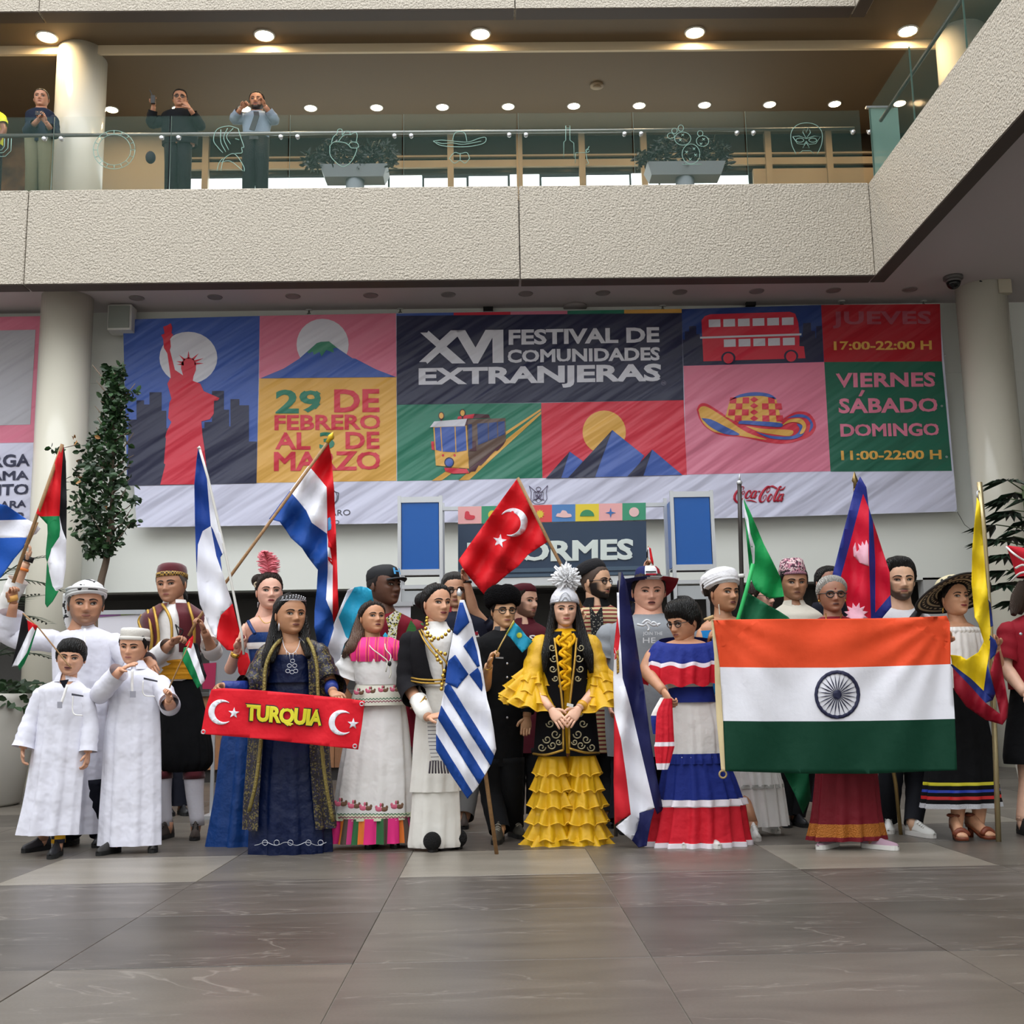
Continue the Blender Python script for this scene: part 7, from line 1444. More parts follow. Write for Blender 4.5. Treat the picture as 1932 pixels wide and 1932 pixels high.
q.wear('skirt', [(1292, 1768, 1848), (1350, 1762, 1862), (1420, 1752, 1876), (1474, 1744, 1883), (1480, 1744, 1884), (1488, 1743, 1884), (1493, 1742, 1884), (1500, 1741, 1885), (1506, 1741, 1885), (1512, 1740, 1886), (1514, 1740, 1886), (1523, 1739, 1887)], [BLK, mat('ribbon_yellow', '#d8d030', 0.35), mat('ribbon_blue', '#2440b0', 0.35), mat('ribbon_red', '#d02828', 0.35), mat('lace_white', '#d4d6dc', 0.9, bump=(160, 1, 0.01))], seg=[0, 0, 0, 1, 0, 2, 0, 3, 0, 0, 4], ratio=0.5, pleat=(9, 0.005, 0.045))
q.arm((1766, 1206, 0), (1758, 1268, -0.1), (1786, 1212, -0.58), r=(0.044, 0.037, 0.026), sleeve=(W_th2, 0.6, 0.03, 0.02), hand=dict(to=(1786, 1172, -0.68), curl=70, n=(-0.7, -0.6, 0), thumb=1))
q.arm((1848, 1206, 0), (1884, 1256, -0.02), (1880, 1222, -0.2), r=(0.044, 0.037, 0.026), sleeve=(W_th2, 0.5, 0.03, 0.02), hand=dict(to=(1864, 1186, -0.26), curl=72, n=(-0.6, -0.6, 0), thumb=1))
q.tubes('earring', [[(1779, 1146, -0.02), (1779, 1156, -0.02)]], GOLDC, 0.005)
SND = mat('sandal_brown', '#7a3a22', 0.5)
for u, v, yw in ((1808, 1584, -8), (1848, 1582, 14)):
    q.leg((u, 1420, 0), (u, 1500, 0), (u-2, 1566, 0), (0.08, 0.05, 0.032)); c = atZ(u, v, 0); a = math.radians(yw); f = np.array([math.sin(a), -math.cos(a), 0]); sd = np.array([math.cos(a), math.sin(a), 0])
    b = MB(); prf = [(-0.1, 0.09, 0.03), (-0.06, 0.085, 0.032), (0.0, 0.06, 0.036), (0.06, 0.035, 0.042), (0.11, 0.03, 0.042), (0.14, 0.03, 0.028)]
    b.add(*loft([[c+f*t+sd*w*x+np.array([0, 0, z-dz]) for x, dz in ((-1, 0), (1, 0), (1, 0.022), (-1, 0.022))] for t, z, w in prf])); so_ = q.part('sandal', b, SND)
    mk('heel', MB().add(*loft([[c-f*0.085+sd*w*math.cos(t)+f*w*math.sin(t)+np.array([0, 0, z]) for t in np.linspace(0, 6.28, 10, endpoint=False)] for z, w in ((0, 0.014), (0.07, 0.022))])), SND, so_)
    mk('strap', MB().add(*tube([c+f*0.09+sd*x+np.array([0, 0, 0.035+0.035*(1-(x/0.045)**2)]) for x in np.linspace(-0.045, 0.045, 7)], 0.02, 6)).add(*tube([c-f*0.075+sd*0.036*math.cos(t)+f*0.04*math.sin(t)+np.array([0, 0, 0.15]) for t in np.linspace(0, 6.28, 14)], 0.01, 6)), SND, so_)
    q.add(loft([[c+f*t+sd*w*math.cos(p_)+np.array([0, 0, z+h*max(0, math.sin(p_))]) for p_ in np.linspace(0, math.pi, 8)] for t, w, z, h in ((-0.11, 0.028, 0.085, 0.08), (-0.04, 0.032, 0.07, 0.09), (0.03, 0.036, 0.045, 0.06), (0.1, 0.04, 0.032, 0.03), (0.14, 0.03, 0.03, 0.018))]))
q.done()
# --- woman in red and black at the edge
RD = fabric('crimson_blouse', '#8c1424', 0.75)
q = Person(8.0, 1955, 'woman in crimson blouse and black apron dress wearing a red and white hat', '#d8ab92')
q.head(1960, 1118, 68, yaw=-8, neck=(1958, 1164, 0.02)); q.hair('female', H_BRN, 0.06, 0, 0.3)
q.lock([[(1930, 1100, 0, 9), (1920, 1125, -0.02, 12), (1916, 1145, -0.03, 11), (1912, 1160, -0.05, 5)], [(1938, 1110, 0.04, 12), (1928, 1140, 0.02, 12), (1922, 1158, 0.02, 6)], [(1988, 1110, 0.02, 12), (1998, 1150, 0.0, 12)]], mat('hair_curly_brown', '#4a3628', 0.6, bump=(60, 1, 0.02, 'wave')))
q.wear('hat', [(1030, 1898, 1906), (1046, 1908, 1985), (1066, 1915, 1998), (1088, 1920, 2000)], fabric('felt_red', '#b81c2c'), ratio=0.9, caps=(True, False)); q.tubes('hat_piping', [[(1899, 1032, -0.03), (1912, 1044, -0.18), (1930, 1056, -0.2), (1950, 1062, -0.2)], [(1916, 1072, -0.14), (1930, 1066, -0.19), (1945, 1072, -0.2)], [(1908, 1096, -0.08), (1924, 1082, -0.16), (1945, 1078, -0.2)]], M_white, 0.008)
q.core([(1162, 1940, 1976), (1172, 1912, 2005), (1188, 1902, 2015), (1300, 1912, 2005), (1420, 1908, 2010)])
q.wear('blouse', [(1158, 1936, 1980), (1166, 1918, 1998), (1178, 1900, 2016), (1196, 1894, 2024), (1300, 1904, 2014)], RD); q.wear('dress', [(1200, 1915, 2004), (1240, 1910, 2008), (1300, 1908, 2010), (1380, 1898, 2022), (1425, 1894, 2028), (1440, 1896, 2026)], BLK, ratio=0.64)
q.part('badge', MB().add(*ellipsoid(q.p(1926, 1196, -0.22), (0.012, 0.004, 0.01), 8, 6)), SILV)
q.arm((1904, 1190, 0), (1894, 1258, -0.05), (1934, 1308, -0.25), r=(0.055, 0.048, 0.034), sleeve=(RD, 0.85, 0.025, 0.01), hand=dict(to=(1955, 1322, -0.32), curl=30)); q.arm((2014, 1190, 0), (2024, 1258, -0.05), (1984, 1308, -0.25), r=(0.055, 0.048, 0.034), sleeve=(RD, 0.85, 0.025), hand=dict())
for u in (1938, 1985): q.leg((u, 1400, 0), (u, 1480, 0), None, (0.08, 0.055, 0.04), end=heel(u, 1576, 0)); q.shoe(u, 1576, 0, 0.25, SH_BLK)
q.done()
# ================================================================== PEOPLE ON THE GALLERY (floor at 7.45 m)
def gallery_person(u, Y, label, tone, hu, hv, hh, top, tmat, pmat, yaw=0, beard=0, hairT=0.035, extra=None, hair=H_BLK):
    g = Person(Y, u, label, tone); g.root.location.z = 7.45; g.root['_o'][2] if False else None
    o_ = list(g.root['_o']); o_[2] = 7.45; g.root['_o'] = o_
    g.head(hu, hv, hh, yaw=yaw, beard=beard, neck=(hu, hv+hh*0.62, 0.02)); g.hair('short', hair, hairT)
    g.core(top[1:], ratio=0.4); g.wear('jacket', top, tmat, ratio=0.58)
    for s_ in (-1, 1):
        P_ = [g.p(u+s_*11, 262, 0), g.p(u+s_*12, 310, 0), np.array([g.p(u+s_*13, 350, 0)[0], Y, 7.53])]; g.add(tube(P_, [0.08, 0.06, 0.045], 12)); g.part('trouser_leg', MB().add(*tube(P_, [0.115, 0.095, 0.08], 18)), pmat)
        c = np.array([P_[2][0], Y-0.08, 7.452]); g.part('shoe', MB().add(*loft([[c+np.array([w*math.cos(p_), t, h*max(0, math.sin(p_))]) for p_ in np.linspace(0, math.pi, 8)] for t, w, h in ((0.14, 0.03, 0.06), (0.08, 0.045, 0.09), (0, 0.045, 0.08), (-0.1, 0.045, 0.05), (-0.16, 0.02, 0.03))])), SH_BLK)
    if extra: extra(g)
    g.done(); return g
UNI = fabric('black_uniform', '#101216', 0.85); SHB = fabric('pale_blue_shirt', '#8e9cac', 0.85); KH = fabric('khaki_trouser', '#6f6c54', 0.85); NJ = fabric('navy_jacket', '#1a2234', 0.85)
def ex1(g):
    g.arm((66, 226, 0), (50, 250, -0.05), (72, 226, -0.3), sleeve=(NJ, 1.7, 0.025), hand=dict(to=(80, 216, -0.32), curl=60, n=(0.5, -0.6, 0), thumb=-1)); g.arm((100, 226, 0), (104, 256, -0.05), (88, 232, -0.3), sleeve=(NJ, 1.7, 0.025), hand=dict(to=(80, 222, -0.32), curl=60, n=(-0.5, -0.6, 0)))
    g.part('phone', MB().add(*bevbox(*(lambda c: (c[0]-0.05, c[0]+0.05, c[1]-0.015, c[1], c[2]-0.03, c[2]+0.03))(g.p(74, 214, -0.36)), 0.004)), M_black, False)
gallery_person(74, 14.3, 'man in navy jacket and khaki trousers photographing from the gallery beside the column', '#a87458', 78, 187, 34, [(204, 68, 86), (209, 56, 96), (216, 48, 103), (250, 49, 102), (272, 52, 100)], NJ, KH, 10, 0, 0.015, ex1)
def ex2(g):
    g.arm((306, 228, 0), (284, 234, -0.05), (290, 200, -0.15), sleeve=(UNI, 1.75, 0.03), hand=dict(to=(288, 184, -0.17), curl=60, n=(0.6, -0.6, 0), thumb=-1)); g.arm((370, 228, 0), (380, 240, -0.05), (358, 205, -0.25), sleeve=(UNI, 1.75, 0.03), hand=dict(to=(348, 192, -0.28), curl=50, n=(-0.6, 0.5, 0), thumb=1))
    g.part('radio', MB().add(*bevbox(*(lambda c: (c[0]-0.03, c[0]+0.03, c[1]-0.02, c[1]+0.02, c[2]-0.06, c[2]+0.06))(g.p(289, 188, -0.22)), 0.005)).add(*tube([g.p(288, 182, -0.22), g.p(283, 170, -0.22)], 0.008, 6)), M_black, False)
    g.part('belt', MB().add(*loft([[(g.p(336, v, 0)[0]+0.2*math.sin(t), g.Y-0.135*math.cos(t), g.p(336, v, 0)[2]) for t in np.linspace(0, 6.28, 24, endpoint=False)] for v in (270, 276)], True, (False, False))), M_black); g.glasses('#3a3a3a')
    c = g.p(284, 297, -0.05); g.part('held_cap', MB().add(*ellipsoid(c, (0.07, 0.06, 0.09), 14, 8)), mat('cap_navy', '#161a26', 0.8))
gallery_person(336, 14.7, 'security guard in black uniform holding up a radio on the gallery', '#9a6a50', 340, 188, 34, [(206, 330, 352), (212, 314, 366), (219, 304, 376), (250, 305, 374), (275, 306, 372)], UNI, UNI, 10, 0, 0.03, ex2)
def ex3(g):
    g.arm((462, 224, 0), (440, 226, -0.05), (455, 204, -0.2), sleeve=(SHB, 1.7, 0.025), hand=dict(to=(464, 196, -0.22), curl=60, n=(0.6, -0.4, 0), thumb=-1)); g.arm((505, 224, 0), (520, 228, -0.05), (500, 200, -0.2), sleeve=(SHB, 1.7, 0.025), hand=dict(to=(496, 192, -0.22), curl=60, n=(-0.6, -0.4, 0)))
    g.patch('necktie', [(478, 210), (488, 210), (489, 218), (480, 246), (470, 244), (479, 218)], M_black, -0.21, 0.015)
    g.part('belt', MB().add(*loft([[(g.p(482, v, 0)[0]+0.17*math.sin(t), g.Y-0.12*math.cos(t), g.p(482, v, 0)[2]) for t in np.linspace(0, 6.28, 24, endpoint=False)] for v in (264, 270)], True, (False, False))), M_black)
gallery_person(482, 14.7, 'bearded guard in pale blue shirt and dark tie on the gallery', '#a87458', 485, 193, 36, [(210, 474, 496), (215, 464, 506), (222, 456, 514), (245, 458, 510), (268, 460, 506)], SHB, UNI, 0, 1.0, 0.03, ex3)
def ex0(g):
    g.arm((0, 222, 0), (8, 245, -0.05), (-2, 262, -0.1), sleeve=(mat('hi_vis_yellow', '#d8e62a', 0.6), 0.6, 0.03), hand=dict())
gallery_person(-22, 14.7, 'worker in bright yellow high-visibility vest at the edge of the gallery', '#7a4c38', -22, 190, 34, [(206, -30, -10), (212, -46, 2), (220, -52, 8), (250, -52, 6), (275, -50, 5)], mat('hi_vis_yellow', '#d8e62a', 0.6), NAVY, 0, 0, 0.03, ex0)
# ================================================================== FLAGS
def clip(poly, a, b, c):
    """keep a*u+b*v+c >= 0"""
    out = []
    for i in range(len(poly)):
        p, q = poly[i], poly[(i+1) % len(poly)]; dp, dq = a*p[0]+b*p[1]+c, a*q[0]+b*q[1]+c
        if dp >= 0: out.append(p)
        if dp*dq < 0: t = dp/(dp-dq); out.append((p[0]+(q[0]-p[0])*t, p[1]+(q[1]-p[1])*t))
    return out
def cloth(parent, name, regions, depth, mats, step=9, off=0.0, thick=0.003):
    """regions: (pixel polygon, material index); depth(u,v) -> distance Y of the cloth there"""
    V, Fc, MI = [], [], []
    for poly, mi in regions:
        if len(poly) < 3: continue
        if sum(poly[i][0]*poly[(i+1) % len(poly)][1]-poly[(i+1) % len(poly)][0]*poly[i][1] for i in range(len(poly))) > 0: poly = poly[::-1]
        bm = bmesh.new(); vs = [bm.verts.new((u, v, 0)) for u, v in poly]
        try: bm.faces.new(vs)
        except ValueError: bm.free(); continue
        us = [p[0] for p in poly]; ws = [p[1] for p in poly]
        bmesh.ops.triangulate(bm, faces=bm.faces[:])
        for k in range(int(min(us)//step)+1, int(max(us)//step)+1): bmesh.ops.bisect_plane(bm, geom=bm.verts[:]+bm.edges[:]+bm.faces[:], plane_co=(k*step+0.013, 0, 0), plane_no=(1, 0, 0))
        for k in range(int(min(ws)//step)+1, int(max(ws)//step)+1): bmesh.ops.bisect_plane(bm, geom=bm.verts[:]+bm.edges[:]+bm.faces[:], plane_co=(0, k*step+0.013, 0), plane_no=(0, 1, 0))
        bmesh.ops.dissolve_degenerate(bm, edges=bm.edges[:], dist=0.02)
        bm.verts.ensure_lookup_table(); o = len(V)
        for i, v in enumerate(bm.verts): v.index = i; V.append(atY(v.co.x, v.co.y, depth(v.co.x, v.co.y)-off))
        for f in bm.faces: Fc.append(tuple(v.index+o for v in f.verts)); MI.append(mi)
        bm.free()
    b = MB().add(V, Fc, MI); ob = mk(name, b, mats, parent)
    bm = bmesh.new(); bm.from_mesh(ob.data); bmesh.ops.remove_doubles(bm, verts=bm.verts[:], dist=0.0006); bm.to_mesh(ob.data); bm.free()
    for p in ob.data.polygons: p.use_smooth = True
    md = ob.modifiers.new('thickness', 'SOLIDIFY'); md.thickness = thick; md.offset = 0
    return ob
def folds(Y, A=0.025, dx=0.14, dy=0.03, ph=0.0, A2=0.012, slope=0.0, v0=1000):
    def d(u, v):
        t = u*dx+v*dy+ph
        return Y+A*math.sin(t+0.6*math.sin(t*0.37+v*0.02))+A2*math.sin(u*0.06-v*0.09+ph*2)+slope*(v-v0)
    return d
def fl(name): return {'r': fabric('flag_red', '#d0141f', 0.6, 20, 0.3, 0.01), 'w': fabric('flag_white', '#ececf4', 0.6, 20, 0.3, 0.01), 'b': fabric('flag_blue', '#1b3f8f', 0.6, 20, 0.3, 0.01), 'n': fabric('flag_navy', '#1d2050', 0.6, 20, 0.3, 0.01), 'k': fabric('flag_black', '#17161a', 0.7, 20, 0.3, 0.01), 'g': fabric('flag_green', '#0f7a46', 0.6, 20, 0.3, 0.01)}[name]
WOOD = mat('pole_wood', '#a07a50', 0.6, var=(40, 0.25)); 
def pole(t, pts, Y, r, m, name='pole'):
    P = [atY(u, v, (Y(u, v) if callable(Y) else Y)) for u, v in pts]; return mk(name, MB().add(*tube(P if len(P) > 1 else P, r, 10)), m, t)
def flag(label, u, v, Y, group=None): return thing('flag', label, 'flag', tuple(atY(u, v, Y)), group)
kA = K(0, 820, 4.83); kF = K(340, 800, 4.83); kB = K(250, 1020, 6.44); kT = K(740, 900, 3.116); kG = K(600, 1050, 6.44); kH = K(600, 1300, 4.83); kZ = K(840, 1020, 5.68); kR = K(1140, 1280, 5.37); kN = K(1350, 880, 3.32); kI = K(1330, 1150, 3.864); kC = K(1732, 880, 4.39); kQ = K(370, 1060, 3.45)
# blue and white flag at the edge
t = flag('large blue flag with white band raised by the person with a watch', 20, 1000, 8.7); D = folds(8.68, 0.05, 0.06, 0.05, 1)
cloth(t, 'cloth', [(kA([(-600, 560), (0, 632), (60, 645), (250, 775), (-600, 790)]), 0), (kA([(-600, 790), (250, 775), (320, 810), (370, 855), (330, 905), (250, 940), (-600, 950)]), 1), (kA([(-600, 950), (245, 938), (215, 1030), (130, 1130), (0, 1310), (-600, 1500)]), 0)], D, [fabric('flag_royal_blue', '#1a50a8', 0.6, 20, 0.3, 0.01), fl('w')])
pole(t, [(70, 985), (46, 1040)], 8.6, 0.012, WOOD)
# Palestinian flag, raised
t = flag('large red, black, white and green flag raised beside the leafy tree', 90, 1000, 8.2); D = folds(8.22, 0.04, 0.16, 0.0, 0.4, 0.012)
cloth(t, 'cloth', [(kA([(565, 85), (330, 715), (365, 747), (540, 742), (556, 400), (578, 95)]), 0), (kA([(578, 95), (600, 250), (608, 600), (605, 960), (565, 860), (540, 742), (556, 400)]), 1), (kA([(365, 747), (540, 742), (548, 860), (540, 930), (470, 1040), (430, 1160), (418, 1120), (420, 1050), (435, 900), (432, 820)]), 2), (kA([(540, 742), (565, 860), (605, 960), (600, 1200), (570, 1390), (510, 1425), (480, 1380), (450, 1250), (440, 1160), (470, 1040), (540, 930), (548, 860)]), 3), (kA([(430, 1160), (450, 1250), (480, 1380), (510, 1425), (535, 1425), (480, 1520), (430, 1575), (412, 1540), (415, 1400)]), 2)], D, [fl('r'), fl('k'), fl('g'), fl('w')])
pole(t, [kA([(568, 88)])[0], kA([(120, 1350)])[0]], 8.2, 0.013, WOOD)
PAL = [fl('k'), fl('w'), fl('g'), fl('r')]
t = flag('small red, black, white and green flag on a stick in a boy\'s mouth', 50, 1210, 7.6); D = folds(7.62, 0.015, 0.3, 0.1, 0, 0.006)
cloth(t, 'cloth', [([(43, 1158), (51, 1170), (54, 1192), (40, 1222), (22, 1258), (32, 1215)], 0), ([(54, 1192), (62, 1182), (66, 1190), (50, 1232), (34, 1256), (22, 1258), (40, 1222)], 1), ([(66, 1190), (71, 1181), (56, 1230), (46, 1252), (37, 1265), (34, 1256), (50, 1232)], 2), ([(51, 1170), (71, 1181), (66, 1190), (62, 1182), (54, 1192)], 3)], D, PAL, 6)
pole(t, [(43, 1157), (71, 1182), (128, 1253), (135, 1261)], 7.68, 0.005, WOOD, 'stick')
t = flag('small red, black, white and green flag held by the boy in the white cap', 370, 1260, 7.65); D = folds(7.66, 0.012, 0.3, 0.1, 1, 0.006)
cloth(t, 'cloth', [(kB([(735, 1240), (790, 1250), (870, 1560), (900, 1640), (880, 1700), (800, 1450)]), 0), (kB([(655, 1295), (712, 1312), (735, 1240), (800, 1450), (880, 1700), (835, 1755)]), 1), (kB([(625, 1300), (655, 1295), (835, 1755), (790, 1795), (600, 1440)]), 2), (kB([(740, 1150), (735, 1240), (712, 1312), (640, 1270), (690, 1200)]), 3)], D, PAL, 6)
pole(t, kB([(720, 1180), (600, 1450), (465, 1745), (448, 1790)]), 7.66, 0.005, WOOD, 'stick')
# French flag
t = flag('blue, white and red flag on white pole held by the woman with a feather', 400, 1000, 7.9); D = folds(7.9, 0.05, 0.10, 0.0, 0.6, 0.015)
cloth(t, 'cloth', [(kF([(165, 215), (190, 225), (245, 500), (280, 930), (205, 975), (160, 1100), (150, 1350), (135, 900), (130, 550), (150, 330)]), 0), (kF([(190, 225), (245, 480), (340, 900), (410, 1170), (385, 1185), (300, 960), (280, 930), (245, 500)]), 1), (kF([(280, 930), (300, 960), (385, 1185), (365, 1215), (380, 1340), (330, 1200)]), 0), (kF([(150, 1350), (160, 1100), (205, 975), (280, 930), (330, 1200), (380, 1340), (475, 1640), (370, 1740), (340, 1850), (328, 1945), (290, 1905), (180, 1640), (160, 1500)]), 1),
    (kB([(1215, 765), (1300, 1100), (1265, 1250), (1220, 1340), (1150, 1330), (1022, 1195), (1030, 1080), (1065, 915)]), 2), (kB([(1310, 1330), (1400, 1370), (1430, 1480), (1350, 1690), (1285, 1600), (1275, 1490)]), 2)], D, [fl('b'), fl('w'), fl('r')])
pole(t, kF([(172, 208), (250, 480), (355, 930), (410, 1170), (558, 1900)])+[(460, 1235)], 7.86, 0.009, mat('pole_white', '#d8d6d0', 0.4)); mk('finial', MB().add(*tube([atY(*kF([(170, 225)])[0], 7.86), atY(*kF([(176, 200)])[0], 7.86)], [0.016, 0.002], 10)), M_white, t)
# Croatian flag
t = flag('red, white and blue flag with checkered shield on a wooden pole', 590, 1000, 8.5); D = folds(8.5, 0.05, 0.11, 0.06, 0.2, 0.02)
cloth(t, 'cloth', [(kF([(1350, 160), (1170, 380), (1335, 575)]), 0), (kF([(1350, 160), (1378, 300), (1402, 600), (1420, 1000), (1442, 1700), (1400, 1800), (1388, 1740), (1392, 1300), (1340, 1000), (1335, 575)]), 0), (kF([(1170, 380), (1000, 610), (1150, 790), (1200, 900), (1340, 1000), (1335, 575)]), 1), (kF([(1000, 610), (810, 865), (905, 890), (960, 960), (1010, 1040), (1110, 1130), (1165, 1215), (1255, 1330), (1245, 1500), (1225, 1700), (1222, 1850), (1250, 2000), (1330, 2080), (1400, 1860), (1388, 1740), (1330, 1600), (1345, 1350), (1340, 1000), (1200, 900), (1150, 790)]), 2), (kF([(1340, 1000), (1392, 1300), (1388, 1740), (1330, 1600), (1345, 1350)]), 1)], D, [fl('r'), fl('w'), fabric('flag_mid_blue', '#1d4a98', 0.6, 20, 0.3, 0.01)])
for z, m in ((((1345, 860), (1365, 848), (1378, 900), (1375, 960), (1345, 975)), mat('emblem_blue', '#3a8ac0', 0.6)), (((1348, 1060), (1385, 1110), (1388, 1140), (1348, 1120)), fl('r')), (((1348, 1210), (1385, 1230), (1388, 1285), (1350, 1240)), fl('r'))):
    cloth(t, 'shield_check', [(kF(z), 0)], D, [m], 9, 0.006)
pole(t, [kF([(1362, 145)])[0], kF([(440, 1410)])[0], (372, 1170), (356, 1200)], 8.42, 0.012, WOOD); mk('finial', MB().add(*tube([atY(*kF([(1340, 170)])[0], 8.42), atY(*kF([(1362, 135)])[0], 8.42), atY(*kF([(1374, 118)])[0], 8.42), atY(*kF([(1392, 75)])[0], 8.42)], [0.016, 0.018, 0.026, 0.003], 10)), mat('finial_gold', '#d8b020', 0.35, 0.4), t)
# Turkish flag
t = flag('red flag with white crescent and star on a wooden pole above the crowd', 950, 1000, 8.9); D = folds(8.95, 0.05, 0.10, 0.05, 2.2, 0.02)
cloth(t, 'cloth', [(kT([(735, 8), (560, 250), (400, 475), (390, 492), (430, 560), (550, 703), (600, 640), (680, 570), (740, 525), (800, 455), (920, 377), (860, 250), (810, 130), (750, 15)]), 0)], D, [fl('r')])
def crs(cx, cy, R, rot, k=0.8, sh=0.28):
    O = [(cx+R*math.cos(rot+a), cy+R*math.sin(rot+a)) for a in np.linspace(-2.3, 2.3, 25)]; c2 = (cx-R*sh*math.cos(rot), cy-R*sh*math.sin(rot))
    I = [(c2[0]+R*k*math.cos(rot+a), c2[1]+R*k*math.sin(rot+a)) for a in np.linspace(-2.02, 2.02, 25)]
    return [[O[i], O[i+1], I[i+1], I[i]] for i in range(24)]
cres = [(kT(z), 0) for z in crs(712, 267, 84, -0.25)]
cloth(t, 'crescent', cres, D, [fl('w')], 9, 0.006); cloth(t, 'star', [(kT(star_poly(631, 376, 42, 5, 0.4, -1.4)), 0)], D, [fl('w')], 9, 0.006)
pole(t, [kT([(738, 5)])[0], kT([(920, 378)])[0], kT([(1000, 530)])[0], kT([(1115, 770)])[0]], 8.88, 0.013, WOOD)
# Greek flag
t = flag('blue and white striped flag with cross held by the woman in black jacket', 880, 1300, 7.25); D = folds(7.26, 0.03, 0.12, 0.0, 0.5, 0.012)
ol = [(868, 1132), (855, 1194), (845, 1247), (840, 1292), (832, 1334), (823, 1368), (823, 1416), (850, 1460), (882, 1507), (900, 1486), (915, 1462), (927, 1441), (936, 1414), (931, 1372), (925, 1340), (919, 1319), (912, 1275), (905, 1230), (890, 1172), (876, 1132)]
cloth(t, 'cloth', [(ol, 0)], D, [fl('w')]); BG = fabric('flag_greek_blue', '#17428f', 0.6, 20, 0.3, 0.01); rg_ = []
q0 = lambda k: 834+21.7*k
low = clip(ol, 0.9, 1.0, -0.9*838-1.0*1296)
for lo, hi in ((-200, 0), (1, 2), (3, 3.9)):
    pz = clip(clip(low, 1, -0.625, -q0(lo)+0.625*1403), -1, 0.625, q0(hi)-0.625*1403)
    if len(pz) > 2: rg_.append((pz, 0))
rg_ += [(kG([(1722, 560), (1760, 560), (1838, 800), (1690, 955), (1642, 925)]), 0), (kG([(1768, 1088), (1880, 968), (1932, 1150), (1965, 1330), (1935, 1345)]), 0), (kG([(1665, 1195), (1828, 1430), (1735, 1538), (1690, 1600), (1545, 1530), (1580, 1268)]), 0), (kG([(1838, 1435), (1940, 1350), (1975, 1420), (2000, 1560), (1990, 1640)]), 0)]
cloth(t, 'blue_bands', rg_, D, [BG], 9, 0.006)
pole(t, [(866, 1124), (870, 1150), (917, 1468), (937, 1611)], lambda u, v: 7.32 if v < 1600 else 7.5, 0.013, WOOD); mk('finial', MB().add(*tube([atY(866, 1128, 7.32), atY(867, 1118, 7.32), atY(866, 1110, 7.32)], [0.01, 0.02, 0.003], 10)), M_alu, t)
# Kazakh hand flag
t = flag('small turquoise hand flag with yellow sun held by the man in the fur hat', 985, 1200, 7.9); D = folds(7.92, 0.012, 0.25, 0.1, 0, 0.006)
cloth(t, 'cloth', [(kZ([(735, 868), (800, 930), (870, 1020), (938, 1080), (880, 1150), (825, 1200), (760, 1120), (700, 1040), (655, 1005)]), 0)], D, [fabric('flag_turquoise', '#1f8fb0', 0.55, 20, 0.3, 0.01)], 6); cloth(t, 'sun', [(kZ(star_poly(795, 1015, 34, 14, 0.7)), 0)], D, [mat('flag_sun', '#c9d040', 0.6)], 6, 0.006)
cloth(t, 'ornament_band', [(kZ([(733, 862), (744, 876), (662, 1010), (650, 998)]), 0)], D, [mat('flag_ornament', '#a8a83c', 0.6)], 6, 0.007); pole(t, kZ([(738, 856), (595, 1115), (545, 1210)]), 7.93, 0.005, mat('stick_brass', '#c8a860', 0.4), 'stick')
# Costa Rican flag
t = flag('tall folded navy, white and red flag beside the man in a grey T-shirt', 1190, 1350, 7.6); D = folds(7.62, 0.045, 0.11, 0.0, 1.2, 0.01)
cloth(t, 'cloth', [([(1173, 1078), (1181, 1098), (1196, 1180), (1208, 1260), (1215, 1300), (1228, 1400), (1240, 1470), (1251, 1528), (1240, 1536), (1235, 1524), (1208, 1410), (1190, 1335), (1175, 1280), (1170, 1200), (1168, 1118)], 0), ([(1168, 1118), (1170, 1200), (1165, 1165), (1164, 1118)], 1), ([(1165, 1160), (1170, 1200), (1166, 1240), (1160, 1245), (1158, 1225)], 2), ([(1160, 1222), (1166, 1240), (1170, 1200), (1175, 1280), (1190, 1335), (1208, 1410), (1235, 1524), (1212, 1532), (1190, 1537), (1182, 1470), (1171, 1392), (1159, 1345), (1157, 1280)], 1), ([(1159, 1345), (1171, 1392), (1182, 1470), (1190, 1537), (1170, 1548), (1160, 1556), (1158, 1480)], 2), ([(1190, 1537), (1212, 1532), (1205, 1550), (1200, 1572), (1192, 1585), (1178, 1574), (1162, 1560)], 1), ([(1205, 1534), (1235, 1526), (1228, 1550), (1222, 1582), (1220, 1596), (1205, 1599), (1192, 1585), (1202, 1565)], 0)], D, [fl('n'), fl('w'), fabric('flag_signal_red', '#cc2430', 0.6, 20, 0.3, 0.01)])
cloth(t, 'coat_of_arms', [([(1163, 1228), (1167, 1226), (1168, 1268), (1164, 1272)], 0)], D, [pat('arms_embroidery', '#b8923f', '#7a5a30', 'cells', 120)], 6, 0.006); pole(t, [(1170, 1080), (1172, 1200), (1164, 1400), (1162, 1578)], lambda u, v: 7.72, 0.013, mat('pole_dark', '#3a3634', 0.4))
# little red flag in the raised hand
t = flag('tiny red, white and navy flag in the raised hand above the cowboy hat', 1224, 1050, 9.7); D = folds(9.62, 0.01, 0.3, 0.1)
cloth(t, 'cloth', [([(1224, 1032), (1228, 1035), (1233, 1060), (1233, 1068), (1227, 1056)], 0), ([(1222, 1036), (1224, 1032), (1227, 1056), (1222, 1050)], 1), ([(1220, 1042), (1222, 1036), (1222, 1050), (1220, 1054)], 2)], D, [fl('r'), fl('w'), fl('k')], 6); pole(t, [(1223, 1030), (1221, 1075)], 9.66, 0.004, WOOD, 'stick')
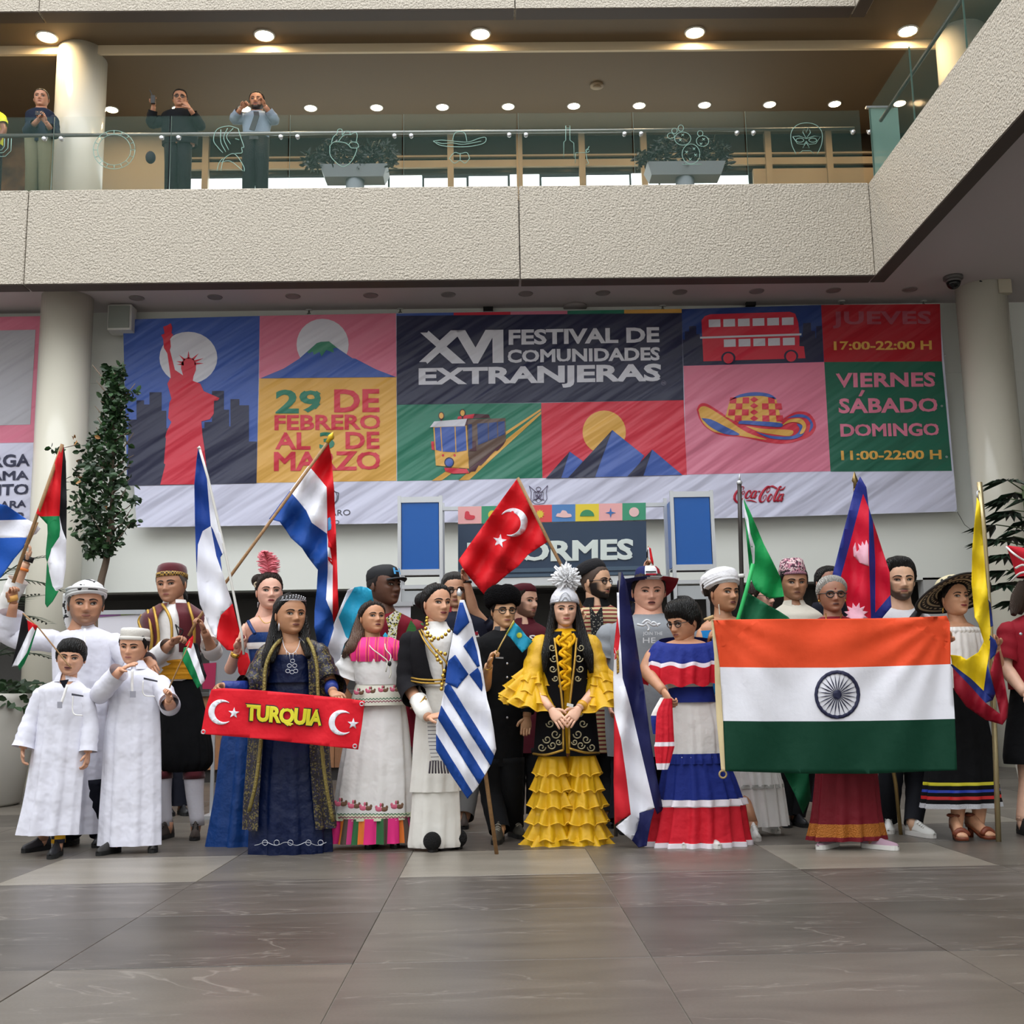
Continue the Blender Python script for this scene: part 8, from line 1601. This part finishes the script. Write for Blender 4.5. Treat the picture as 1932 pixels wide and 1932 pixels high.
# green flags
GRN = fabric('flag_bright_green', '#12904a', 0.6, 20, 0.3, 0.01); DGR = fabric('flag_dark_green', '#0c5a38', 0.65, 20, 0.3, 0.01)
t = flag('bright green flag on a dark pole with silver ball tip', 1440, 1050, 8.35); D = folds(8.62, 0.04, 0.12, 0.03, 0, 0.02)
cloth(t, 'cloth', [(kN([(172, 195), (215, 280), (300, 480), (360, 600), (405, 690), (430, 815), (340, 830), (250, 770), (215, 690), (205, 560), (190, 400)]), 0)], D, [GRN]); cloth(t, 'white_edge', [(kN([(172, 195), (185, 260), (205, 330), (218, 420), (245, 500), (245, 600), (235, 640), (228, 560), (205, 420), (180, 300)]), 0)], D, [fl('w')], 9, 0.006)
pole(t, [(1395, 912), (1397, 1000), (1401, 1165), (1404, 1330)], 8.5, 0.017, mat('pole_gunmetal', '#3c3836', 0.35, 0.6)); mk('finial', MB().add(*ellipsoid(atY(1395, 911, 8.5), (0.022, 0.022, 0.02), 14, 10)).add(*tube([atY(1395, 908, 8.5), atY(1395.5, 894, 8.5)], [0.009, 0.002], 8)), M_alu, t); mk('pole_joint', MB().add(*tube([atY(1399, 1083, 8.5), atY(1399.5, 1090, 8.5)], [0.024, 0.024], 12)), M_white, t)
t = flag('dark green flag on a bright green pole behind the saffron flag', 1430, 1150, 7.75); D = folds(7.78, 0.025, 0.12, 0.05, 0, 0.01)
cloth(t, 'cloth', [([(1409, 1117), (1424, 1126), (1450, 1142), (1470, 1153), (1487, 1164), (1500, 1180), (1520, 1400), (1530, 1505), (1515, 1536), (1500, 1500), (1400, 1300), (1396, 1175), (1404, 1140)], 0)], D, [DGR]); pole(t, [(1421, 1064), (1408, 1115), (1392, 1170), (1384, 1260)], 7.7, 0.014, mat('pole_green', '#1fae5a', 0.5))
# Nepalese flag
NB = fabric('flag_nepal_blue', '#252f80', 0.5, 20, 0.3, 0.01); NR = fabric('flag_crimson', '#cc1432', 0.55, 20, 0.3, 0.01); NW = fabric('flag_pinkish_white', '#e6b0c0', 0.6, 20, 0.3, 0.01)
t = flag('crimson flag with blue border, moon and sun emblems', 1625, 1050, 7.95); D = folds(7.96, 0.035, 0.11, 0.0, 0.8, 0.012)
cloth(t, 'cloth', [(kN([(905, 62), (945, 130), (960, 260), (925, 172), (780, 708), (730, 690), (868, 150)]), 0), (kN([(925, 172), (960, 260), (962, 600), (972, 950), (975, 1100), (830, 1100), (830, 900), (780, 708)]), 1), (kN([(960, 260), (985, 340), (1000, 600), (1000, 915), (990, 1100), (975, 1100), (972, 950), (962, 600)]), 0), (kN([(985, 340), (1090, 660), (1096, 805), (1000, 915), (1000, 600)]), 1), (kN([(1096, 805), (1102, 880), (1040, 955), (1000, 1100), (990, 1100), (1000, 915)]), 0)], D, [NB, NR])
cloth(t, 'moon_emblem', [(kN([(876, 475), (884, 535), (900, 520), (892, 482), (912, 500), (920, 470), (934, 495), (944, 460), (957, 490), (960, 625), (905, 605), (865, 560), (862, 510)]), 0)], D, [NW], 9, 0.006); cloth(t, 'sun_emblem', [(kN(star_poly(880, 930, 78, 12, 0.62, 0.26)), 0)], D, [NW], 9, 0.006)
pole(t, [(1613, 922), (1622, 1000), (1650, 1250), (1690, 1480), (1701, 1588)], lambda u, v: 8.08, 0.014, mat('pole_brass', '#8a7448', 0.3, 0.7)); mk('finial', MB().add(*tube([atY(1613, 925, 8.08), atY(1613, 912, 8.08), atY(1613, 907, 8.08), atY(1612, 890, 8.08)], [0.012, 0.012, 0.024, 0.002], 4, flat=0.5)), mat('pole_brass', '#8a7448', 0.3, 0.7), t)
# Indian flag, spread out
t = flag('wide saffron, white and green flag with wheel emblem spread in front of the people', 1570, 1310, 7.1)
def D(u, v):
    # tension folds fan out from the two held corners
    a = math.atan2(v-1160, u-1340); b = math.atan2(v-1155, 1792-u); r1 = math.hypot(v-1160, u-1340); r2 = math.hypot(v-1155, 1792-u)
    return 7.12+0.016*math.sin(a*17)*math.exp(-r1/150)*min(1, r1/40)+0.022*math.sin(b*19)*math.exp(-r2/170)*min(1, r2/40)+0.012*math.sin(u*0.045+v*0.012)+0.006*math.sin(u*0.11-v*0.05)
cloth(t, 'cloth', [(kI([(60, 78), (400, 70), (900, 68), (1400, 62), (1700, 50), (1760, 45), (1785, 100), (1790, 250), (1791, 398), (1400, 412), (950, 424), (500, 424), (108, 420), (95, 300)]), 0), (kI([(108, 420), (500, 424), (950, 424), (1400, 412), (1791, 398), (1800, 460), (1812, 640), (1822, 797), (1400, 808), (900, 815), (400, 815), (132, 812), (120, 620)]), 1), (kI([(132, 812), (400, 815), (900, 815), (1400, 808), (1822, 797), (1832, 1000), (1838, 1172), (1600, 1180), (1200, 1198), (700, 1196), (148, 1178), (140, 1000)]), 2)], D, [fabric('flag_saffron', '#e8502a', 0.65, 16, 0.4, 0.01), fl('w'), fabric('flag_india_green', '#063a28', 0.65, 16, 0.4, 0.01)], 10)
cloth(t, 'hoist_sleeve', [(kI([(45, 72), (60, 78), (108, 420), (132, 812), (148, 1178), (118, 1175), (112, 1090), (85, 800), (75, 600), (68, 330)]), 0)], D, [mat('canvas_cream', '#d8c498', 0.8)], 10, 0.004)
rr = []; cu, cv = kI([(965, 620)])[0]; ru, rv = 167/3.864, 178/3.864
for k in range(24):
    a = 2*math.pi*k/24; a1 = a+2*math.pi/24; rr.append(([(cu+ru*math.cos(a), cv+rv*math.sin(a)), (cu+ru*math.cos(a1), cv+rv*math.sin(a1)), (cu+ru*0.86*math.cos(a1), cv+rv*0.86*math.sin(a1)), (cu+ru*0.84*math.cos((a+a1)/2), cv+rv*0.84*math.sin((a+a1)/2)), (cu+ru*0.86*math.cos(a), cv+rv*0.86*math.sin(a))], 0))
    m_ = a+math.pi/24; rr.append(([(cu+ru*0.15*math.cos(m_-0.06), cv+rv*0.15*math.sin(m_-0.06)), (cu+ru*0.5*math.cos(m_-0.045), cv+rv*0.5*math.sin(m_-0.045)), (cu+ru*0.86*math.cos(m_), cv+rv*0.86*math.sin(m_)), (cu+ru*0.5*math.cos(m_+0.045), cv+rv*0.5*math.sin(m_+0.045)), (cu+ru*0.15*math.cos(m_+0.06), cv+rv*0.15*math.sin(m_+0.06))], 0))
rr.append((disc_poly(cu, cv, ru*0.19, rv*0.19, 20), 0)); cloth(t, 'wheel_emblem', rr, D, [mat('wheel_navy', '#1c1f40', 0.65)], 12, 0.006)
mk('rope_loop', MB().add(*torus(atY(1364, 1461, 7.12), 0.022, 0.006, 14, 6)), mat('rope', '#a08a60', 0.8), t); mk('toggle', MB().add(*tube([atY(1328, 1169, 7.11), atY(1346, 1164, 7.11)], [0.006, 0.014], 8)).add(*tube([atY(1335, 1164, 7.11), atY(1340, 1172, 7.11)], [0.008, 0.008], 8)), mat('toggle_wood', '#b89868', 0.6), t)
# Colombian flag
YC, BC, RC = fabric('flag_yellow', '#e6c61c', 0.55, 20, 0.3, 0.01), fabric('flag_colombia_blue', '#1c2c70', 0.6, 20, 0.3, 0.01), fabric('flag_wine', '#8c1024', 0.6, 20, 0.3, 0.01)
t = flag('yellow, blue and red flag gathered around the woman in the striped hat', 1860, 1150, 7.3); D = folds(7.45, 0.035, 0.14, 0.03, 0.3, 0.015)
cloth(t, 'cloth', [(kC([(488, 255), (512, 300), (540, 650), (560, 900), (578, 1060), (590, 1200), (600, 1330), (560, 1400), (500, 1300), (470, 1250), (445, 980), (450, 700), (470, 450)]), 0), (kC([(500, 1300), (560, 1400), (600, 1330), (598, 1500), (575, 1640), (545, 1860), (440, 1760), (285, 1640), (270, 1560), (355, 1570), (400, 1600), (500, 1540), (545, 1450)]), 0), (kC([(578, 1100), (600, 1130), (622, 1320), (600, 1330), (590, 1200)]), 1), (kC([(598, 1400), (640, 1440), (660, 1490), (640, 1560), (598, 1600), (598, 1500), (590, 1420)]), 1), (kC([(575, 1640), (590, 1700), (640, 1880), (620, 1932), (545, 1860)]), 1), (kC([(270, 1640), (285, 1640), (440, 1760), (545, 1860), (620, 1935), (560, 1960), (440, 1830), (290, 1670)]), 1), (kC([(640, 1560), (672, 1530), (700, 1700), (748, 1960), (740, 2080), (680, 2050), (640, 1880), (598, 1700)]), 2), (kC([(290, 1670), (440, 1830), (560, 1960), (680, 2050), (740, 2080), (700, 2140), (560, 2100), (400, 1990), (300, 1850)]), 2)], D, [YC, BC, RC], 7)
pole(t, [(1848, 910), (1856, 1000), (1868, 1180), (1878, 1420), (1884, 1588)], lambda u, v: 7.55, 0.018, mat('pole_brushed_gold', '#b8a880', 0.25, 0.7)); mk('clip_ring', MB().add(*tube([atY(1844, 940, 7.5), atY(1844, 928, 7.5), atY(1848, 925, 7.55)], 0.006, 6)), M_alu, t)
# blue and white flag over the shoulder of the man in the cap
t = flag('sky blue and white flag draped over the shoulder of the man in a black cap', 660, 1180, 8.75); D = folds(8.98, 0.03, 0.10, 0.02, 0.3, 0.02)
cloth(t, 'cloth', [(kG([(440, 375), (520, 362), (600, 378), (650, 410), (665, 500), (690, 585), (540, 600), (430, 820), (370, 1000), (340, 980), (250, 740), (330, 560)]), 0), (kG([(440, 375), (330, 560), (250, 740), (340, 980), (370, 1000), (320, 1060), (250, 1300), (220, 1500), (170, 1560), (110, 1250), (95, 1160), (190, 830), (280, 600), (360, 410)]), 1), (kG([(790, 960), (820, 920), (850, 960), (850, 1020), (800, 1010)]), 0), (kG([(220, 1500), (250, 1300), (320, 1060), (330, 1500), (380, 1900), (250, 1950), (170, 1560)]), 2)], D, [fabric('flag_sky', '#2aa6cc', 0.45, 12, 0.5, 0.02), fl('w'), fabric('flag_teal', '#1c6a80', 0.6, 20, 0.3, 0.01)])
# red name banner
t = thing('hand_banner', 'red hand-held banner with yellow country name and white crescents', 'banner', tuple(atY(530, 1350, 7.4))); D = folds(7.4, 0.008, 0.06, 0.03, 0.5, 0.003)
cloth(t, 'cloth', [(kQ([(100, 830), (180, 822), (400, 835), (700, 862), (1000, 892), (1098, 905), (1080, 1060), (1055, 1222), (800, 1195), (400, 1150), (150, 1130), (32, 1120), (60, 960)]), 0)], D, [fabric('banner_red', '#e01c2c', 0.55, 10, 0.5, 0.02)], 8)
for cx, cy, sx_, sy_ in ((162, 978, 246, 985), (945, 1047, 1022, 1055)):
    cloth(t, 'crescent', [(kQ(z), 0) for z in crs(cx, cy, 82, math.pi)], D, [fl('w')], 8, 0.005); cloth(t, 'star', [(kQ(star_poly(sx_, sy_, 38, 5, 0.4, -1.5)), 0)], D, [fl('w')], 8, 0.005)
text('TURQUIA', kQ([(318, 918), (826, 958), (820, 1096), (322, 1054)]), lambda u, v: atY(u, v, D(u, v)-0.016), M_black, t, 0.075, 0.1, 0.95); text('TURQUIA', kQ([(325, 926), (818, 964), (814, 1088), (330, 1048)]), lambda u, v: atY(u, v, D(u, v)-0.026), mat('banner_yellow', '#e2d62a', 0.5), t, 0.05, 0.1, 0.95)
for x, y in ((47, 1107), (1033, 1200), (1078, 926)): mk('eyelet', MB().add(*torus(atY(*kQ([(x, y)])[0], 7.38), 0.012, 0.004, 12, 5)), M_alu, t)
# ================================================================== PLANTS
LEAF = {}
def leaf_mat(n, c): return mat(n, c, 0.45, var=(6, 0.35))
def leaves(name, pts, m, parent, size, seed=0, droop=0.3, long_=1.6, kind='stuff'):
    """one mesh of many folded leaves at the given points (uncountable foliage)"""
    r = random.Random(seed); V = []; Fc = []
    for p in pts:
        d = np.array([r.gauss(0, 1), r.gauss(0, 1), r.gauss(-droop, 0.6)]); d /= np.linalg.norm(d); s = np.cross(d, [r.gauss(0, 1), r.gauss(0, 1), r.gauss(0, 1)]); s /= np.linalg.norm(s); n = np.cross(d, s); L = size*r.uniform(0.7, 1.25); w = L/long_*0.5; o = len(V); p = np.asarray(p)
        V += [p, p+d*L*0.35+s*w+n*w*0.3, p+d*L*0.75+s*w*0.8+n*w*0.25, p+d*L, p+d*L*0.75-s*w*0.8+n*w*0.25, p+d*L*0.35-s*w+n*w*0.3, p+d*L*0.5]
        Fc += [(o, o+1, o+2, o+6), (o+6, o+2, o+3), (o+6, o+3, o+4), (o, o+6, o+4, o+5)]
    ob = mk(name, MB().add(V, Fc), m, parent, False); ob['kind'] = kind; return ob
# tree beside the column
YT = 12.6
tr = thing('ficus_tree', 'tall slim dark-leaved tree standing between the column and the festival banner', 'tree', tuple(atY(190, 1480, YT)*[1, 1, 0]))
tp = [(188, 1440), (188, 1250), (186, 1150), (190, 1100), (200, 1060), (206, 1020), (212, 960), (210, 900), (214, 840), (212, 780), (216, 700)]
P = [atY(u, v, YT) for u, v in tp]; P[0][2] = 0.5
mk('trunk', MB().add(*tube(smooth_path(P, 4), np.linspace(0.055, 0.012, 41), 10)), mat('bark', '#6a5a4c', 0.9, bump=(40, 0.8, 0.01)), tr)
r = random.Random(11); pts = []; br = MB()
prof = [(690, 200, 232), (720, 196, 236), (760, 188, 240), (800, 190, 240), (830, 160, 240), (870, 140, 246), (910, 130, 248), (950, 132, 244), (990, 132, 240), (1020, 150, 232), (1045, 165, 215)]
while len(pts) < 1900:
    v = r.uniform(690, 1050); L_ = np.interp(v, [p[0] for p in prof], [p[1] for p in prof]); R_ = np.interp(v, [p[0] for p in prof], [p[2] for p in prof]); c = (L_+R_)/2; h = (R_-L_)/2
    u = c+h*r.uniform(-1, 1)*r.uniform(0.5, 1.12); dy = r.uniform(-1, 1)*h*mpp(YT)*0.9
    if math.sin(u*0.21+3)*math.sin(v*0.11+u*0.03)+0.75 < r.random()*0.9: continue
    pts.append(atY(u, v, YT+dy))
for k in range(26):
    v = 720+k*12; tr_u = np.interp(v, [q[1] for q in tp[::-1]], [q[0] for q in tp[::-1]]); s_ = 1 if k % 2 else -1; e = (tr_u+s_*r.uniform(18, 42), v-r.uniform(10, 40)); br.add(*tube([atY(tr_u, v+8, YT), atY((tr_u+e[0])/2, v-6, YT+r.uniform(-0.1, 0.1)), atY(*e, YT+r.uniform(-0.2, 0.2))], [0.012, 0.008, 0.004], 5))
for (a, b) in (((150, 838), (108, 848)), ((232, 745), (252, 742)), ((238, 960), (256, 944)), ((235, 985), (252, 986))):
    br.add(*tube([atY(*a, YT), atY(*b, YT)], [0.006, 0.003], 5)); pts += [atY(b[0]+r.uniform(-12, 8), b[1]+r.uniform(-6, 8), YT) for _ in range(12)]
o = mk('branches', br, mat('bark', '#6a5a4c', 0.9), tr); o['kind'] = 'stuff'
leaves('foliage', pts[::2], leaf_mat('leaf_dark', '#1f3a1e'), tr, 0.085, 1); leaves('foliage', pts[1::2], leaf_mat('leaf_mid', '#2d4f26'), tr, 0.08, 2)
leaves('dry_leaves', [atY(u, v, YT-0.25) for u, v in ((140, 820), (137, 826), (145, 830), (178, 822), (150, 868), (146, 900), (152, 905), (196, 960))], leaf_mat('leaf_dry', '#a8763c'), tr, 0.075, 3)
mk('root_ball', MB().add(*ellipsoid(np.array([P[0][0], YT, 0.5]), (0.28, 0.28, 0.06), 16, 8)), mat('soil', '#2a2018', 0.95), tr)
def planter(label, X, Y, R, H_, taper=0.85):
    n = 40; pr = [(0.0, 0.0), (R*taper*0.95, 0.0), (R*taper, 0.03), (R*0.97, H_*0.6), (R, H_*0.94), (R, H_), (R*0.93, H_), (R*0.9, H_*0.9), (0.0, H_*0.88)]
    t = thing('planter_pot', label, 'planter', (X, Y, 0)); mk('pot', MB().add(*loft([[(X+max(q, 1e-4)*math.cos(2*math.pi*i/n), Y+max(q, 1e-4)*math.sin(2*math.pi*i/n), z) for i in range(n)] for q, z in pr])), mat('pot_white', '#c8c5bc', 0.4), t); return t
planter('round white pot holding the slim tree', P[0][0], YT, 0.36, 0.52)
# big pot with ivy and palm at the edge
Xp = atY(62, 1400, 11.9)[0]-0.80
pt = planter('large round white planter filled with ivy and a small palm beside the column', Xp, 11.9, 0.78, 1.12)
iv = []
for k in range(420):
    a = r.uniform(0, 6.28); q = 0.86*math.sqrt(r.random()); iv.append((Xp+q*math.cos(a), 11.9+q*math.sin(a), 1.08+0.16*r.random()-(0.18*r.random() if q > 0.78 else 0)))
leaves('ivy', iv, leaf_mat('leaf_ivy', '#24401f'), pt, 0.1, 5, 0.1, 1.2)
def palm(root, c, n, L_, seed, m, up=1.0, nl=12, ll=0.2, name='frond'):
    rr_ = random.Random(seed); c = np.asarray(c)
    for k in range(n):
        a = 2*math.pi*k/n+rr_.uniform(-0.3, 0.3); el = rr_.uniform(0.25, 1.2)*up; d = np.array([math.cos(a)*math.cos(el), math.sin(a)*math.cos(el), math.sin(el)])
        pth = [c+d*L_*t+np.array([0, 0, -0.35*L_*t*t]) for t in np.linspace(0, 1, 6)]; b = MB().add(*tube(pth, np.linspace(0.009, 0.003, 6), 5)); sd = _norm(np.cross(d, [0, 0, 1]))
        for i in range(nl):
            t = 0.25+0.75*i/(nl-1); p0 = c+d*L_*t+np.array([0, 0, -0.35*L_*t*t])
            for s_ in (-1, 1):
                e = p0+_norm(sd*s_*0.8+d*0.6+np.array([0, 0, -0.35]))*ll*(1.1-0.5*t); w = _norm(np.cross(e-p0, [0, 0, 1]))*0.014; mid = (p0+e)/2
                b.add([p0, mid+w, e, mid-w+[0, 0, 0.006]], [(0, 1, 2, 3)])
        mk(name, b, m, root, False)
pl = thing('areca_palm', 'feathery palm growing from the large white planter', 'plant', (Xp+0.3, 11.9, 1.05)); mk('stem', MB().add(*tube([(Xp+0.3, 11.9, 1.0), (Xp+0.35, 11.9, 1.7), (Xp+0.3, 11.85, 2.3)], [0.03, 0.025, 0.015], 8)), mat('stem_green', '#3a4a26', 0.7), pl)
for k, z in enumerate((1.5, 1.9, 2.3)): palm(pl, (Xp+0.33, 11.9, z), 7, 0.7, k, leaf_mat('leaf_palm', '#22391f'), 0.7, 10, 0.2)
# palm at the other edge
Xr = atY(1948, 1100, 10.5)[0]; rp = thing('lady_palm', 'dark fan-leaved palm in front of the column beside the yellow flag', 'plant', (Xr, 10.5, 0.6)); mk('cane', MB().add(*tube([(Xr, 10.5, 0.5), (Xr+0.03, 10.5, 1.6), (Xr, 10.5, 2.9)], [0.03, 0.025, 0.02], 8)), mat('stem_green', '#3a4a26', 0.7), rp)
def fan(root, c, d, L_, m, seed):
    rr_ = random.Random(seed); d = _norm(d); sd = _norm(np.cross(d, [0, 0, 1])); b = MB()
    for k in range(9):
        a = (k-4)/4*1.15; e = _norm(d*math.cos(a)+sd*math.sin(a)+np.array([0, 0, -0.25])); w = _norm(np.cross(e, [0, 0, 1]))*0.034; Lk = L_*(1-0.12*abs(k-4)/4)*rr_.uniform(0.85, 1.1)
        b.add([c, c+e*Lk*0.5+w, c+e*Lk+[0, 0, -0.06], c+e*Lk*0.5-w], [(0, 1, 2, 3)])
    mk('fan_leaf', b, m, root, False)
lr = leaf_mat('leaf_rhapis', '#1c3322')
for k in range(34):
    z = 1.75+1.1*(k/33); a = k*2.4; d = np.array([math.cos(a), math.sin(a), 0.25]); c = np.array([Xr, 10.5, z]); e = c+d*r.uniform(0.12, 0.3); mk('leaf_stalk', MB().add(*tube([c, e], 0.006, 5)), mat('stem_green', '#3a4a26', 0.7), rp); fan(rp, e, d, 0.3, lr, k)
planter('round white pot of the fan-leaved palm', Xr, 10.5, 0.3, 0.55)
# gallery planters
for (u0, u1, vt, vb, ub0, ub1, label) in ((607, 733, 322, 341, 575, 745, 'grey tray planter with bushy plants behind the etched heart'), (1218, 1365, 317, 337, 1203, 1375, 'grey tray planter with bushy plants behind the etched cactus')):
    Yg = 14.75; a, b = atY(u0, vt, Yg), atY(u1, vb, Yg); xa, xb, zt, zb = a[0], b[0], a[2], b[2]; t = thing('tray_planter', label, 'planter', ((xa+xb)/2, Yg, 7.45), 'gallery planters')
    mk('tray', MB().add(*loft([[(x, y, zb) for x, y in ((xa+0.06, Yg-0.14), (xb-0.06, Yg-0.14), (xb-0.06, Yg+0.14), (xa+0.06, Yg+0.14))], [(x, y, zt) for x, y in ((xa, Yg-0.2), (xb, Yg-0.2), (xb, Yg+0.2), (xa, Yg+0.2))]])), mat('tray_grey', '#80868a', 0.5), t, False)
    xm = (xa+xb)/2; mk('pedestal', MB().add(*cyl((xm, Yg, 7.45), 0.13, zb-7.45)), mat('tray_grey', '#80868a', 0.5), t)
    ps = []
    for k in range(900):
        u = r.uniform(ub0, ub1); hh = 62*(0.55+0.45*abs(math.sin(u*0.035+1.3))); v = vt-3-hh*r.random()**0.8*(1-0.35*abs((u-(ub0+ub1)/2)/((ub1-ub0)/2))**2); ps.append(atY(u, v, Yg+r.uniform(-0.2, 0.2)))
    leaves('foliage', ps, leaf_mat('leaf_blackish_green', '#101a0e'), t, 0.1, int(u0), 0.0, 2.6)  # one very dark green for the tray foliage
for o in list(bpy.data.objects):
    if '_o' in o.keys(): del o['_o']
